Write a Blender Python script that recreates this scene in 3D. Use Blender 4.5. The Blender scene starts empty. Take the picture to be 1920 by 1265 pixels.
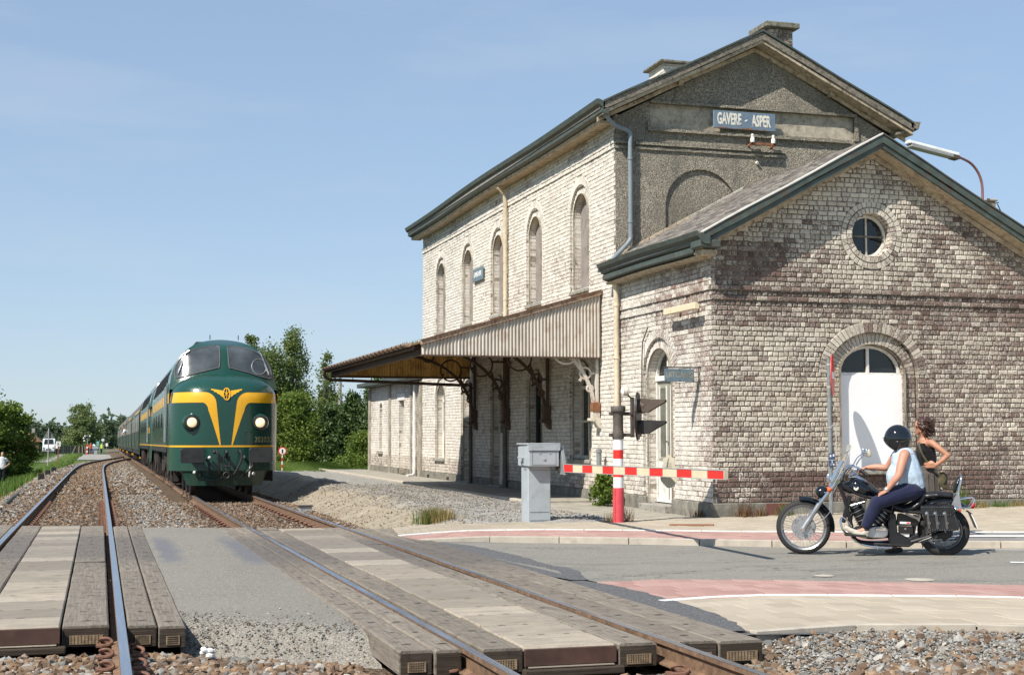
import bpy, bmesh, math, random
import numpy as np
from mathutils import Vector, Matrix, Euler
PI = math.pi
random.seed(7)
RNG = np.random.default_rng(11)
SC = bpy.context.scene
COL = SC.collection
# ------------------------------------------------------------------ camera
FPX = 2624.0
PITCH = math.atan(181.5 / FPX)
HEAD = math.atan((960 - 187) / FPX * math.cos(PITCH))
EYE = 1.51
cam_d = bpy.data.cameras.new('camera')
cam_d.sensor_width = 36.0
cam_d.lens = FPX / 1920 * 36.0
cam_d.clip_end = 6000
cam = bpy.data.objects.new('camera', cam_d)
COL.objects.link(cam)
cam.location = (0, 0, EYE)
cam.rotation_euler = (PI / 2 + PITCH, 0, -HEAD)
SC.camera = cam
# ------------------------------------------------------------------ light
LX, LY, LZ = 0.586, 0.341, -0.731            # the way the sunlight travels
SUN_EL = math.asin(0.731)
SUN_AZ = math.atan2(-LX, -LY)                # clockwise from +Y towards +X
world = bpy.data.worlds.new('World')
SC.world = world
world.use_nodes = True
wn = world.node_tree
wn.nodes.clear()
w_out = wn.nodes.new('ShaderNodeOutputWorld')
w_bg = wn.nodes.new('ShaderNodeBackground')
w_sky = wn.nodes.new('ShaderNodeTexSky')
w_sky.sky_type = 'NISHITA'
w_sky.sun_disc = False
w_sky.sun_elevation = SUN_EL
w_sky.sun_rotation = SUN_AZ
w_sky.altitude = 10
w_sky.air_density = 1.0
w_sky.dust_density = 0.1
w_sky.ozone_density = 1.0
w_bg.inputs['Strength'].default_value = 0.1
# haze look put into the sky colour: gamma and tint flatten its brightness range
w_gam = wn.nodes.new('ShaderNodeGamma'); w_gam.inputs['Gamma'].default_value = 0.42
w_mul = wn.nodes.new('ShaderNodeMix'); w_mul.data_type = 'RGBA'; w_mul.blend_type = 'MULTIPLY'; w_mul.inputs[0].default_value = 1.0
w_mul.inputs[7].default_value = (1.87, 2.25, 2.74, 1)
wn.links.new(w_sky.outputs[0], w_gam.inputs['Color'])
wn.links.new(w_gam.outputs[0], w_mul.inputs[6])
# faint streaks of cirrus over the whole dome
w_tc = wn.nodes.new('ShaderNodeTexCoord'); w_map = wn.nodes.new('ShaderNodeMapping'); w_map.inputs['Scale'].default_value = (2.2, 1.2, 11.0); w_map.inputs['Rotation'].default_value = (0.12, 0.1, 0.5)
w_n = wn.nodes.new('ShaderNodeTexNoise'); w_n.inputs['Scale'].default_value = 1.3; w_n.inputs['Detail'].default_value = 7; w_n.inputs['Roughness'].default_value = 0.6
w_r = wn.nodes.new('ShaderNodeMapRange'); w_r.inputs[1].default_value = 0.52; w_r.inputs[2].default_value = 0.85; w_r.inputs[3].default_value = 0.0; w_r.inputs[4].default_value = 0.3
w_cl = wn.nodes.new('ShaderNodeMix'); w_cl.data_type = 'RGBA'; w_cl.inputs[7].default_value = (5.3, 5.55, 5.9, 1)
wn.links.new(w_tc.outputs['Generated'], w_map.inputs['Vector']); wn.links.new(w_map.outputs[0], w_n.inputs['Vector']); wn.links.new(w_n.outputs[0], w_r.inputs[0]); wn.links.new(w_r.outputs[0], w_cl.inputs[0])
wn.links.new(w_mul.outputs[2], w_cl.inputs[6])
wn.links.new(w_cl.outputs[2], w_bg.inputs['Color'])
wn.links.new(w_bg.outputs[0], w_out.inputs['Surface'])
sun_d = bpy.data.lights.new('sun', 'SUN')
sun_d.energy = 5.0
sun_d.angle = math.radians(0.53)
sun_d.color = (1.0, 0.935, 0.84)
sun = bpy.data.objects.new('sun', sun_d)
COL.objects.link(sun)
sun.rotation_euler = Vector((LX, LY, LZ)).to_track_quat('-Z', 'Y').to_euler()
sun.location = (-20, -20, 30)
SC.render.engine = 'CYCLES'
SC.cycles.use_denoising = True
SC.cycles.max_bounces = 6
SC.cycles.diffuse_bounces = 3
SC.cycles.glossy_bounces = 3
SC.cycles.transmission_bounces = 4
SC.cycles.transparent_max_bounces = 8
SC.cycles.caustics_reflective = False
SC.cycles.caustics_refractive = False
SC.view_settings.view_transform = 'Standard'
SC.view_settings.look = 'None'
SC.view_settings.exposure = 0.45
SC.view_settings.gamma = 1.0
SC.view_settings.use_curve_mapping = False
# ------------------------------------------------------------------ helpers
ORG = {}
def link(o):
 COL.objects.link(o)
 return o
def tag(o, label=None, cat=None, group=None, kind=None):
 if label: o['label'] = label
 if cat: o['category'] = cat
 if group: o['group'] = group
 if kind: o['kind'] = kind
 return o
def thing(name, label, cat, loc=(0, 0, 0), rotz=0.0, group=None):
 o = link(bpy.data.objects.new(name, None))
 o.location = loc
 o.rotation_euler = (0, 0, rotz)
 o.empty_display_size = 0.2
 ORG[o] = Vector(loc)
 return tag(o, label, cat, group)
def copy_tree(o, parent=None, loc=None, rotz=None):
 c = link(o.copy())
 c.parent = parent
 if loc is not None: c.location = loc
 if rotz is not None: c.rotation_euler = (0, 0, rotz)
 for ch in list(o.children): copy_tree(ch, c)
 return c
class MB:
 """collects faces; build() links them as one mesh object"""
 def __init__(s):
  s.v = []; s.f = []; s.c = []; s.cur = None
 def add(s, vs, fs):
  b = len(s.v)
  s.v.extend([tuple(p) for p in vs])
  s.f.extend([tuple(i + b for i in f) for f in fs])
  if s.cur is not None: s.c.extend([s.cur] * len(vs))
  return s
 def hexa(s, p):
  return s.add(p, [(0, 3, 2, 1), (4, 5, 6, 7), (0, 1, 5, 4), (1, 2, 6, 5), (2, 3, 7, 6), (3, 0, 4, 7)])
 def box(s, x0, x1, y0, y1, z0, z1):
  return s.hexa([(x0, y0, z0), (x1, y0, z0), (x1, y1, z0), (x0, y1, z0), (x0, y0, z1), (x1, y0, z1), (x1, y1, z1), (x0, y1, z1)])
 def cbox(s, c, size, M=None):
  hx, hy, hz = [v / 2 for v in size]
  p = [Vector(q) for q in ((-hx, -hy, -hz), (hx, -hy, -hz), (hx, hy, -hz), (-hx, hy, -hz), (-hx, -hy, hz), (hx, -hy, hz), (hx, hy, hz), (-hx, hy, hz))]
  if M is not None: p = [M @ q for q in p]
  c = Vector(c)
  return s.hexa([q + c for q in p])
 def bar(s, a, b, w, h, up=(0, 0, 1)):
  a = Vector(a); b = Vector(b); d = (b - a).normalized(); u = Vector(up)
  r = d.cross(u)
  if r.length < 1e-5: r = d.cross(Vector((1, 0, 0)))
  r.normalize(); u = r.cross(d).normalized(); r = r * w / 2; u = u * h / 2
  return s.hexa([a - r - u, a + r - u, b + r - u, b - r - u, a - r + u, a + r + u, b + r + u, b - r + u])
 def tube(s, pts, r, n=8, closed=False, cap=True, squash=None):
  pts = [Vector(p) for p in pts]; m = len(pts)
  rs = r if isinstance(r, (list, tuple)) else [r] * m
  vs = []; prev = None
  for i, p in enumerate(pts):
   if closed: t = pts[(i + 1) % m] - pts[i - 1]
   else: t = pts[min(i + 1, m - 1)] - pts[max(i - 1, 0)]
   t.normalize()
   if prev is None:
    a = Vector((0, 0, 1)) if abs(t.z) < 0.9 else Vector((0, 1, 0))
    u = t.cross(a).normalized()
   else:
    u = (prev - t * prev.dot(t)).normalized()
   prev = u; w = t.cross(u)
   for k in range(n):
    an = 2 * PI * k / n
    off = u * math.cos(an) + w * math.sin(an)
    if squash: off = Vector((off.x * squash[0], off.y * squash[1], off.z * squash[2]))
    vs.append(p + off * rs[i])
  fs = []
  for i in range(m if closed else m - 1):
   j = (i + 1) % m
   for k in range(n):
    l = (k + 1) % n
    fs.append((i * n + k, i * n + l, j * n + l, j * n + k))
  if cap and not closed:
   fs.append(tuple(range(n - 1, -1, -1)))
   fs.append(tuple((m - 1) * n + k for k in range(n)))
  return s.add(vs, fs)
 def cyl(s, a, b, r, n=16, r2=None):
  return s.tube([a, b], [r, r if r2 is None else r2], n)
 def lathe(s, prof, n=24, M=None, a0=0.0, a1=2 * PI, cap=False):
  full = abs(a1 - a0 - 2 * PI) < 1e-6
  m = n if full else n + 1
  vs = []
  for (r, z) in prof:
   for k in range(m):
    a = a0 + (a1 - a0) * k / n
    q = Vector((r * math.cos(a), r * math.sin(a), z))
    vs.append(M @ q if M is not None else q)
  fs = []
  for i in range(len(prof) - 1):
   for k in range(n):
    l = (k + 1) % m
    fs.append((i * m + k, i * m + l, (i + 1) * m + l, (i + 1) * m + k))
  if cap:
   fs.append(tuple(range(m - 1, -1, -1)))
   fs.append(tuple((len(prof) - 1) * m + k for k in range(m)))
  return s.add(vs, fs)
 def sphere(s, c, r, n=12, m=8, sc=(1, 1, 1), M=None):
  vs = []; fs = []
  for i in range(m + 1):
   t = PI * i / m
   for k in range(n):
    a = 2 * PI * k / n
    q = Vector((r * sc[0] * math.sin(t) * math.cos(a), r * sc[1] * math.sin(t) * math.sin(a), r * sc[2] * math.cos(t)))
    if M is not None: q = M @ q
    vs.append(q + Vector(c))
  for i in range(m):
   for k in range(n):
    l = (k + 1) % n
    fs.append((i * n + k, (i + 1) * n + k, (i + 1) * n + l, i * n + l))
  return s.add(vs, fs)
 def prism(s, poly, fa, fb):
  """poly: list of 2d points; fa/fb map (u,v) to the two end faces"""
  n = len(poly)
  vs = [fa(*p) for p in poly] + [fb(*p) for p in poly]
  fs = [tuple(range(n - 1, -1, -1)), tuple(range(n, 2 * n))]
  for i in range(n):
   j = (i + 1) % n
   fs.append((i, j, n + j, n + i))
  return s.add(vs, fs)
 def grid(s, nu, nv, fn, wrap=False):
  vs = [fn(i / (nu - 1), j / (nv - 1)) for j in range(nv) for i in range(nu)]
  fs = [(j * nu + i, j * nu + i + 1, (j + 1) * nu + i + 1, (j + 1) * nu + i) for j in range(nv - 1) for i in range(nu - 1)]
  if wrap: fs += [(j * nu + nu - 1, j * nu, (j + 1) * nu, (j + 1) * nu + nu - 1) for j in range(nv - 1)]
  return s.add(vs, fs)
 def ribbon(s, A, B):
  n = len(A)
  return s.add(list(A) + list(B), [(i, i + 1, n + i + 1, n + i) for i in range(n - 1)])
 def ring(s, c, R, r, axis, n=24, k=8):
  ax = Vector(axis).normalized()
  u = ax.orthogonal().normalized(); w = ax.cross(u); c = Vector(c)
  return s.tube([c + (u * math.cos(2 * PI * i / n) + w * math.sin(2 * PI * i / n)) * R for i in range(n)], r, k, closed=True)
 def build(s, name, mat, parent=None, smooth=False, w=True, bevel=0, fix=True, seg=1):
  me = bpy.data.meshes.new(name)
  v = s.v
  if parent is not None and w:
   root = parent
   while root.parent is not None: root = root.parent
   o = ORG.get(root, Vector((0, 0, 0)))
   v = [(p[0] - o.x, p[1] - o.y, p[2] - o.z) for p in v]
  me.from_pydata(v, [], s.f)
  if s.c:
   at = me.color_attributes.new('Col', 'FLOAT_COLOR', 'POINT')
   at.data.foreach_set('color', np.array(s.c, dtype=np.float32).ravel())
  if fix or bevel:
   bm = bmesh.new(); bm.from_mesh(me)
   if fix: bmesh.ops.recalc_face_normals(bm, faces=bm.faces)
   if bevel:
    es = [e for e in bm.edges if len(e.link_faces) == 2 and e.calc_face_angle(0) > 0.5]
    bmesh.ops.bevel(bm, geom=es, offset=bevel, segments=seg, affect='EDGES', profile=0.5, clamp_overlap=True)
   bm.to_mesh(me); bm.free()
  if smooth:
   me.polygons.foreach_set('use_smooth', [True] * len(me.polygons))
   if smooth != 'all':
    try: me.set_sharp_from_angle(angle=math.radians(40 if smooth is True else smooth))
    except Exception: pass
  me.materials.append(MAT[mat] if isinstance(mat, str) else mat)
  ob = link(bpy.data.objects.new(name, me))
  ob.parent = parent
  return ob
def np_mesh(name, V, F, mat, col=None, parent=None, smooth=False):
 """V (n,3), F (m,3|4) arrays -> object; for stuff with many pieces"""
 me = bpy.data.meshes.new(name)
 F = np.asarray(F); k = F.shape[1]
 me.vertices.add(len(V)); me.vertices.foreach_set('co', np.asarray(V, dtype=np.float32).ravel())
 me.loops.add(F.size); me.loops.foreach_set('vertex_index', F.astype(np.int32).ravel())
 me.polygons.add(len(F)); me.polygons.foreach_set('loop_start', np.arange(0, F.size, k, dtype=np.int32))
 me.polygons.foreach_set('use_smooth', np.full(len(F), bool(smooth)))
 if col is not None:
  at = me.color_attributes.new('Col', 'FLOAT_COLOR', 'POINT')
  at.data.foreach_set('color', np.asarray(col, dtype=np.float32).ravel())
 me.update(calc_edges=True); me.validate()
 me.materials.append(MAT[mat])
 ob = link(bpy.data.objects.new(name, me))
 ob.parent = parent
 return ob
def lerp(a, b, t): return a + (b - a) * t
def smooth01(t):
 t = max(0.0, min(1.0, t)); return t * t * (3 - 2 * t)
def _hash(i, j, k):
 n = (i * 73856093 ^ j * 19349663 ^ k * 83492791) & 0xffffffff
 n = (n ^ (n >> 13)) * 1274126177 & 0xffffffff
 return ((n ^ (n >> 16)) & 0xffff) / 65535.0
def vnoise(x, y, seed=0):
 i = math.floor(x); j = math.floor(y); fx = smooth01(x - i); fy = smooth01(y - j)
 a = lerp(_hash(i, j, seed), _hash(i + 1, j, seed), fx); b = lerp(_hash(i, j + 1, seed), _hash(i + 1, j + 1, seed), fx)
 return lerp(a, b, fy)
def fbm(x, y, seed=0): return 0.55 * vnoise(x, y, seed) + 0.3 * vnoise(x * 2.1, y * 2.1, seed + 1) + 0.15 * vnoise(x * 4.3, y * 4.3, seed + 2)
def interp(xs, ys, x): return float(np.interp(x, xs, ys))
def arc2(cx, cy, r, a0, a1, n):
 return [(cx + r * math.cos(lerp(a0, a1, i / n)), cy + r * math.sin(lerp(a0, a1, i / n))) for i in range(n + 1)]
def resample(P, step):
 P = [Vector(p) for p in P]
 L = [0.0]
 for a, b in zip(P, P[1:]): L.append(L[-1] + (b - a).length)
 n = max(2, int(L[-1] / step) + 1)
 out = []
 for i in range(n):
  t = L[-1] * i / (n - 1)
  k = max(j for j in range(len(L)) if L[j] <= t + 1e-9); k = min(k, len(P) - 2)
  out.append(P[k].lerp(P[k + 1], (t - L[k]) / max(1e-9, L[k + 1] - L[k])))
 return out
def catmull(P, n=8):
 P = [Vector(p) for p in P]; Q = [P[0] * 2 - P[1]] + P + [P[-1] * 2 - P[-2]]; out = []
 for i in range(1, len(Q) - 2):
  for k in range(n):
   t = k / n; a, b, c, d = Q[i - 1:i + 3]
   out.append(0.5 * ((2 * b) + (c - a) * t + (2 * a - 5 * b + 4 * c - d) * t * t + (3 * b - a - 3 * c + d) * t ** 3))
 out.append(P[-1]); return out
def project(x, y, z):
 """pixel size helper, only used to pick which bricks show largest"""
 d = x * math.sin(HEAD) + y * math.cos(HEAD)
 return 960 + FPX * (x * math.cos(HEAD) - y * math.sin(HEAD)) / d, d
def text_obj(name, body, size, mat, loc, rot, parent=None, extrude=0.003, align='CENTER', squeeze=1.0, offset=0.0):
 cu = bpy.data.curves.new(name, 'FONT')
 cu.body = body; cu.size = size; cu.align_x = align; cu.align_y = 'CENTER'
 cu.extrude = extrude; cu.offset = offset; cu.resolution_u = 3
 t = bpy.data.objects.new(name, cu); COL.objects.link(t)
 dg = bpy.context.evaluated_depsgraph_get()
 me = bpy.data.meshes.new_from_object(t.evaluated_get(dg))
 bpy.data.objects.remove(t)
 M = Matrix.Translation(Vector(loc)) @ Euler(rot).to_matrix().to_4x4() @ Matrix.Diagonal((squeeze, 1, 1, 1))
 me.transform(M)
 if parent is not None:
  root = parent
  while root.parent is not None: root = root.parent
  me.transform(Matrix.Translation(-ORG.get(root, Vector((0, 0, 0)))))
 me.materials.clear(); me.materials.append(MAT[mat])
 o = link(bpy.data.objects.new(name, me)); o.parent = parent
 return o
# ------------------------------------------------------------------ materials
MAT = {}
class NT:
 def __init__(s, m):
  s.t = m.node_tree
  s.t.nodes.clear()
  s.out = s.n('ShaderNodeOutputMaterial'); s.b = s.n('ShaderNodeBsdfPrincipled')
  s.l(s.b.outputs[0], s.out.inputs['Surface'])
 def n(s, typ, **kw):
  x = s.t.nodes.new(typ)
  for k, v in kw.items(): setattr(x, k, v)
  return x
 def l(s, a, b): s.t.links.new(a, b)
 def inp(s, sock, v):
  if hasattr(v, 'links') or hasattr(v, 'is_output'): s.l(v, sock)
  else: sock.default_value = (*v, 1) if isinstance(v, tuple) and len(v) == 3 and sock.type == 'RGBA' else v
 def set(s, **kw):
  for k, v in kw.items(): s.inp(s.b.inputs[k.replace('_', ' ')], v)
 def pos(s, obj=False):
  if obj: return s.n('ShaderNodeTexCoord').outputs['Object']
  return s.n('ShaderNodeNewGeometry').outputs['Position']
 def mapping(s, vec, scale=(1, 1, 1), rot=(0, 0, 0)):
  m = s.n('ShaderNodeMapping'); s.l(vec, m.inputs['Vector'])
  m.inputs['Scale'].default_value = scale; m.inputs['Rotation'].default_value = rot
  return m.outputs[0]
 def noise(s, scale, vec=None, detail=4.0, rough=0.55, out='Fac'):
  x = s.n('ShaderNodeTexNoise'); x.inputs['Scale'].default_value = scale
  x.inputs['Detail'].default_value = detail; x.inputs['Roughness'].default_value = rough
  s.l(vec if vec is not None else s.pos(), x.inputs['Vector'])
  return x.outputs[out]
 def vor(s, scale, vec=None, out='Distance', feature='F1', rand=1.0):
  x = s.n('ShaderNodeTexVoronoi', feature=feature); x.inputs['Scale'].default_value = scale
  x.inputs['Randomness'].default_value = rand
  s.l(vec if vec is not None else s.pos(), x.inputs['Vector'])
  return x.outputs[out]
 def math(s, op, a, b=0.5, c=0.5):
  x = s.n('ShaderNodeMath', operation=op)
  for i, v in enumerate((a, b, c)): s.inp(x.inputs[i], v)
  return x.outputs[0]
 def ramp(s, fac, stops, interp='LINEAR'):
  x = s.n('ShaderNodeValToRGB'); cr = x.color_ramp; cr.interpolation = interp
  while len(cr.elements) < len(stops): cr.elements.new(0.5)
  for e, (p, c) in zip(cr.elements, stops):
   e.position = p; e.color = (*c, 1) if not isinstance(c, (int, float)) else (c, c, c, 1)
  s.l(fac, x.inputs[0]); return x.outputs[0]
 def mix(s, fac, a, b, mode='MIX'):
  x = s.n('ShaderNodeMix', data_type='RGBA', blend_type=mode)
  s.inp(x.inputs[0], fac); s.inp(x.inputs[6], a); s.inp(x.inputs[7], b)
  return x.outputs[2]
 def maprange(s, v, a, b, c=0.0, d=1.0):
  x = s.n('ShaderNodeMapRange'); x.clamp = True
  s.l(v, x.inputs[0])
  for i, q in enumerate((a, b, c, d)): x.inputs[i + 1].default_value = q
  return x.outputs[0]
 def bump(s, h, strength=0.3, dist=0.01, normal=None):
  x = s.n('ShaderNodeBump'); x.inputs['Strength'].default_value = strength; x.inputs['Distance'].default_value = dist
  s.l(h, x.inputs['Height'])
  if normal is not None: s.l(normal, x.inputs['Normal'])
  s.l(x.outputs[0], s.b.inputs['Normal']); return x.outputs[0]
 def col(s):
  x = s.n('ShaderNodeAttribute'); x.attribute_name = 'Col'
  y = s.n('ShaderNodeSeparateColor'); s.l(x.outputs['Color'], y.inputs[0])
  return x.outputs['Color'], y.outputs[0], y.outputs[1], y.outputs[2]
 def rnd(s):
  a = s.n('ShaderNodeNewGeometry').outputs['Random Per Island']; b = s.n('ShaderNodeObjectInfo').outputs['Random']
  return s.math('FRACT', s.math('ADD', a, b))
 def sep(s, v):
  x = s.n('ShaderNodeSeparateXYZ'); s.l(v, x.inputs[0]); return x.outputs
def newmat(name):
 m = bpy.data.materials.new(name); m.use_nodes = True; MAT[name] = m
 return NT(m)
def simple(name, col, rough=0.5, metal=0.0, var=0.12, scale=6.0, bump=0.0, bscale=40.0, dirt=None, dirt_amt=0.5, coat=0.0, spec=0.5):
 """plain paint / metal with slight unevenness and optional dirt patches"""
 t = newmat(name)
 n = t.noise(scale, detail=5)
 lo = tuple(c * (1 - var) for c in col); hi = tuple(min(1, c * (1 + var)) for c in col)
 c = t.ramp(n, [(0.3, lo), (0.7, hi)])
 if dirt:
  d = t.noise(scale * 1.7, detail=7, rough=0.65)
  c = t.mix(t.maprange(d, 0.62 - 0.25 * dirt_amt, 0.78 - 0.2 * dirt_amt), c, dirt)
 t.set(Base_Color=c, Metallic=metal, Specular_IOR_Level=spec)
 r = t.maprange(n, 0.3, 0.7, max(0, rough - 0.07), min(1, rough + 0.07)); t.set(Roughness=r)
 if coat: t.set(Coat_Weight=coat, Coat_Roughness=0.06)
 if bump: t.bump(t.noise(bscale, detail=6), bump, 0.01)
 return t
def brick_mat(name, paint_a, paint_b, br, var=0.5):
 t = newmat(name)
 _, R, G, B = t.col()
 n1 = t.noise(34, detail=6, rough=0.75); n2 = t.noise(100, detail=3, rough=0.6); n3 = t.noise(5, detail=3)
 nn = t.math('ADD', t.math('MULTIPLY', n1, 0.75), t.math('MULTIPLY', n2, 0.35))
 m = t.math('ADD', R, t.math('MULTIPLY', t.math('SUBTRACT', nn, 0.55), 3.9))
 m = t.maprange(m, 0.30, 0.72)
 brick = t.ramp(G, br)
 brick = t.mix(t.maprange(n1, 0.35, 0.75, 0, 0.5), brick, (0.05, 0.042, 0.036))
 paint = t.mix(B, paint_a, paint_b)
 paint = t.mix(t.maprange(t.math('FRACT', t.math('MULTIPLY', G, 7.31)), 0.0, 1.0, 0.0, var), paint, (0.20, 0.16, 0.12))
 paint = t.mix(t.maprange(n3, 0.35, 0.8, 0, 0.35), paint, (0.30, 0.265, 0.21))
 paint = t.mix(t.maprange(n2, 0.5, 0.8, 0, 0.45), paint, (0.27, 0.22, 0.17))
 t.set(Base_Color=t.mix(m, brick, paint), Roughness=0.9, Specular_IOR_Level=0.2)
 h = t.math('ADD', t.math('MULTIPLY', m, 0.5), t.math('ADD', n1, n2))
 t.bump(h, 0.8, 0.012)
RED = [(0.0, (0.12, 0.08, 0.07)), (0.3, (0.18, 0.118, 0.10)), (0.6, (0.235, 0.155, 0.132)), (0.85, (0.165, 0.122, 0.105)), (1.0, (0.29, 0.225, 0.19))]
brick_mat('brick_gable', (0.80, 0.745, 0.645), (0.64, 0.58, 0.485), RED, 0.26)
brick_mat('brick_side', (0.87, 0.835, 0.765), (0.72, 0.67, 0.59), [(0, (0.22, 0.12, 0.10)), (0.5, (0.33, 0.2, 0.17)), (1, (0.28, 0.22, 0.18))], 0.24)
def mortar(name, a, b):
 t = newmat(name); n = t.noise(30, detail=6); n2 = t.noise(3)
 c = t.mix(t.maprange(t.math('ADD', n, n2), 0.8, 1.25), a, b)
 t.set(Base_Color=c, Roughness=0.95, Specular_IOR_Level=0.1); t.bump(n, 0.4, 0.006)
mortar('mortar_gable', (0.11, 0.095, 0.078), (0.29, 0.255, 0.205))
mortar('mortar_side', (0.22, 0.195, 0.155), (0.46, 0.415, 0.34))
t = newmat('roughcast')
P = t.pos(); v = t.vor(54, out='Color'); vd = t.vor(54); n = t.noise(1.1, detail=5); n2 = t.noise(150, detail=2)
sp = t.sep(v)
c = t.ramp(sp[0], [(0, (0.15, 0.14, 0.116)), (0.3, (0.29, 0.265, 0.216)), (0.7, (0.42, 0.38, 0.304)), (0.93, (0.56, 0.504, 0.40)), (1, (0.72, 0.65, 0.54))])
c = t.mix(t.maprange(n, 0.4, 0.66, 0, 0.5), c, (0.19, 0.176, 0.148))
c = t.mix(t.maprange(t.noise(0.9, t.mapping(P, (3, 3, 0.5)), detail=6), 0.52, 0.74, 0, 0.45), c, (0.12, 0.118, 0.105))
t.set(Base_Color=c, Roughness=0.95, Specular_IOR_Level=0.15)
t.bump(t.math('SUBTRACT', n2, t.math('MULTIPLY', vd, 1.6)), 1.0, 0.02)
t = newmat('old_plaster')
n = t.noise(7, detail=8, rough=0.7); n2 = t.noise(45, detail=4)
c = t.ramp(n, [(0.3, (0.17, 0.15, 0.12)), (0.5, (0.40, 0.35, 0.275)), (0.7, (0.54, 0.48, 0.385))])
t.set(Base_Color=c, Roughness=0.95); t.bump(t.math('ADD', n, n2), 0.6, 0.02)
t = newmat('plinth_stone')
n = t.noise(4, detail=8, rough=0.7); n2 = t.noise(60, detail=4)
c = t.ramp(n, [(0.3, (0.085, 0.082, 0.07)), (0.5, (0.19, 0.18, 0.15)), (0.72, (0.31, 0.29, 0.235))])
t.set(Base_Color=c, Roughness=0.9); t.bump(t.math('ADD', n, n2), 0.5, 0.015)
simple('sill_stone', (0.30, 0.285, 0.25), 0.9, bump=0.3, dirt=(0.12, 0.11, 0.09))
simple('cap_concrete', (0.21, 0.20, 0.16), 0.95, bump=0.4, dirt=(0.09, 0.09, 0.07), dirt_amt=0.7)
def slate(name):
 t = newmat(name); r = t.rnd(); n = t.noise(9, detail=8, rough=0.7); n3 = t.noise(70, detail=4)
 c = t.ramp(r, [(0, (0.10, 0.092, 0.085)), (0.5, (0.20, 0.184, 0.168)), (1, (0.34, 0.315, 0.275))])
 c = t.mix(t.maprange(n, 0.5, 0.68, 0, 0.75), c, (0.115, 0.07, 0.055))
 c = t.mix(t.maprange(n3, 0.55, 0.75, 0, 0.6), c, (0.33, 0.31, 0.26))
 t.set(Base_Color=c, Roughness=0.85); t.bump(n3, 0.4, 0.01)
slate('slate')
simple('green_paint', (0.06, 0.08, 0.07), 0.6, var=0.3, scale=5, dirt=(0.09, 0.055, 0.04), dirt_amt=0.45, bump=0.25, bscale=20)
simple('soffit_wood', (0.46, 0.385, 0.28), 0.8, var=0.25, dirt=(0.17, 0.12, 0.08), dirt_amt=0.5, bump=0.3, bscale=25)
simple('verge_wood', (0.20, 0.175, 0.14), 0.85, var=0.35, scale=9, dirt=(0.07, 0.06, 0.05), dirt_amt=0.6, bump=0.4, bscale=25)
simple('white_flashing', (0.58, 0.56, 0.51), 0.6, var=0.1, dirt=(0.35, 0.32, 0.27), dirt_amt=0.2)
simple('lead_flashing', (0.42, 0.40, 0.35), 0.8, var=0.2, dirt=(0.2, 0.19, 0.16))
simple('zinc_dark', (0.07, 0.075, 0.07), 0.6, metal=0.0, var=0.3)
simple('pipe_grey', (0.20, 0.235, 0.255), 0.45, var=0.08, dirt=(0.12, 0.12, 0.11), dirt_amt=0.2)
simple('pipe_cream', (0.62, 0.53, 0.39), 0.55, var=0.12, dirt=(0.3, 0.22, 0.14), dirt_amt=0.25)
simple('pipe_dark', (0.10, 0.08, 0.06), 0.6, var=0.3)
simple('pipe_white', (0.7, 0.7, 0.68), 0.5)
simple('cream_wood', (0.60, 0.555, 0.46), 0.6, var=0.15, dirt=(0.3, 0.24, 0.17), dirt_amt=0.4, bump=0.2)
simple('white_wood', (0.74, 0.72, 0.67), 0.55, var=0.08, dirt=(0.4, 0.35, 0.28), dirt_amt=0.25, bump=0.15)
simple('board_brown', (0.26, 0.232, 0.218), 0.8, var=0.12, scale=3, bump=0.2, dirt=(0.19, 0.155, 0.14), dirt_amt=0.5)
simple('white_board', (0.84, 0.84, 0.84), 0.45, var=0.02, scale=2, bump=0.03, bscale=8)
simple('door_grey', (0.27, 0.265, 0.215), 0.6, var=0.12, dirt=(0.5, 0.48, 0.42), dirt_amt=0.25, bump=0.2)
simple('door_dark', (0.035, 0.045, 0.045), 0.5)
simple('rust', (0.22, 0.095, 0.045), 0.9, var=0.4, scale=14, bump=0.4)
simple('red_plate', (0.15, 0.058, 0.045), 0.8, var=0.15, dirt=(0.08, 0.05, 0.04), dirt_amt=0.3)
t = newmat('window_glass')
n = t.noise(2.5, detail=4)
t.set(Base_Color=t.ramp(n, [(0.3, (0.006, 0.008, 0.01)), (0.75, (0.022, 0.025, 0.026))]), Roughness=t.maprange(n, 0.3, 0.8, 0.03, 0.16), Specular_IOR_Level=0.6)
t.bump(t.noise(1.6, detail=2), 0.12, 0.03)
t = newmat('dusty_glass')
n = t.noise(3.5, detail=6)
t.set(Base_Color=t.ramp(n, [(0.3, (0.075, 0.08, 0.06)), (0.75, (0.17, 0.175, 0.14))]), Roughness=0.25, Specular_IOR_Level=0.6)
# corrugated sheets
def corr(name, a, b, st):
 t = newmat(name); P = t.pos()
 n = t.noise(1.0, t.mapping(P, (9, 9, 0.7)), detail=6, rough=0.7); n2 = t.noise(4, detail=5)
 c = t.ramp(n, [(0.3, a), (0.7, b)])
 c = t.mix(t.maprange(n2, 0.52, 0.75, 0, 0.7), c, st)
 t.set(Base_Color=c, Roughness=0.7, Specular_IOR_Level=0.3)
corr('corrugated', (0.40, 0.355, 0.30), (0.64, 0.585, 0.51), (0.30, 0.205, 0.14))
def corr_tr(name):
 t = NT.__new__(NT); t.t = MAT[name].node_tree; b = next(n for n in t.t.nodes if n.type == 'BSDF_PRINCIPLED'); o = next(n for n in t.t.nodes if n.type == 'OUTPUT_MATERIAL')
 tb = t.n('ShaderNodeBsdfTranslucent'); t.l(b.inputs['Base Color'].links[0].from_socket, tb.inputs['Color']); mx = t.n('ShaderNodeMixShader'); mx.inputs[0].default_value = .5
 t.l(b.outputs[0], mx.inputs[1]); t.l(tb.outputs[0], mx.inputs[2]); t.l(mx.outputs[0], o.inputs['Surface'])
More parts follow.
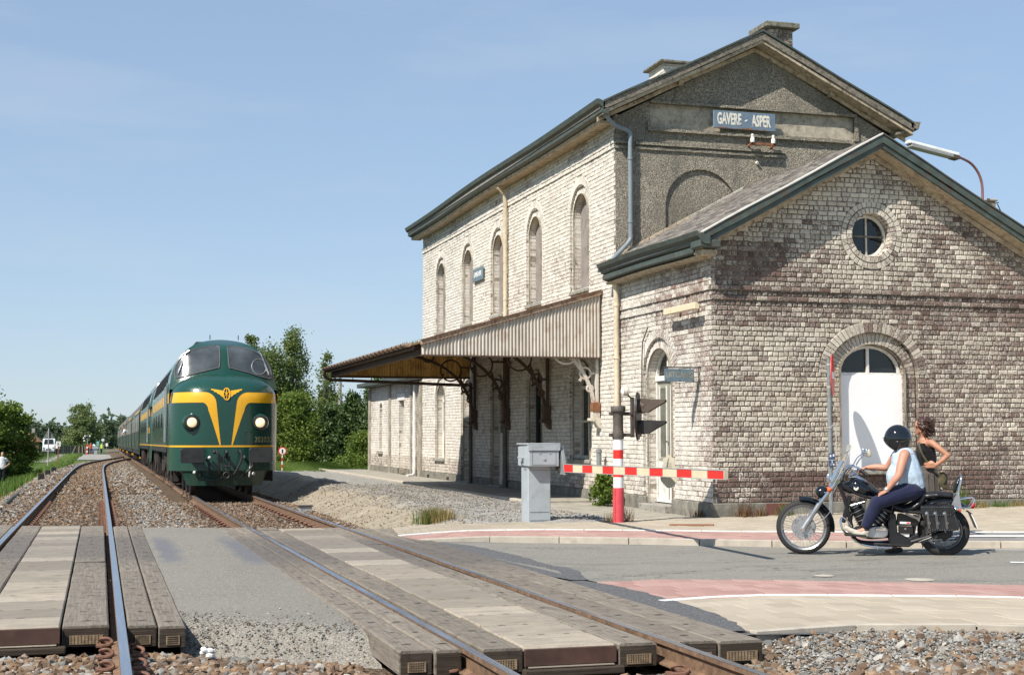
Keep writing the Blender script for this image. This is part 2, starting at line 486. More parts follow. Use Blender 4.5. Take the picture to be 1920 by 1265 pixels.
corr('corrugated_yellow', (0.52, 0.36, 0.16), (0.80, 0.60, 0.30), (0.27, 0.15, 0.07))
corr_tr('corrugated_yellow')
simple('canopy_timber', (0.085, 0.055, 0.038), 0.8, var=0.35, bump=0.3)
simple('canopy_edge', (0.42, 0.31, 0.22), 0.75, var=0.3, scale=9, dirt=(0.24, 0.10, 0.05), dirt_amt=0.7)
simple('iron_brown', (0.09, 0.055, 0.036), 0.7, var=0.3, scale=12, bump=0.2)
simple('iron_white', (0.56, 0.52, 0.45), 0.6, var=0.1, dirt=(0.33, 0.13, 0.06), dirt_amt=0.32)
t = newmat('roof_sheet')
n = t.noise(2.0, detail=6); c = t.ramp(n, [(0.3, (0.26, 0.17, 0.08)), (0.7, (0.44, 0.31, 0.16))])
t.set(Base_Color=c, Roughness=0.7)
tb = t.n('ShaderNodeBsdfTranslucent'); t.l(c, tb.inputs['Color']); mx = t.n('ShaderNodeMixShader'); mx.inputs[0].default_value = 0.3
t.l(t.b.outputs[0], mx.inputs[1]); t.l(tb.outputs[0], mx.inputs[2]); t.l(mx.outputs[0], t.out.inputs['Surface'])
simple('moss', (0.16, 0.15, 0.05), 0.95, var=0.4, scale=20)
# signs and street furniture
t = newmat('enamel_blue')
n = t.noise(5, detail=6, rough=0.7)
c = t.ramp(n, [(0.3, (0.115, 0.165, 0.225)), (0.65, (0.165, 0.225, 0.285)), (0.78, (0.07, 0.08, 0.11))])
z = t.sep(t.pos())[2]
t.set(Base_Color=c, Roughness=0.45)
t = newmat('sign_letter')
n = t.noise(16, detail=5, rough=0.7)
t.set(Base_Color=t.ramp(n, [(0.36, (0.11, 0.13, 0.2)), (0.42, (0.66, 0.62, 0.53)), (0.7, (0.78, 0.75, 0.66))]), Roughness=0.6)
simple('sign_grey_blue', (0.13, 0.185, 0.215), 0.55, var=0.2)
simple('sign_faded_letter', (0.29, 0.275, 0.23), 0.7, var=0.3)
simple('porcelain', (0.78, 0.75, 0.68), 0.25)
simple('barrier_grey', (0.36, 0.395, 0.415), 0.5, var=0.08, scale=3, dirt=(0.27, 0.29, 0.3), dirt_amt=0.3)
simple('barrier_red', (0.68, 0.025, 0.018), 0.45, var=0.06)
simple('barrier_cream', (0.68, 0.58, 0.40), 0.5, var=0.06)
simple('post_red', (0.56, 0.06, 0.075), 0.55, var=0.12, scale=8)
simple('post_white', (0.78, 0.78, 0.78), 0.45, var=0.04)
simple('cast_dark', (0.085, 0.072, 0.06), 0.6, var=0.25, scale=14, bump=0.15)
simple('signal_black', (0.022, 0.02, 0.019), 0.5, var=0.3)
simple('hood_brown', (0.085, 0.063, 0.045), 0.5, var=0.25)
simple('lens_red', (0.28, 0.03, 0.025), 0.3)
simple('steel_post', (0.20, 0.22, 0.225), 0.5, var=0.12, dirt=(0.14, 0.14, 0.14), dirt_amt=0.3)
simple('galv', (0.45, 0.45, 0.44), 0.45, metal=0.3, var=0.1)
simple('house_blue', (0.055, 0.085, 0.17), 0.5)
simple('plate_white', (0.8, 0.8, 0.78), 0.5)
simple('plate_beige', (0.47, 0.42, 0.31), 0.7, var=0.1)
simple('plate_ink', (0.30, 0.27, 0.2), 0.8)
simple('lamp_white', (0.66, 0.68, 0.66), 0.4)
simple('lamp_glass', (0.30, 0.31, 0.30), 0.2)
simple('lamp_pole', (0.20, 0.085, 0.075), 0.6, var=0.2)
simple('roof_tile_far', (0.30, 0.155, 0.085), 0.9, var=0.25, scale=3)
simple('pole_concrete', (0.33, 0.31, 0.28), 0.9)
simple('cable', (0.02, 0.02, 0.02), 0.7)
# ground
t = newmat('asphalt')
P = t.pos(); n = t.noise(0.5, detail=5); n2 = t.noise(140, detail=3, rough=0.8); v = t.vor(120, out='Color'); n4 = t.noise(2.2, t.mapping(P, (0.35, 1.4, 1), (0, 0, 0.5)), detail=6)
c = t.ramp(t.sep(v)[0], [(0, (0.12, 0.115, 0.10)), (0.6, (0.215, 0.206, 0.18)), (1, (0.37, 0.345, 0.295))])
c = t.mix(t.maprange(n, 0.3, 0.7, 0, 0.45), c, (0.26, 0.248, 0.215))
c = t.mix(t.maprange(n4, 0.5, 0.72, 0, 0.55), c, (0.125, 0.122, 0.115))
ck = t.math('ABSOLUTE', t.math('SUBTRACT', t.noise(0.8, t.mapping(P, (.5, 1.3, 1), (0, 0, .5)), detail=6, rough=.6), .5)); c = t.mix(t.math('MULTIPLY', t.maprange(ck, .005, .001), t.maprange(n, .48, .55)), c, (0.05, 0.048, 0.045))
c = t.mix(t.maprange(t.noise(3.3, detail=3), .68, .74, 0, .5), c, (0.09, 0.088, 0.084))
t.set(Base_Color=c, Roughness=0.92, Specular_IOR_Level=0.25); t.bump(n2, 0.5, 0.006)
t = newmat('asphalt_track')
P = t.pos(); s = t.sep(P); n = t.noise(0.9, detail=6); n2 = t.noise(120, detail=3, rough=0.8); v = t.vor(110, out='Color')
c = t.ramp(t.sep(v)[0], [(0, (0.10, 0.094, 0.082)), (0.6, (0.20, 0.188, 0.162)), (1, (0.36, 0.33, 0.275))])
c = t.mix(t.maprange(n, 0.3, 0.7, 0, 0.5), c, (0.245, 0.228, 0.195))
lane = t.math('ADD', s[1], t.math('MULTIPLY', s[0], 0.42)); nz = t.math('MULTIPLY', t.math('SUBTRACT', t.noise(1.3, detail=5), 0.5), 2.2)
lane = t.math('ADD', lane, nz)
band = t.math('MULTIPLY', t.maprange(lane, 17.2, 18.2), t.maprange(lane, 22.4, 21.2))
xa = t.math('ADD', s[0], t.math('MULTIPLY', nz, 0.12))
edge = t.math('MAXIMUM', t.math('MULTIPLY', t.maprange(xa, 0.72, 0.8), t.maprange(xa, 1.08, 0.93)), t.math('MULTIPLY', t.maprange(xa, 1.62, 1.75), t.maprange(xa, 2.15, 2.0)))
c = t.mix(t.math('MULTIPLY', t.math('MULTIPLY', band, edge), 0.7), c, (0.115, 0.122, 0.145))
t.set(Base_Color=c, Roughness=0.9, Specular_IOR_Level=0.3); t.bump(n2, 0.6, 0.006)
t = newmat('asphalt_dark')
n2 = t.noise(160, detail=3, rough=0.8); v = t.vor(100, out='Color')
t.set(Base_Color=t.ramp(t.sep(v)[0], [(0, (0.06, 0.06, 0.062)), (0.7, (0.12, 0.12, 0.122)), (1, (0.2, 0.2, 0.2))]), Roughness=0.9); t.bump(n2, 0.8, 0.01)
def paver(name, stops, dirt):
 t = newmat(name); r = t.rnd(); n = t.noise(40, detail=5); n2 = t.noise(1.2, detail=5)
 c = t.ramp(r, stops); c = t.mix(t.maprange(n, 0.45, 0.8, 0, 0.35), c, dirt); c = t.mix(t.maprange(n2, 0.45, 0.75, 0, 0.4), c, dirt)
 t.set(Base_Color=c, Roughness=0.9, Specular_IOR_Level=0.2); t.bump(n, 0.2, 0.004)
paver('paver_red', [(0, (0.32, 0.19, 0.165)), (0.5, (0.37, 0.225, 0.195)), (1, (0.42, 0.27, 0.235))], (0.37, 0.285, 0.245))
paver('paver_beige', [(0, (0.36, 0.31, 0.24)), (0.5, (0.41, 0.355, 0.275)), (1, (0.45, 0.395, 0.31))], (0.30, 0.255, 0.195))
paver('paver_grey', [(0, (0.19, 0.185, 0.175)), (0.5, (0.23, 0.222, 0.21)), (1, (0.27, 0.26, 0.245))], (0.17, 0.165, 0.155))
simple('joint_sand', (0.50, 0.43, 0.345), 0.95, var=0.2, scale=8)
simple('kerb_stone', (0.44, 0.395, 0.325), 0.9, var=0.12, scale=4, bump=0.2, dirt=(0.34, 0.305, 0.25), dirt_amt=0.4)
simple('white_line', (0.70, 0.69, 0.66), 0.8, var=0.08, scale=10, dirt=(0.38, 0.36, 0.33), dirt_amt=0.35)
simple('slab_concrete', (0.32, 0.295, 0.245), 0.92, var=0.16, scale=2.5, bump=0.25, dirt=(0.2, 0.185, 0.15), dirt_amt=0.55)
def ground(name, stops, sc=2.0, fine=60, bump=0.6, dist=0.03):
 t = newmat(name); n = t.noise(sc, detail=8, rough=0.65); v = t.vor(fine, out='Color'); n2 = t.noise(fine, detail=4)
 c = t.ramp(n, stops); c = t.mix(0.35, c, t.ramp(t.sep(v)[0], [(0, stops[0][1]), (1, stops[-1][1])]))
 t.set(Base_Color=c, Roughness=0.95, Specular_IOR_Level=0.1); t.bump(t.math('ADD', n2, t.vor(fine * 0.6)), bump, dist)
ground('gravel_grey', [(0.3, (0.21, 0.205, 0.19)), (0.5, (0.31, 0.30, 0.275)), (0.72, (0.41, 0.39, 0.35))], 1.2, 70)
ground('earth_bank', [(0.3, (0.24, 0.20, 0.145)), (0.5, (0.34, 0.295, 0.225)), (0.72, (0.42, 0.375, 0.30))], 1.0, 55)
ground('ballast_bed', [(0.3, (0.10, 0.07, 0.048)), (0.5, (0.16, 0.115, 0.08)), (0.72, (0.23, 0.18, 0.135))], 3.0, 30, 1.0, 0.06)
ground('soil_grass', [(0.3, (0.05, 0.085, 0.02)), (0.5, (0.085, 0.14, 0.03)), (0.72, (0.15, 0.17, 0.06))], 0.25, 8, 0.8, 0.1)
ground('dry_soil', [(0.3, (0.20, 0.14, 0.085)), (0.5, (0.29, 0.21, 0.13)), (0.72, (0.33, 0.27, 0.17))], 0.5, 30)
t = newmat('stone')
_, R, G, B = t.col(); C = t.n('ShaderNodeAttribute'); C.attribute_name = 'Col'
n = t.noise(60, detail=5);
t.set(Base_Color=t.mix(t.maprange(n, 0.4, 0.8, 0, 0.35), C.outputs['Color'], (0.09, 0.065, 0.045)), Roughness=0.92, Specular_IOR_Level=0.2); t.bump(n, 0.35, 0.006)
t = newmat('rail_top')
n = t.noise(1.0, t.mapping(t.pos(), (30, 1.2, 1)), detail=4)
t.set(Base_Color=t.ramp(n, [(0.3, (0.36, 0.38, 0.42)), (0.7, (0.55, 0.57, 0.60))]), Metallic=0.9, Roughness=t.maprange(n, 0.3, 0.7, 0.22, 0.4))
simple('rail_side', (0.19, 0.115, 0.066), 0.85, var=0.3, scale=7, bump=0.2, dirt=(0.10, 0.058, 0.036), dirt_amt=0.6)
simple('rail_clip', (0.17, 0.085, 0.055), 0.85, var=0.4, scale=30, bump=0.2)
def timber(name, a, b, c0, along):
 t = newmat(name); P = t.pos(); s = t.sep(P); r = t.rnd()
 g = t.noise(1.0, t.mapping(P, (45, 2.2, 40) if along else (2.2, 45, 40)), detail=8, rough=0.7)
 kn = t.noise(7, detail=5)
 c = t.ramp(g, [(0.28, c0), (0.42, a), (0.7, b)])
 c = t.mix(t.math('MULTIPLY', r, 0.4), c, tuple(x * 0.62 for x in a))
 c = t.mix(t.maprange(kn, 0.5, 0.75, 0, 0.45), c, c0)
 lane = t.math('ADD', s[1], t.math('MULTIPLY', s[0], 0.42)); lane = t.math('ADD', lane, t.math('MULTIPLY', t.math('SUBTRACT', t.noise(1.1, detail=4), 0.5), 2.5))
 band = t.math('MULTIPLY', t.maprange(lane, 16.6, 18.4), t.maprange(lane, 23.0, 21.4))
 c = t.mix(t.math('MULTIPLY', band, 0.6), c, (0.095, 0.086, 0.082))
 ck = t.math('ABSOLUTE', t.math('SUBTRACT', t.noise(1.0, t.mapping(P, (7, 11, 3)), detail=3, rough=.7), .5)); c = t.mix(t.math('MULTIPLY', t.maprange(ck, .012, .002), t.maprange(kn, .5, .58)), c, (0.03, 0.024, 0.02))
 t.set(Base_Color=c, Roughness=0.85, Specular_IOR_Level=0.25); t.bump(g, 0.7, 0.012)
timber('plank_timber', (0.20, 0.172, 0.138), (0.31, 0.272, 0.22), (0.07, 0.057, 0.045), True)
timber('plank_end', (0.05, 0.038, 0.028), (0.085, 0.066, 0.05), (0.025, 0.02, 0.016), False)
t = newmat('plank_concrete')
P = t.pos(); s = t.sep(P); r = t.rnd(); n = t.noise(5, detail=7, rough=0.7); n2 = t.noise(90, detail=4)
c = t.ramp(r, [(0, (0.19, 0.163, 0.13)), (0.35, (0.25, 0.216, 0.17)), (0.7, (0.33, 0.285, 0.222)), (1, (0.46, 0.398, 0.31))])
c = t.mix(t.maprange(n, 0.42, 0.75, 0, 0.55), c, (0.20, 0.18, 0.15)); c = t.mix(t.maprange(n2, 0.5, 0.7, 0, 0.65), c, (0.17, 0.14, 0.105)); c = t.mix(t.maprange(t.noise(1.0, t.mapping(P, (3, 9, 1)), detail=6), 0.45, 0.7, 0, 0.5), c, (0.15, 0.125, 0.1))
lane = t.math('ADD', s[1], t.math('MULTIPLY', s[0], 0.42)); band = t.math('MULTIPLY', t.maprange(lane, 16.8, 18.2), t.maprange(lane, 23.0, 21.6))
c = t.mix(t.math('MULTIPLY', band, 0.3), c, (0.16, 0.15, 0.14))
t.set(Base_Color=c, Roughness=0.92); t.bump(n2, 0.4, 0.008)
simple('steel_rusty_plate', (0.07, 0.034, 0.024), 0.7, var=0.35, scale=7)
simple('nail_plate', (0.24, 0.17, 0.10), 0.7, var=0.4, scale=30)
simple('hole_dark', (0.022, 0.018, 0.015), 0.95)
# train
def carpaint(name, col, rough=0.16, var=0.06):
 t = newmat(name); n = t.noise(2.0, detail=4); n2 = t.noise(14, detail=5)
 c = t.ramp(n, [(0.3, tuple(x * (1 - var) for x in col)), (0.7, tuple(x * (1 + var) for x in col))])
 zz = t.sep(t.pos(True))[2]; du = t.math('MULTIPLY', t.maprange(zz, 1.25, 0.35), t.maprange(t.noise(5, t.mapping(t.pos(), (1, 1, .3)), detail=7, rough=.7), .35, .7)); sk = t.maprange(t.noise(1.0, t.mapping(t.pos(), (16, 16, .8)), detail=5), .56, .8, 0, .22)
 c = t.mix(t.math('MAXIMUM', t.math('MULTIPLY', du, .4), sk), c, (0.07, 0.055, 0.042))
 t.set(Base_Color=c, Roughness=t.math('ADD', t.maprange(n2, 0.35, 0.75, rough, rough + 0.14), t.math('MULTIPLY', du, .4)), Specular_IOR_Level=0.5, Coat_Weight=0.3, Coat_Roughness=0.1)
 t.bump(t.noise(1.1, detail=2), 0.06, 0.02)
carpaint('loco_green', (0.009, 0.054, 0.039))
carpaint('loco_yellow', (0.78, 0.40, 0.012), 0.25)
carpaint('coach_green', (0.018, 0.038, 0.028), 0.3)
simple('loco_grille', (0.03, 0.036, 0.03), 0.6, var=0.3)
simple('loco_black', (0.016, 0.015, 0.015), 0.55, var=0.3, scale=9)
simple('buffer_black', (0.022, 0.022, 0.022), 0.5, var=0.25)
simple('bogie', (0.028, 0.021, 0.017), 0.75, var=0.4, scale=8)
simple('wheel_tread', (0.10, 0.07, 0.05), 0.6, metal=0.3)
simple('rubber_seal', (0.10, 0.10, 0.095), 0.5)
simple('chrome_dull', (0.55, 0.55, 0.54), 0.3, metal=0.8)
simple('brass_letter', (0.36, 0.30, 0.14), 0.4)
simple('coach_roof', (0.12, 0.12, 0.115), 0.7, var=0.2)
simple('coach_window', (0.16, 0.18, 0.18), 0.12)
simple('coach_curtain', (0.42, 0.40, 0.36), 0.7)
t = newmat('loco_glass')
n = t.noise(1.6, detail=4)
t.set(Base_Color=t.ramp(n, [(0.35, (0.028, 0.034, 0.036)), (0.75, (0.10, 0.112, 0.12))]), Roughness=0.1, Specular_IOR_Level=0.7)
t = newmat('headlamp')
t.set(Base_Color=(1, 0.8, 0.5), Roughness=0.2)
t.b.inputs['Emission Color'].default_value = (1, 0.72, 0.42, 1); t.b.inputs['Emission Strength'].default_value = 0.5
simple('hose_white', (0.6, 0.6, 0.58), 0.5)
# motorcycle and people
simple('bike_black', (0.006, 0.0075, 0.010), 0.07, var=0.1, coat=0.6)
simple('bike_frame', (0.012, 0.012, 0.013), 0.35)
simple('engine_grey', (0.045, 0.045, 0.046), 0.4, metal=0.5)
simple('chrome', (0.75, 0.76, 0.78), 0.1, metal=1.0, var=0.03)
simple('alloy', (0.50, 0.50, 0.50), 0.32, metal=0.85)
simple('disc_steel', (0.42, 0.41, 0.40), 0.4, metal=0.7, var=0.2, scale=20)
simple('rubber', (0.018, 0.018, 0.018), 0.75, var=0.2, bump=0.15, bscale=60)
simple('leather', (0.016, 0.016, 0.017), 0.32, var=0.3, scale=10, bump=0.25, bscale=14)
simple('stud', (0.7, 0.7, 0.7), 0.2, metal=1.0)
simple('strap_worn', (0.07, 0.065, 0.06), 0.5)
simple('lens_rear', (0.55, 0.01, 0.012), 0.15)
simple('lens_amber', (0.7, 0.10, 0.02), 0.2)
t = newmat('windshield')
t.set(Base_Color=(0.80, 0.86, 0.86), Roughness=0.03, Transmission_Weight=0.92, IOR=1.15, Alpha=0.45)
def skin(name, col):
 t = newmat(name); n = t.noise(9, detail=5); n2 = t.noise(120, detail=3)
 c = t.ramp(n, [(0.3, tuple(x * 0.86 for x in col)), (0.7, tuple(min(1, x * 1.1) for x in col))])
 t.set(Base_Color=c, Roughness=0.5, Specular_IOR_Level=0.4, Subsurface_Weight=0.08, Subsurface_Radius=(0.4, 0.15, 0.08), Subsurface_Scale=0.01); t.bump(n2, 0.08, 0.004)
skin('skin_rider', (0.50, 0.245, 0.165)); skin('skin_woman', (0.44, 0.21, 0.125)); skin('skin_far', (0.5, 0.27, 0.19))
def cloth(name, col, sc=12):
 t = newmat(name); n = t.noise(sc, detail=5); n2 = t.noise(260, detail=2)
 t.set(Base_Color=t.ramp(n, [(0.3, tuple(x * 0.85 for x in col)), (0.7, tuple(min(1, x * 1.08) for x in col))]), Roughness=0.9, Specular_IOR_Level=0.15, Sheen_Weight=0.15)
 t.bump(t.math('ADD', t.math('MULTIPLY', t.noise(7, t.mapping(t.pos(), (1, 1, .6)), detail=3), 4.0), n2), 0.55, 0.03)
cloth('cloth_tank', (0.55, 0.68, 0.80)); cloth('cloth_navy', (0.018, 0.022, 0.06)); cloth('cloth_black', (0.008, 0.008, 0.009))
cloth('cloth_skirt', (0.115, 0.098, 0.085)); cloth('cloth_olive', (0.10, 0.085, 0.045)); cloth('cloth_white', (0.74, 0.75, 0.78)); cloth('cloth_dark', (0.012, 0.015, 0.017))
cloth('cloth_orange', (0.62, 0.12, 0.045)); cloth('cloth_blue', (0.10, 0.14, 0.24)); cloth('cloth_hivis', (0.48, 0.75, 0.08)); cloth('cloth_green', (0.10, 0.24, 0.09))
cloth('shoe_white', (0.62, 0.58, 0.49)); cloth('shoe_grey', (0.09, 0.092, 0.085)); cloth('sock', (0.05, 0.05, 0.055))
simple('hair_brown', (0.042, 0.017, 0.010), 0.45, var=0.6, scale=60)
simple('hair_dark', (0.03, 0.02, 0.015), 0.6)
simple('hair_grey', (0.25, 0.2, 0.16), 0.6)
simple('sunglass', (0.015, 0.01, 0.008), 0.1)
simple('eye_white', (0.7, 0.68, 0.65), 0.3)
simple('lip', (0.30, 0.10, 0.08), 0.5)
# vegetation
def leaf(name, stops, tr=0.45):
 t = newmat(name); r = t.n('ShaderNodeNewGeometry').outputs['Random Per Island']; n = t.noise(0.6, detail=4)
 c = t.ramp(t.math('ADD', t.math('MULTIPLY', r, 0.6), t.math('MULTIPLY', n, 0.4)), stops)
 t.set(Base_Color=c, Roughness=0.55, Specular_IOR_Level=0.3)
 tb = t.n('ShaderNodeBsdfTranslucent'); t.l(c, tb.inputs['Color']); mx = t.n('ShaderNodeMixShader'); mx.inputs[0].default_value = tr
 t.l(t.b.outputs[0], mx.inputs[1]); t.l(tb.outputs[0], mx.inputs[2]); t.l(mx.outputs[0], t.out.inputs['Surface'])
leaf('leaf_birch', [(0.2, (0.085, 0.13, 0.03)), (0.5, (0.16, 0.22, 0.06)), (0.8, (0.26, 0.31, 0.115))])
leaf('leaf_conifer', [(0.2, (0.035, 0.065, 0.022)), (0.5, (0.07, 0.115, 0.035)), (0.8, (0.11, 0.165, 0.05))], 0.2)
leaf('leaf_bush', [(0.2, (0.075, 0.125, 0.02)), (0.5, (0.15, 0.22, 0.036)), (0.8, (0.25, 0.32, 0.065))])
leaf('leaf_willow', [(0.2, (0.11, 0.15, 0.05)), (0.5, (0.19, 0.25, 0.09)), (0.8, (0.29, 0.35, 0.155))])
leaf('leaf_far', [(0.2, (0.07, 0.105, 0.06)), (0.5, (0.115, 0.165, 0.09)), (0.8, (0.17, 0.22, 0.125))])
leaf('grass_green', [(0.2, (0.06, 0.12, 0.018)), (0.5, (0.11, 0.19, 0.03)), (0.8, (0.20, 0.26, 0.07))])
leaf('grass_dry', [(0.2, (0.22, 0.17, 0.06)), (0.5, (0.35, 0.27, 0.11)), (0.8, (0.42, 0.35, 0.17))])
leaf('weed_brown', [(0.2, (0.12, 0.06, 0.03)), (0.5, (0.2, 0.11, 0.06)), (0.8, (0.3, 0.2, 0.1))])
simple('bark_grey', (0.14, 0.125, 0.105), 0.9, var=0.3, bump=0.5)
simple('bark_birch', (0.30, 0.29, 0.26), 0.85, var=0.4, scale=10)
simple('van_white', (0.7, 0.71, 0.72), 0.25)
simple('van_glass', (0.02, 0.022, 0.025), 0.1)
simple('brick_far', (0.22, 0.12, 0.085), 0.9)
simple('fence_dark', (0.02, 0.025, 0.022), 0.8)
simple('fence_green', (0.02, 0.075, 0.045), 0.6)
simple('sign_back', (0.16, 0.165, 0.155), 0.6)
simple('board_green', (0.01, 0.16, 0.10), 0.5)
simple('bridge_concrete', (0.20, 0.21, 0.22), 0.9)
simple('wood_post', (0.27, 0.20, 0.13), 0.9)
# ================================================================== ground
RTX = ([-40, 0, 8.6, 17, 25, 36, 45, 56, 75, 100, 185, 300, 600], [3.4, 3.36, 3.30, 3.18, 3.11, 3.13, 3.19, 3.3, 3.36, 3.45, 3.62, 3.9, 5.0])
LTX = ([-40, 0, 75, 84, 93, 103, 114, 124, 132, 142, 152, 160], [-0.56, -0.56, -0.56, -0.52, -0.38, -0.02, 0.58, 1.32, 2.05, 2.86, 3.36, 3.5])
def _sm(tab):
 ys = np.arange(-40, 600, 2.0); xs = np.interp(ys, *tab)
 k = np.array([1, 2, 3, 4, 3, 2, 1.0]); k /= k.sum(); xp = np.pad(xs, 3, mode='edge')
 return ys, np.convolve(xp, k, 'valid')
_RT = _sm(RTX); _LT = _sm(LTX)
def rt(Y): return float(np.interp(Y, *_RT))
def lt(Y): return float(np.interp(Y, *_LT))
def zr(Y): return -0.0055 * max(0.0, min(Y, 260) - 17) + 0.0055 * 4 * (1 - math.exp(-max(0.0, Y - 17) / 4))
def gz(X): return 0.02 * max(0.0, X - 9.5)
def zroad(X): return -0.02 - 0.03 * smooth01((X - 4.7) / 1.2) + gz(X)
def zwalk(X): return 0.03 * smooth01((X - 4.4) / 1.0) + gz(X)
def zsouth(X): return -0.02 - 0.01 * smooth01((X - 4.7) / 1.2) + gz(X)
def ground_z(X, Y):
 left = lerp(-0.42, -1.15, smooth01((-2.6 - X) / 2.6))
 right = lerp(-0.42, lerp(-.22, -0.05, smooth01((Y - 40) / 10)), smooth01((X - 4.6) / 2.0))
 z = left if X < 1 else right
 if Y < 27 and X < 0: z = lerp(z, -0.5, smooth01((27 - Y) / 6))
 if X > 8: z = lerp(-.2, -.05, smooth01((Y - 40) / 10)) + gz(min(X, 30)) * 0.6
 return z + (lerp(1.0, 0.3, smooth01((-2.6 - X) / 2.6)) if X < 1 else lerp(1.0, .4, smooth01((X - 4.6) / 2))) * zr(Y) + 0.05 * (fbm(X * 0.3, Y * 0.3, 5) - 0.5)
xs = [-2500, -900, -400, -200, -100, -60, -40, -28, -20, -15, -12, -10, -8.5, -7.2, -6, -5.2, -4.6, -4.0, -3.4, -2.8, -2.2, -1.6, -1, 0, 1.5, 3, 4.4, 5, 5.6, 6.2, 7, 8, 9, 10, 11, 13, 16, 20, 26, 34, 50, 80, 140, 300, 900, 2500]
ys = [-300, -80, -30, -12, -4, 0, 4, 8, 12, 16, 20, 22, 24, 26, 28, 30, 33, 36, 40, 44, 48, 53, 58, 64, 70, 78, 86, 95, 105, 118, 130, 145, 165, 190, 220, 260, 320, 450, 700, 1200, 3500]
m = MB(); nx = len(xs)
m.add([(x, y, ground_z(x, y)) for y in ys for x in xs], [(j * nx + i, j * nx + i + 1, (j + 1) * nx + i + 1, (j + 1) * nx + i) for j in range(len(ys) - 1) for i in range(nx - 1)])
tag(m.build('ground', 'soil_grass', smooth='all'), 'wide grassy ground stretching away to the horizon', None, kind='structure')
# ---- ballast bed: far part beyond the crossing and the part in front of it
def bed_z(X, Y):
 c0, c1 = lt(Y), rt(Y)
 z = zr(Y) - 0.205
 e0 = min(c0, c1) - 1.75; e1 = c1 + 1.55
 if X < e0: z -= (e0 - X) * 0.42
 if X > e1: z -= min(0.14, (X - e1) * 0.25)
 if Y < 24:
  z -= 0.045
  if X < -1.3: z += 0.02
  if X > 4.2: z = lerp(z, -0.085, smooth01((X - 4.2) / 1.0))
 return z + 0.035 * (fbm(X * 1.3, Y * 1.3, 9) - 0.5)
def bed(name, x0, x1, y0, y1, dx, dy, label):
 m = MB(); nu = int((x1 - x0) / dx) + 1; nv = int((y1 - y0) / dy) + 1
 def fn(u, v):
  Y = lerp(y0, y1, v); X = lerp(x0, x1, u)
  return (X, Y, bed_z(X, Y))
 m.grid(nu, nv, fn)
 return tag(m.build(name, 'ballast_bed', smooth='all'), label, None, kind='structure')
bed('ballast_bed', -4.6, 5.1, 21.5, 300, 0.3, 0.9, 'brown ballast bed under both tracks beyond the crossing')
bed('ballast_bed', -3.2, 12.0, 1.0, 12.6, 0.2, 0.2, 'stony ballast in front of the crossing at the bottom edge')
# ---- bank between the track and the platform
t = newmat('bank_mix')
P = t.pos(); s = t.sep(P); n = t.noise(1.4, detail=7, rough=0.65); v = t.sep(t.vor(42, out='Color'))[0]; n2 = t.noise(40, detail=5)
streak = t.noise(1.0, t.mapping(P, (1.2, 5.5, 3), (0, 0, 0.35)), detail=6)
earth = t.ramp(t.math('ADD', t.math('MULTIPLY', streak, 0.7), t.math('MULTIPLY', v, 0.3)), [(0.3, (0.22, 0.18, 0.13)), (0.5, (0.34, 0.29, 0.215)), (0.7, (0.44, 0.39, 0.31))])
grav = t.ramp(v, [(0, (0.20, 0.195, 0.18)), (0.5, (0.31, 0.30, 0.275)), (1, (0.46, 0.44, 0.40))])
f = t.maprange(t.math('ADD', s[0], t.math('MULTIPLY', t.math('SUBTRACT', n, 0.5), 3.0)), 5.7, 6.5)
t.set(Base_Color=t.mix(f, earth, grav), Roughness=0.95, Specular_IOR_Level=0.1); t.bump(t.math('ADD', n2, v), 0.8, 0.03)
m = MB()
def bank(u, v):
 Y = lerp(21.2, 57.5, v); X = lerp(4.35, 8.72, u)
 a = smooth01((X - 4.5) / 1.55); lo = bed_z(4.6, max(Y, 24.5)) - 0.05; hi = 0.05 + 0.04 * smooth01((Y - 26) / 6) + zr(Y) * 0.3
 z = lerp(lo, hi, a) + 0.2 * (fbm(X * 1.5, Y * 1.0, 3) - 0.5) * min(1, a * 1.5) * (1 - 0.75 * smooth01((X - 7.2) / 1.2)) + 0.10 * math.exp(-((X - 6.1) / 0.5) ** 2) * smooth01((Y - 25) / 3)
 k = 22.6 - 0.36 * (X - 4.3)
 if Y < k + 1.6: z = lerp(-0.16, z, smooth01((Y - k) / 1.6)) if X < 6.6 else lerp(-0.03, z, smooth01((Y - k) / 1.6))
 return (X, Y, z)
m.grid(44, 240, bank)
tag(m.build('earth_bank', 'bank_mix', smooth='all'), 'sandy gravel bank between the right track and the platform', None, kind='structure')
# ---- platform slab and forecourt
def slabs(name, label, x0, x1, ys_, z, mat, h=0.16, gap=0.006, edge=None):
 root = thing(name, label, None, ((x0 + x1) / 2, ys_[0], z - h)); root['kind'] = 'structure'
 for a, b in zip(ys_, ys_[1:]):
  mm = MB(); j = random.uniform(-0.004, 0.004)
  mm.box(x0, x1, a + gap, b - gap, z - h, z + j)
  mm.build('slab', mat, root, bevel=0.01)
 return root
pl = slabs('platform', 'low concrete platform running along the station wall', 8.88, 10.36, list(np.arange(28.6, 57.0, 2.35)), 0.10, 'slab_concrete')
for y in np.arange(28.6, 57.0, 1.18):
 MB().box(8.71, 8.872, y + 0.004, y + 1.172, -0.1, 0.108 + random.uniform(-.004, .006)).build('edge_stone', 'kerb_stone', pl, bevel=0.012)
m = MB()
m.prism([(7.35, 23.25), (9.0, 22.95), (10.37, 22.9), (10.37, 28.58), (8.72, 28.58), (8.4, 27.0), (7.7, 25.0)], lambda x, y: (x, y, -0.1), lambda x, y: (x, y, 0.055 if y > 23.2 else 0.012))
tag(m.build('forecourt', 'slab_concrete'), 'worn concrete forecourt beside the side door', None, kind='structure')
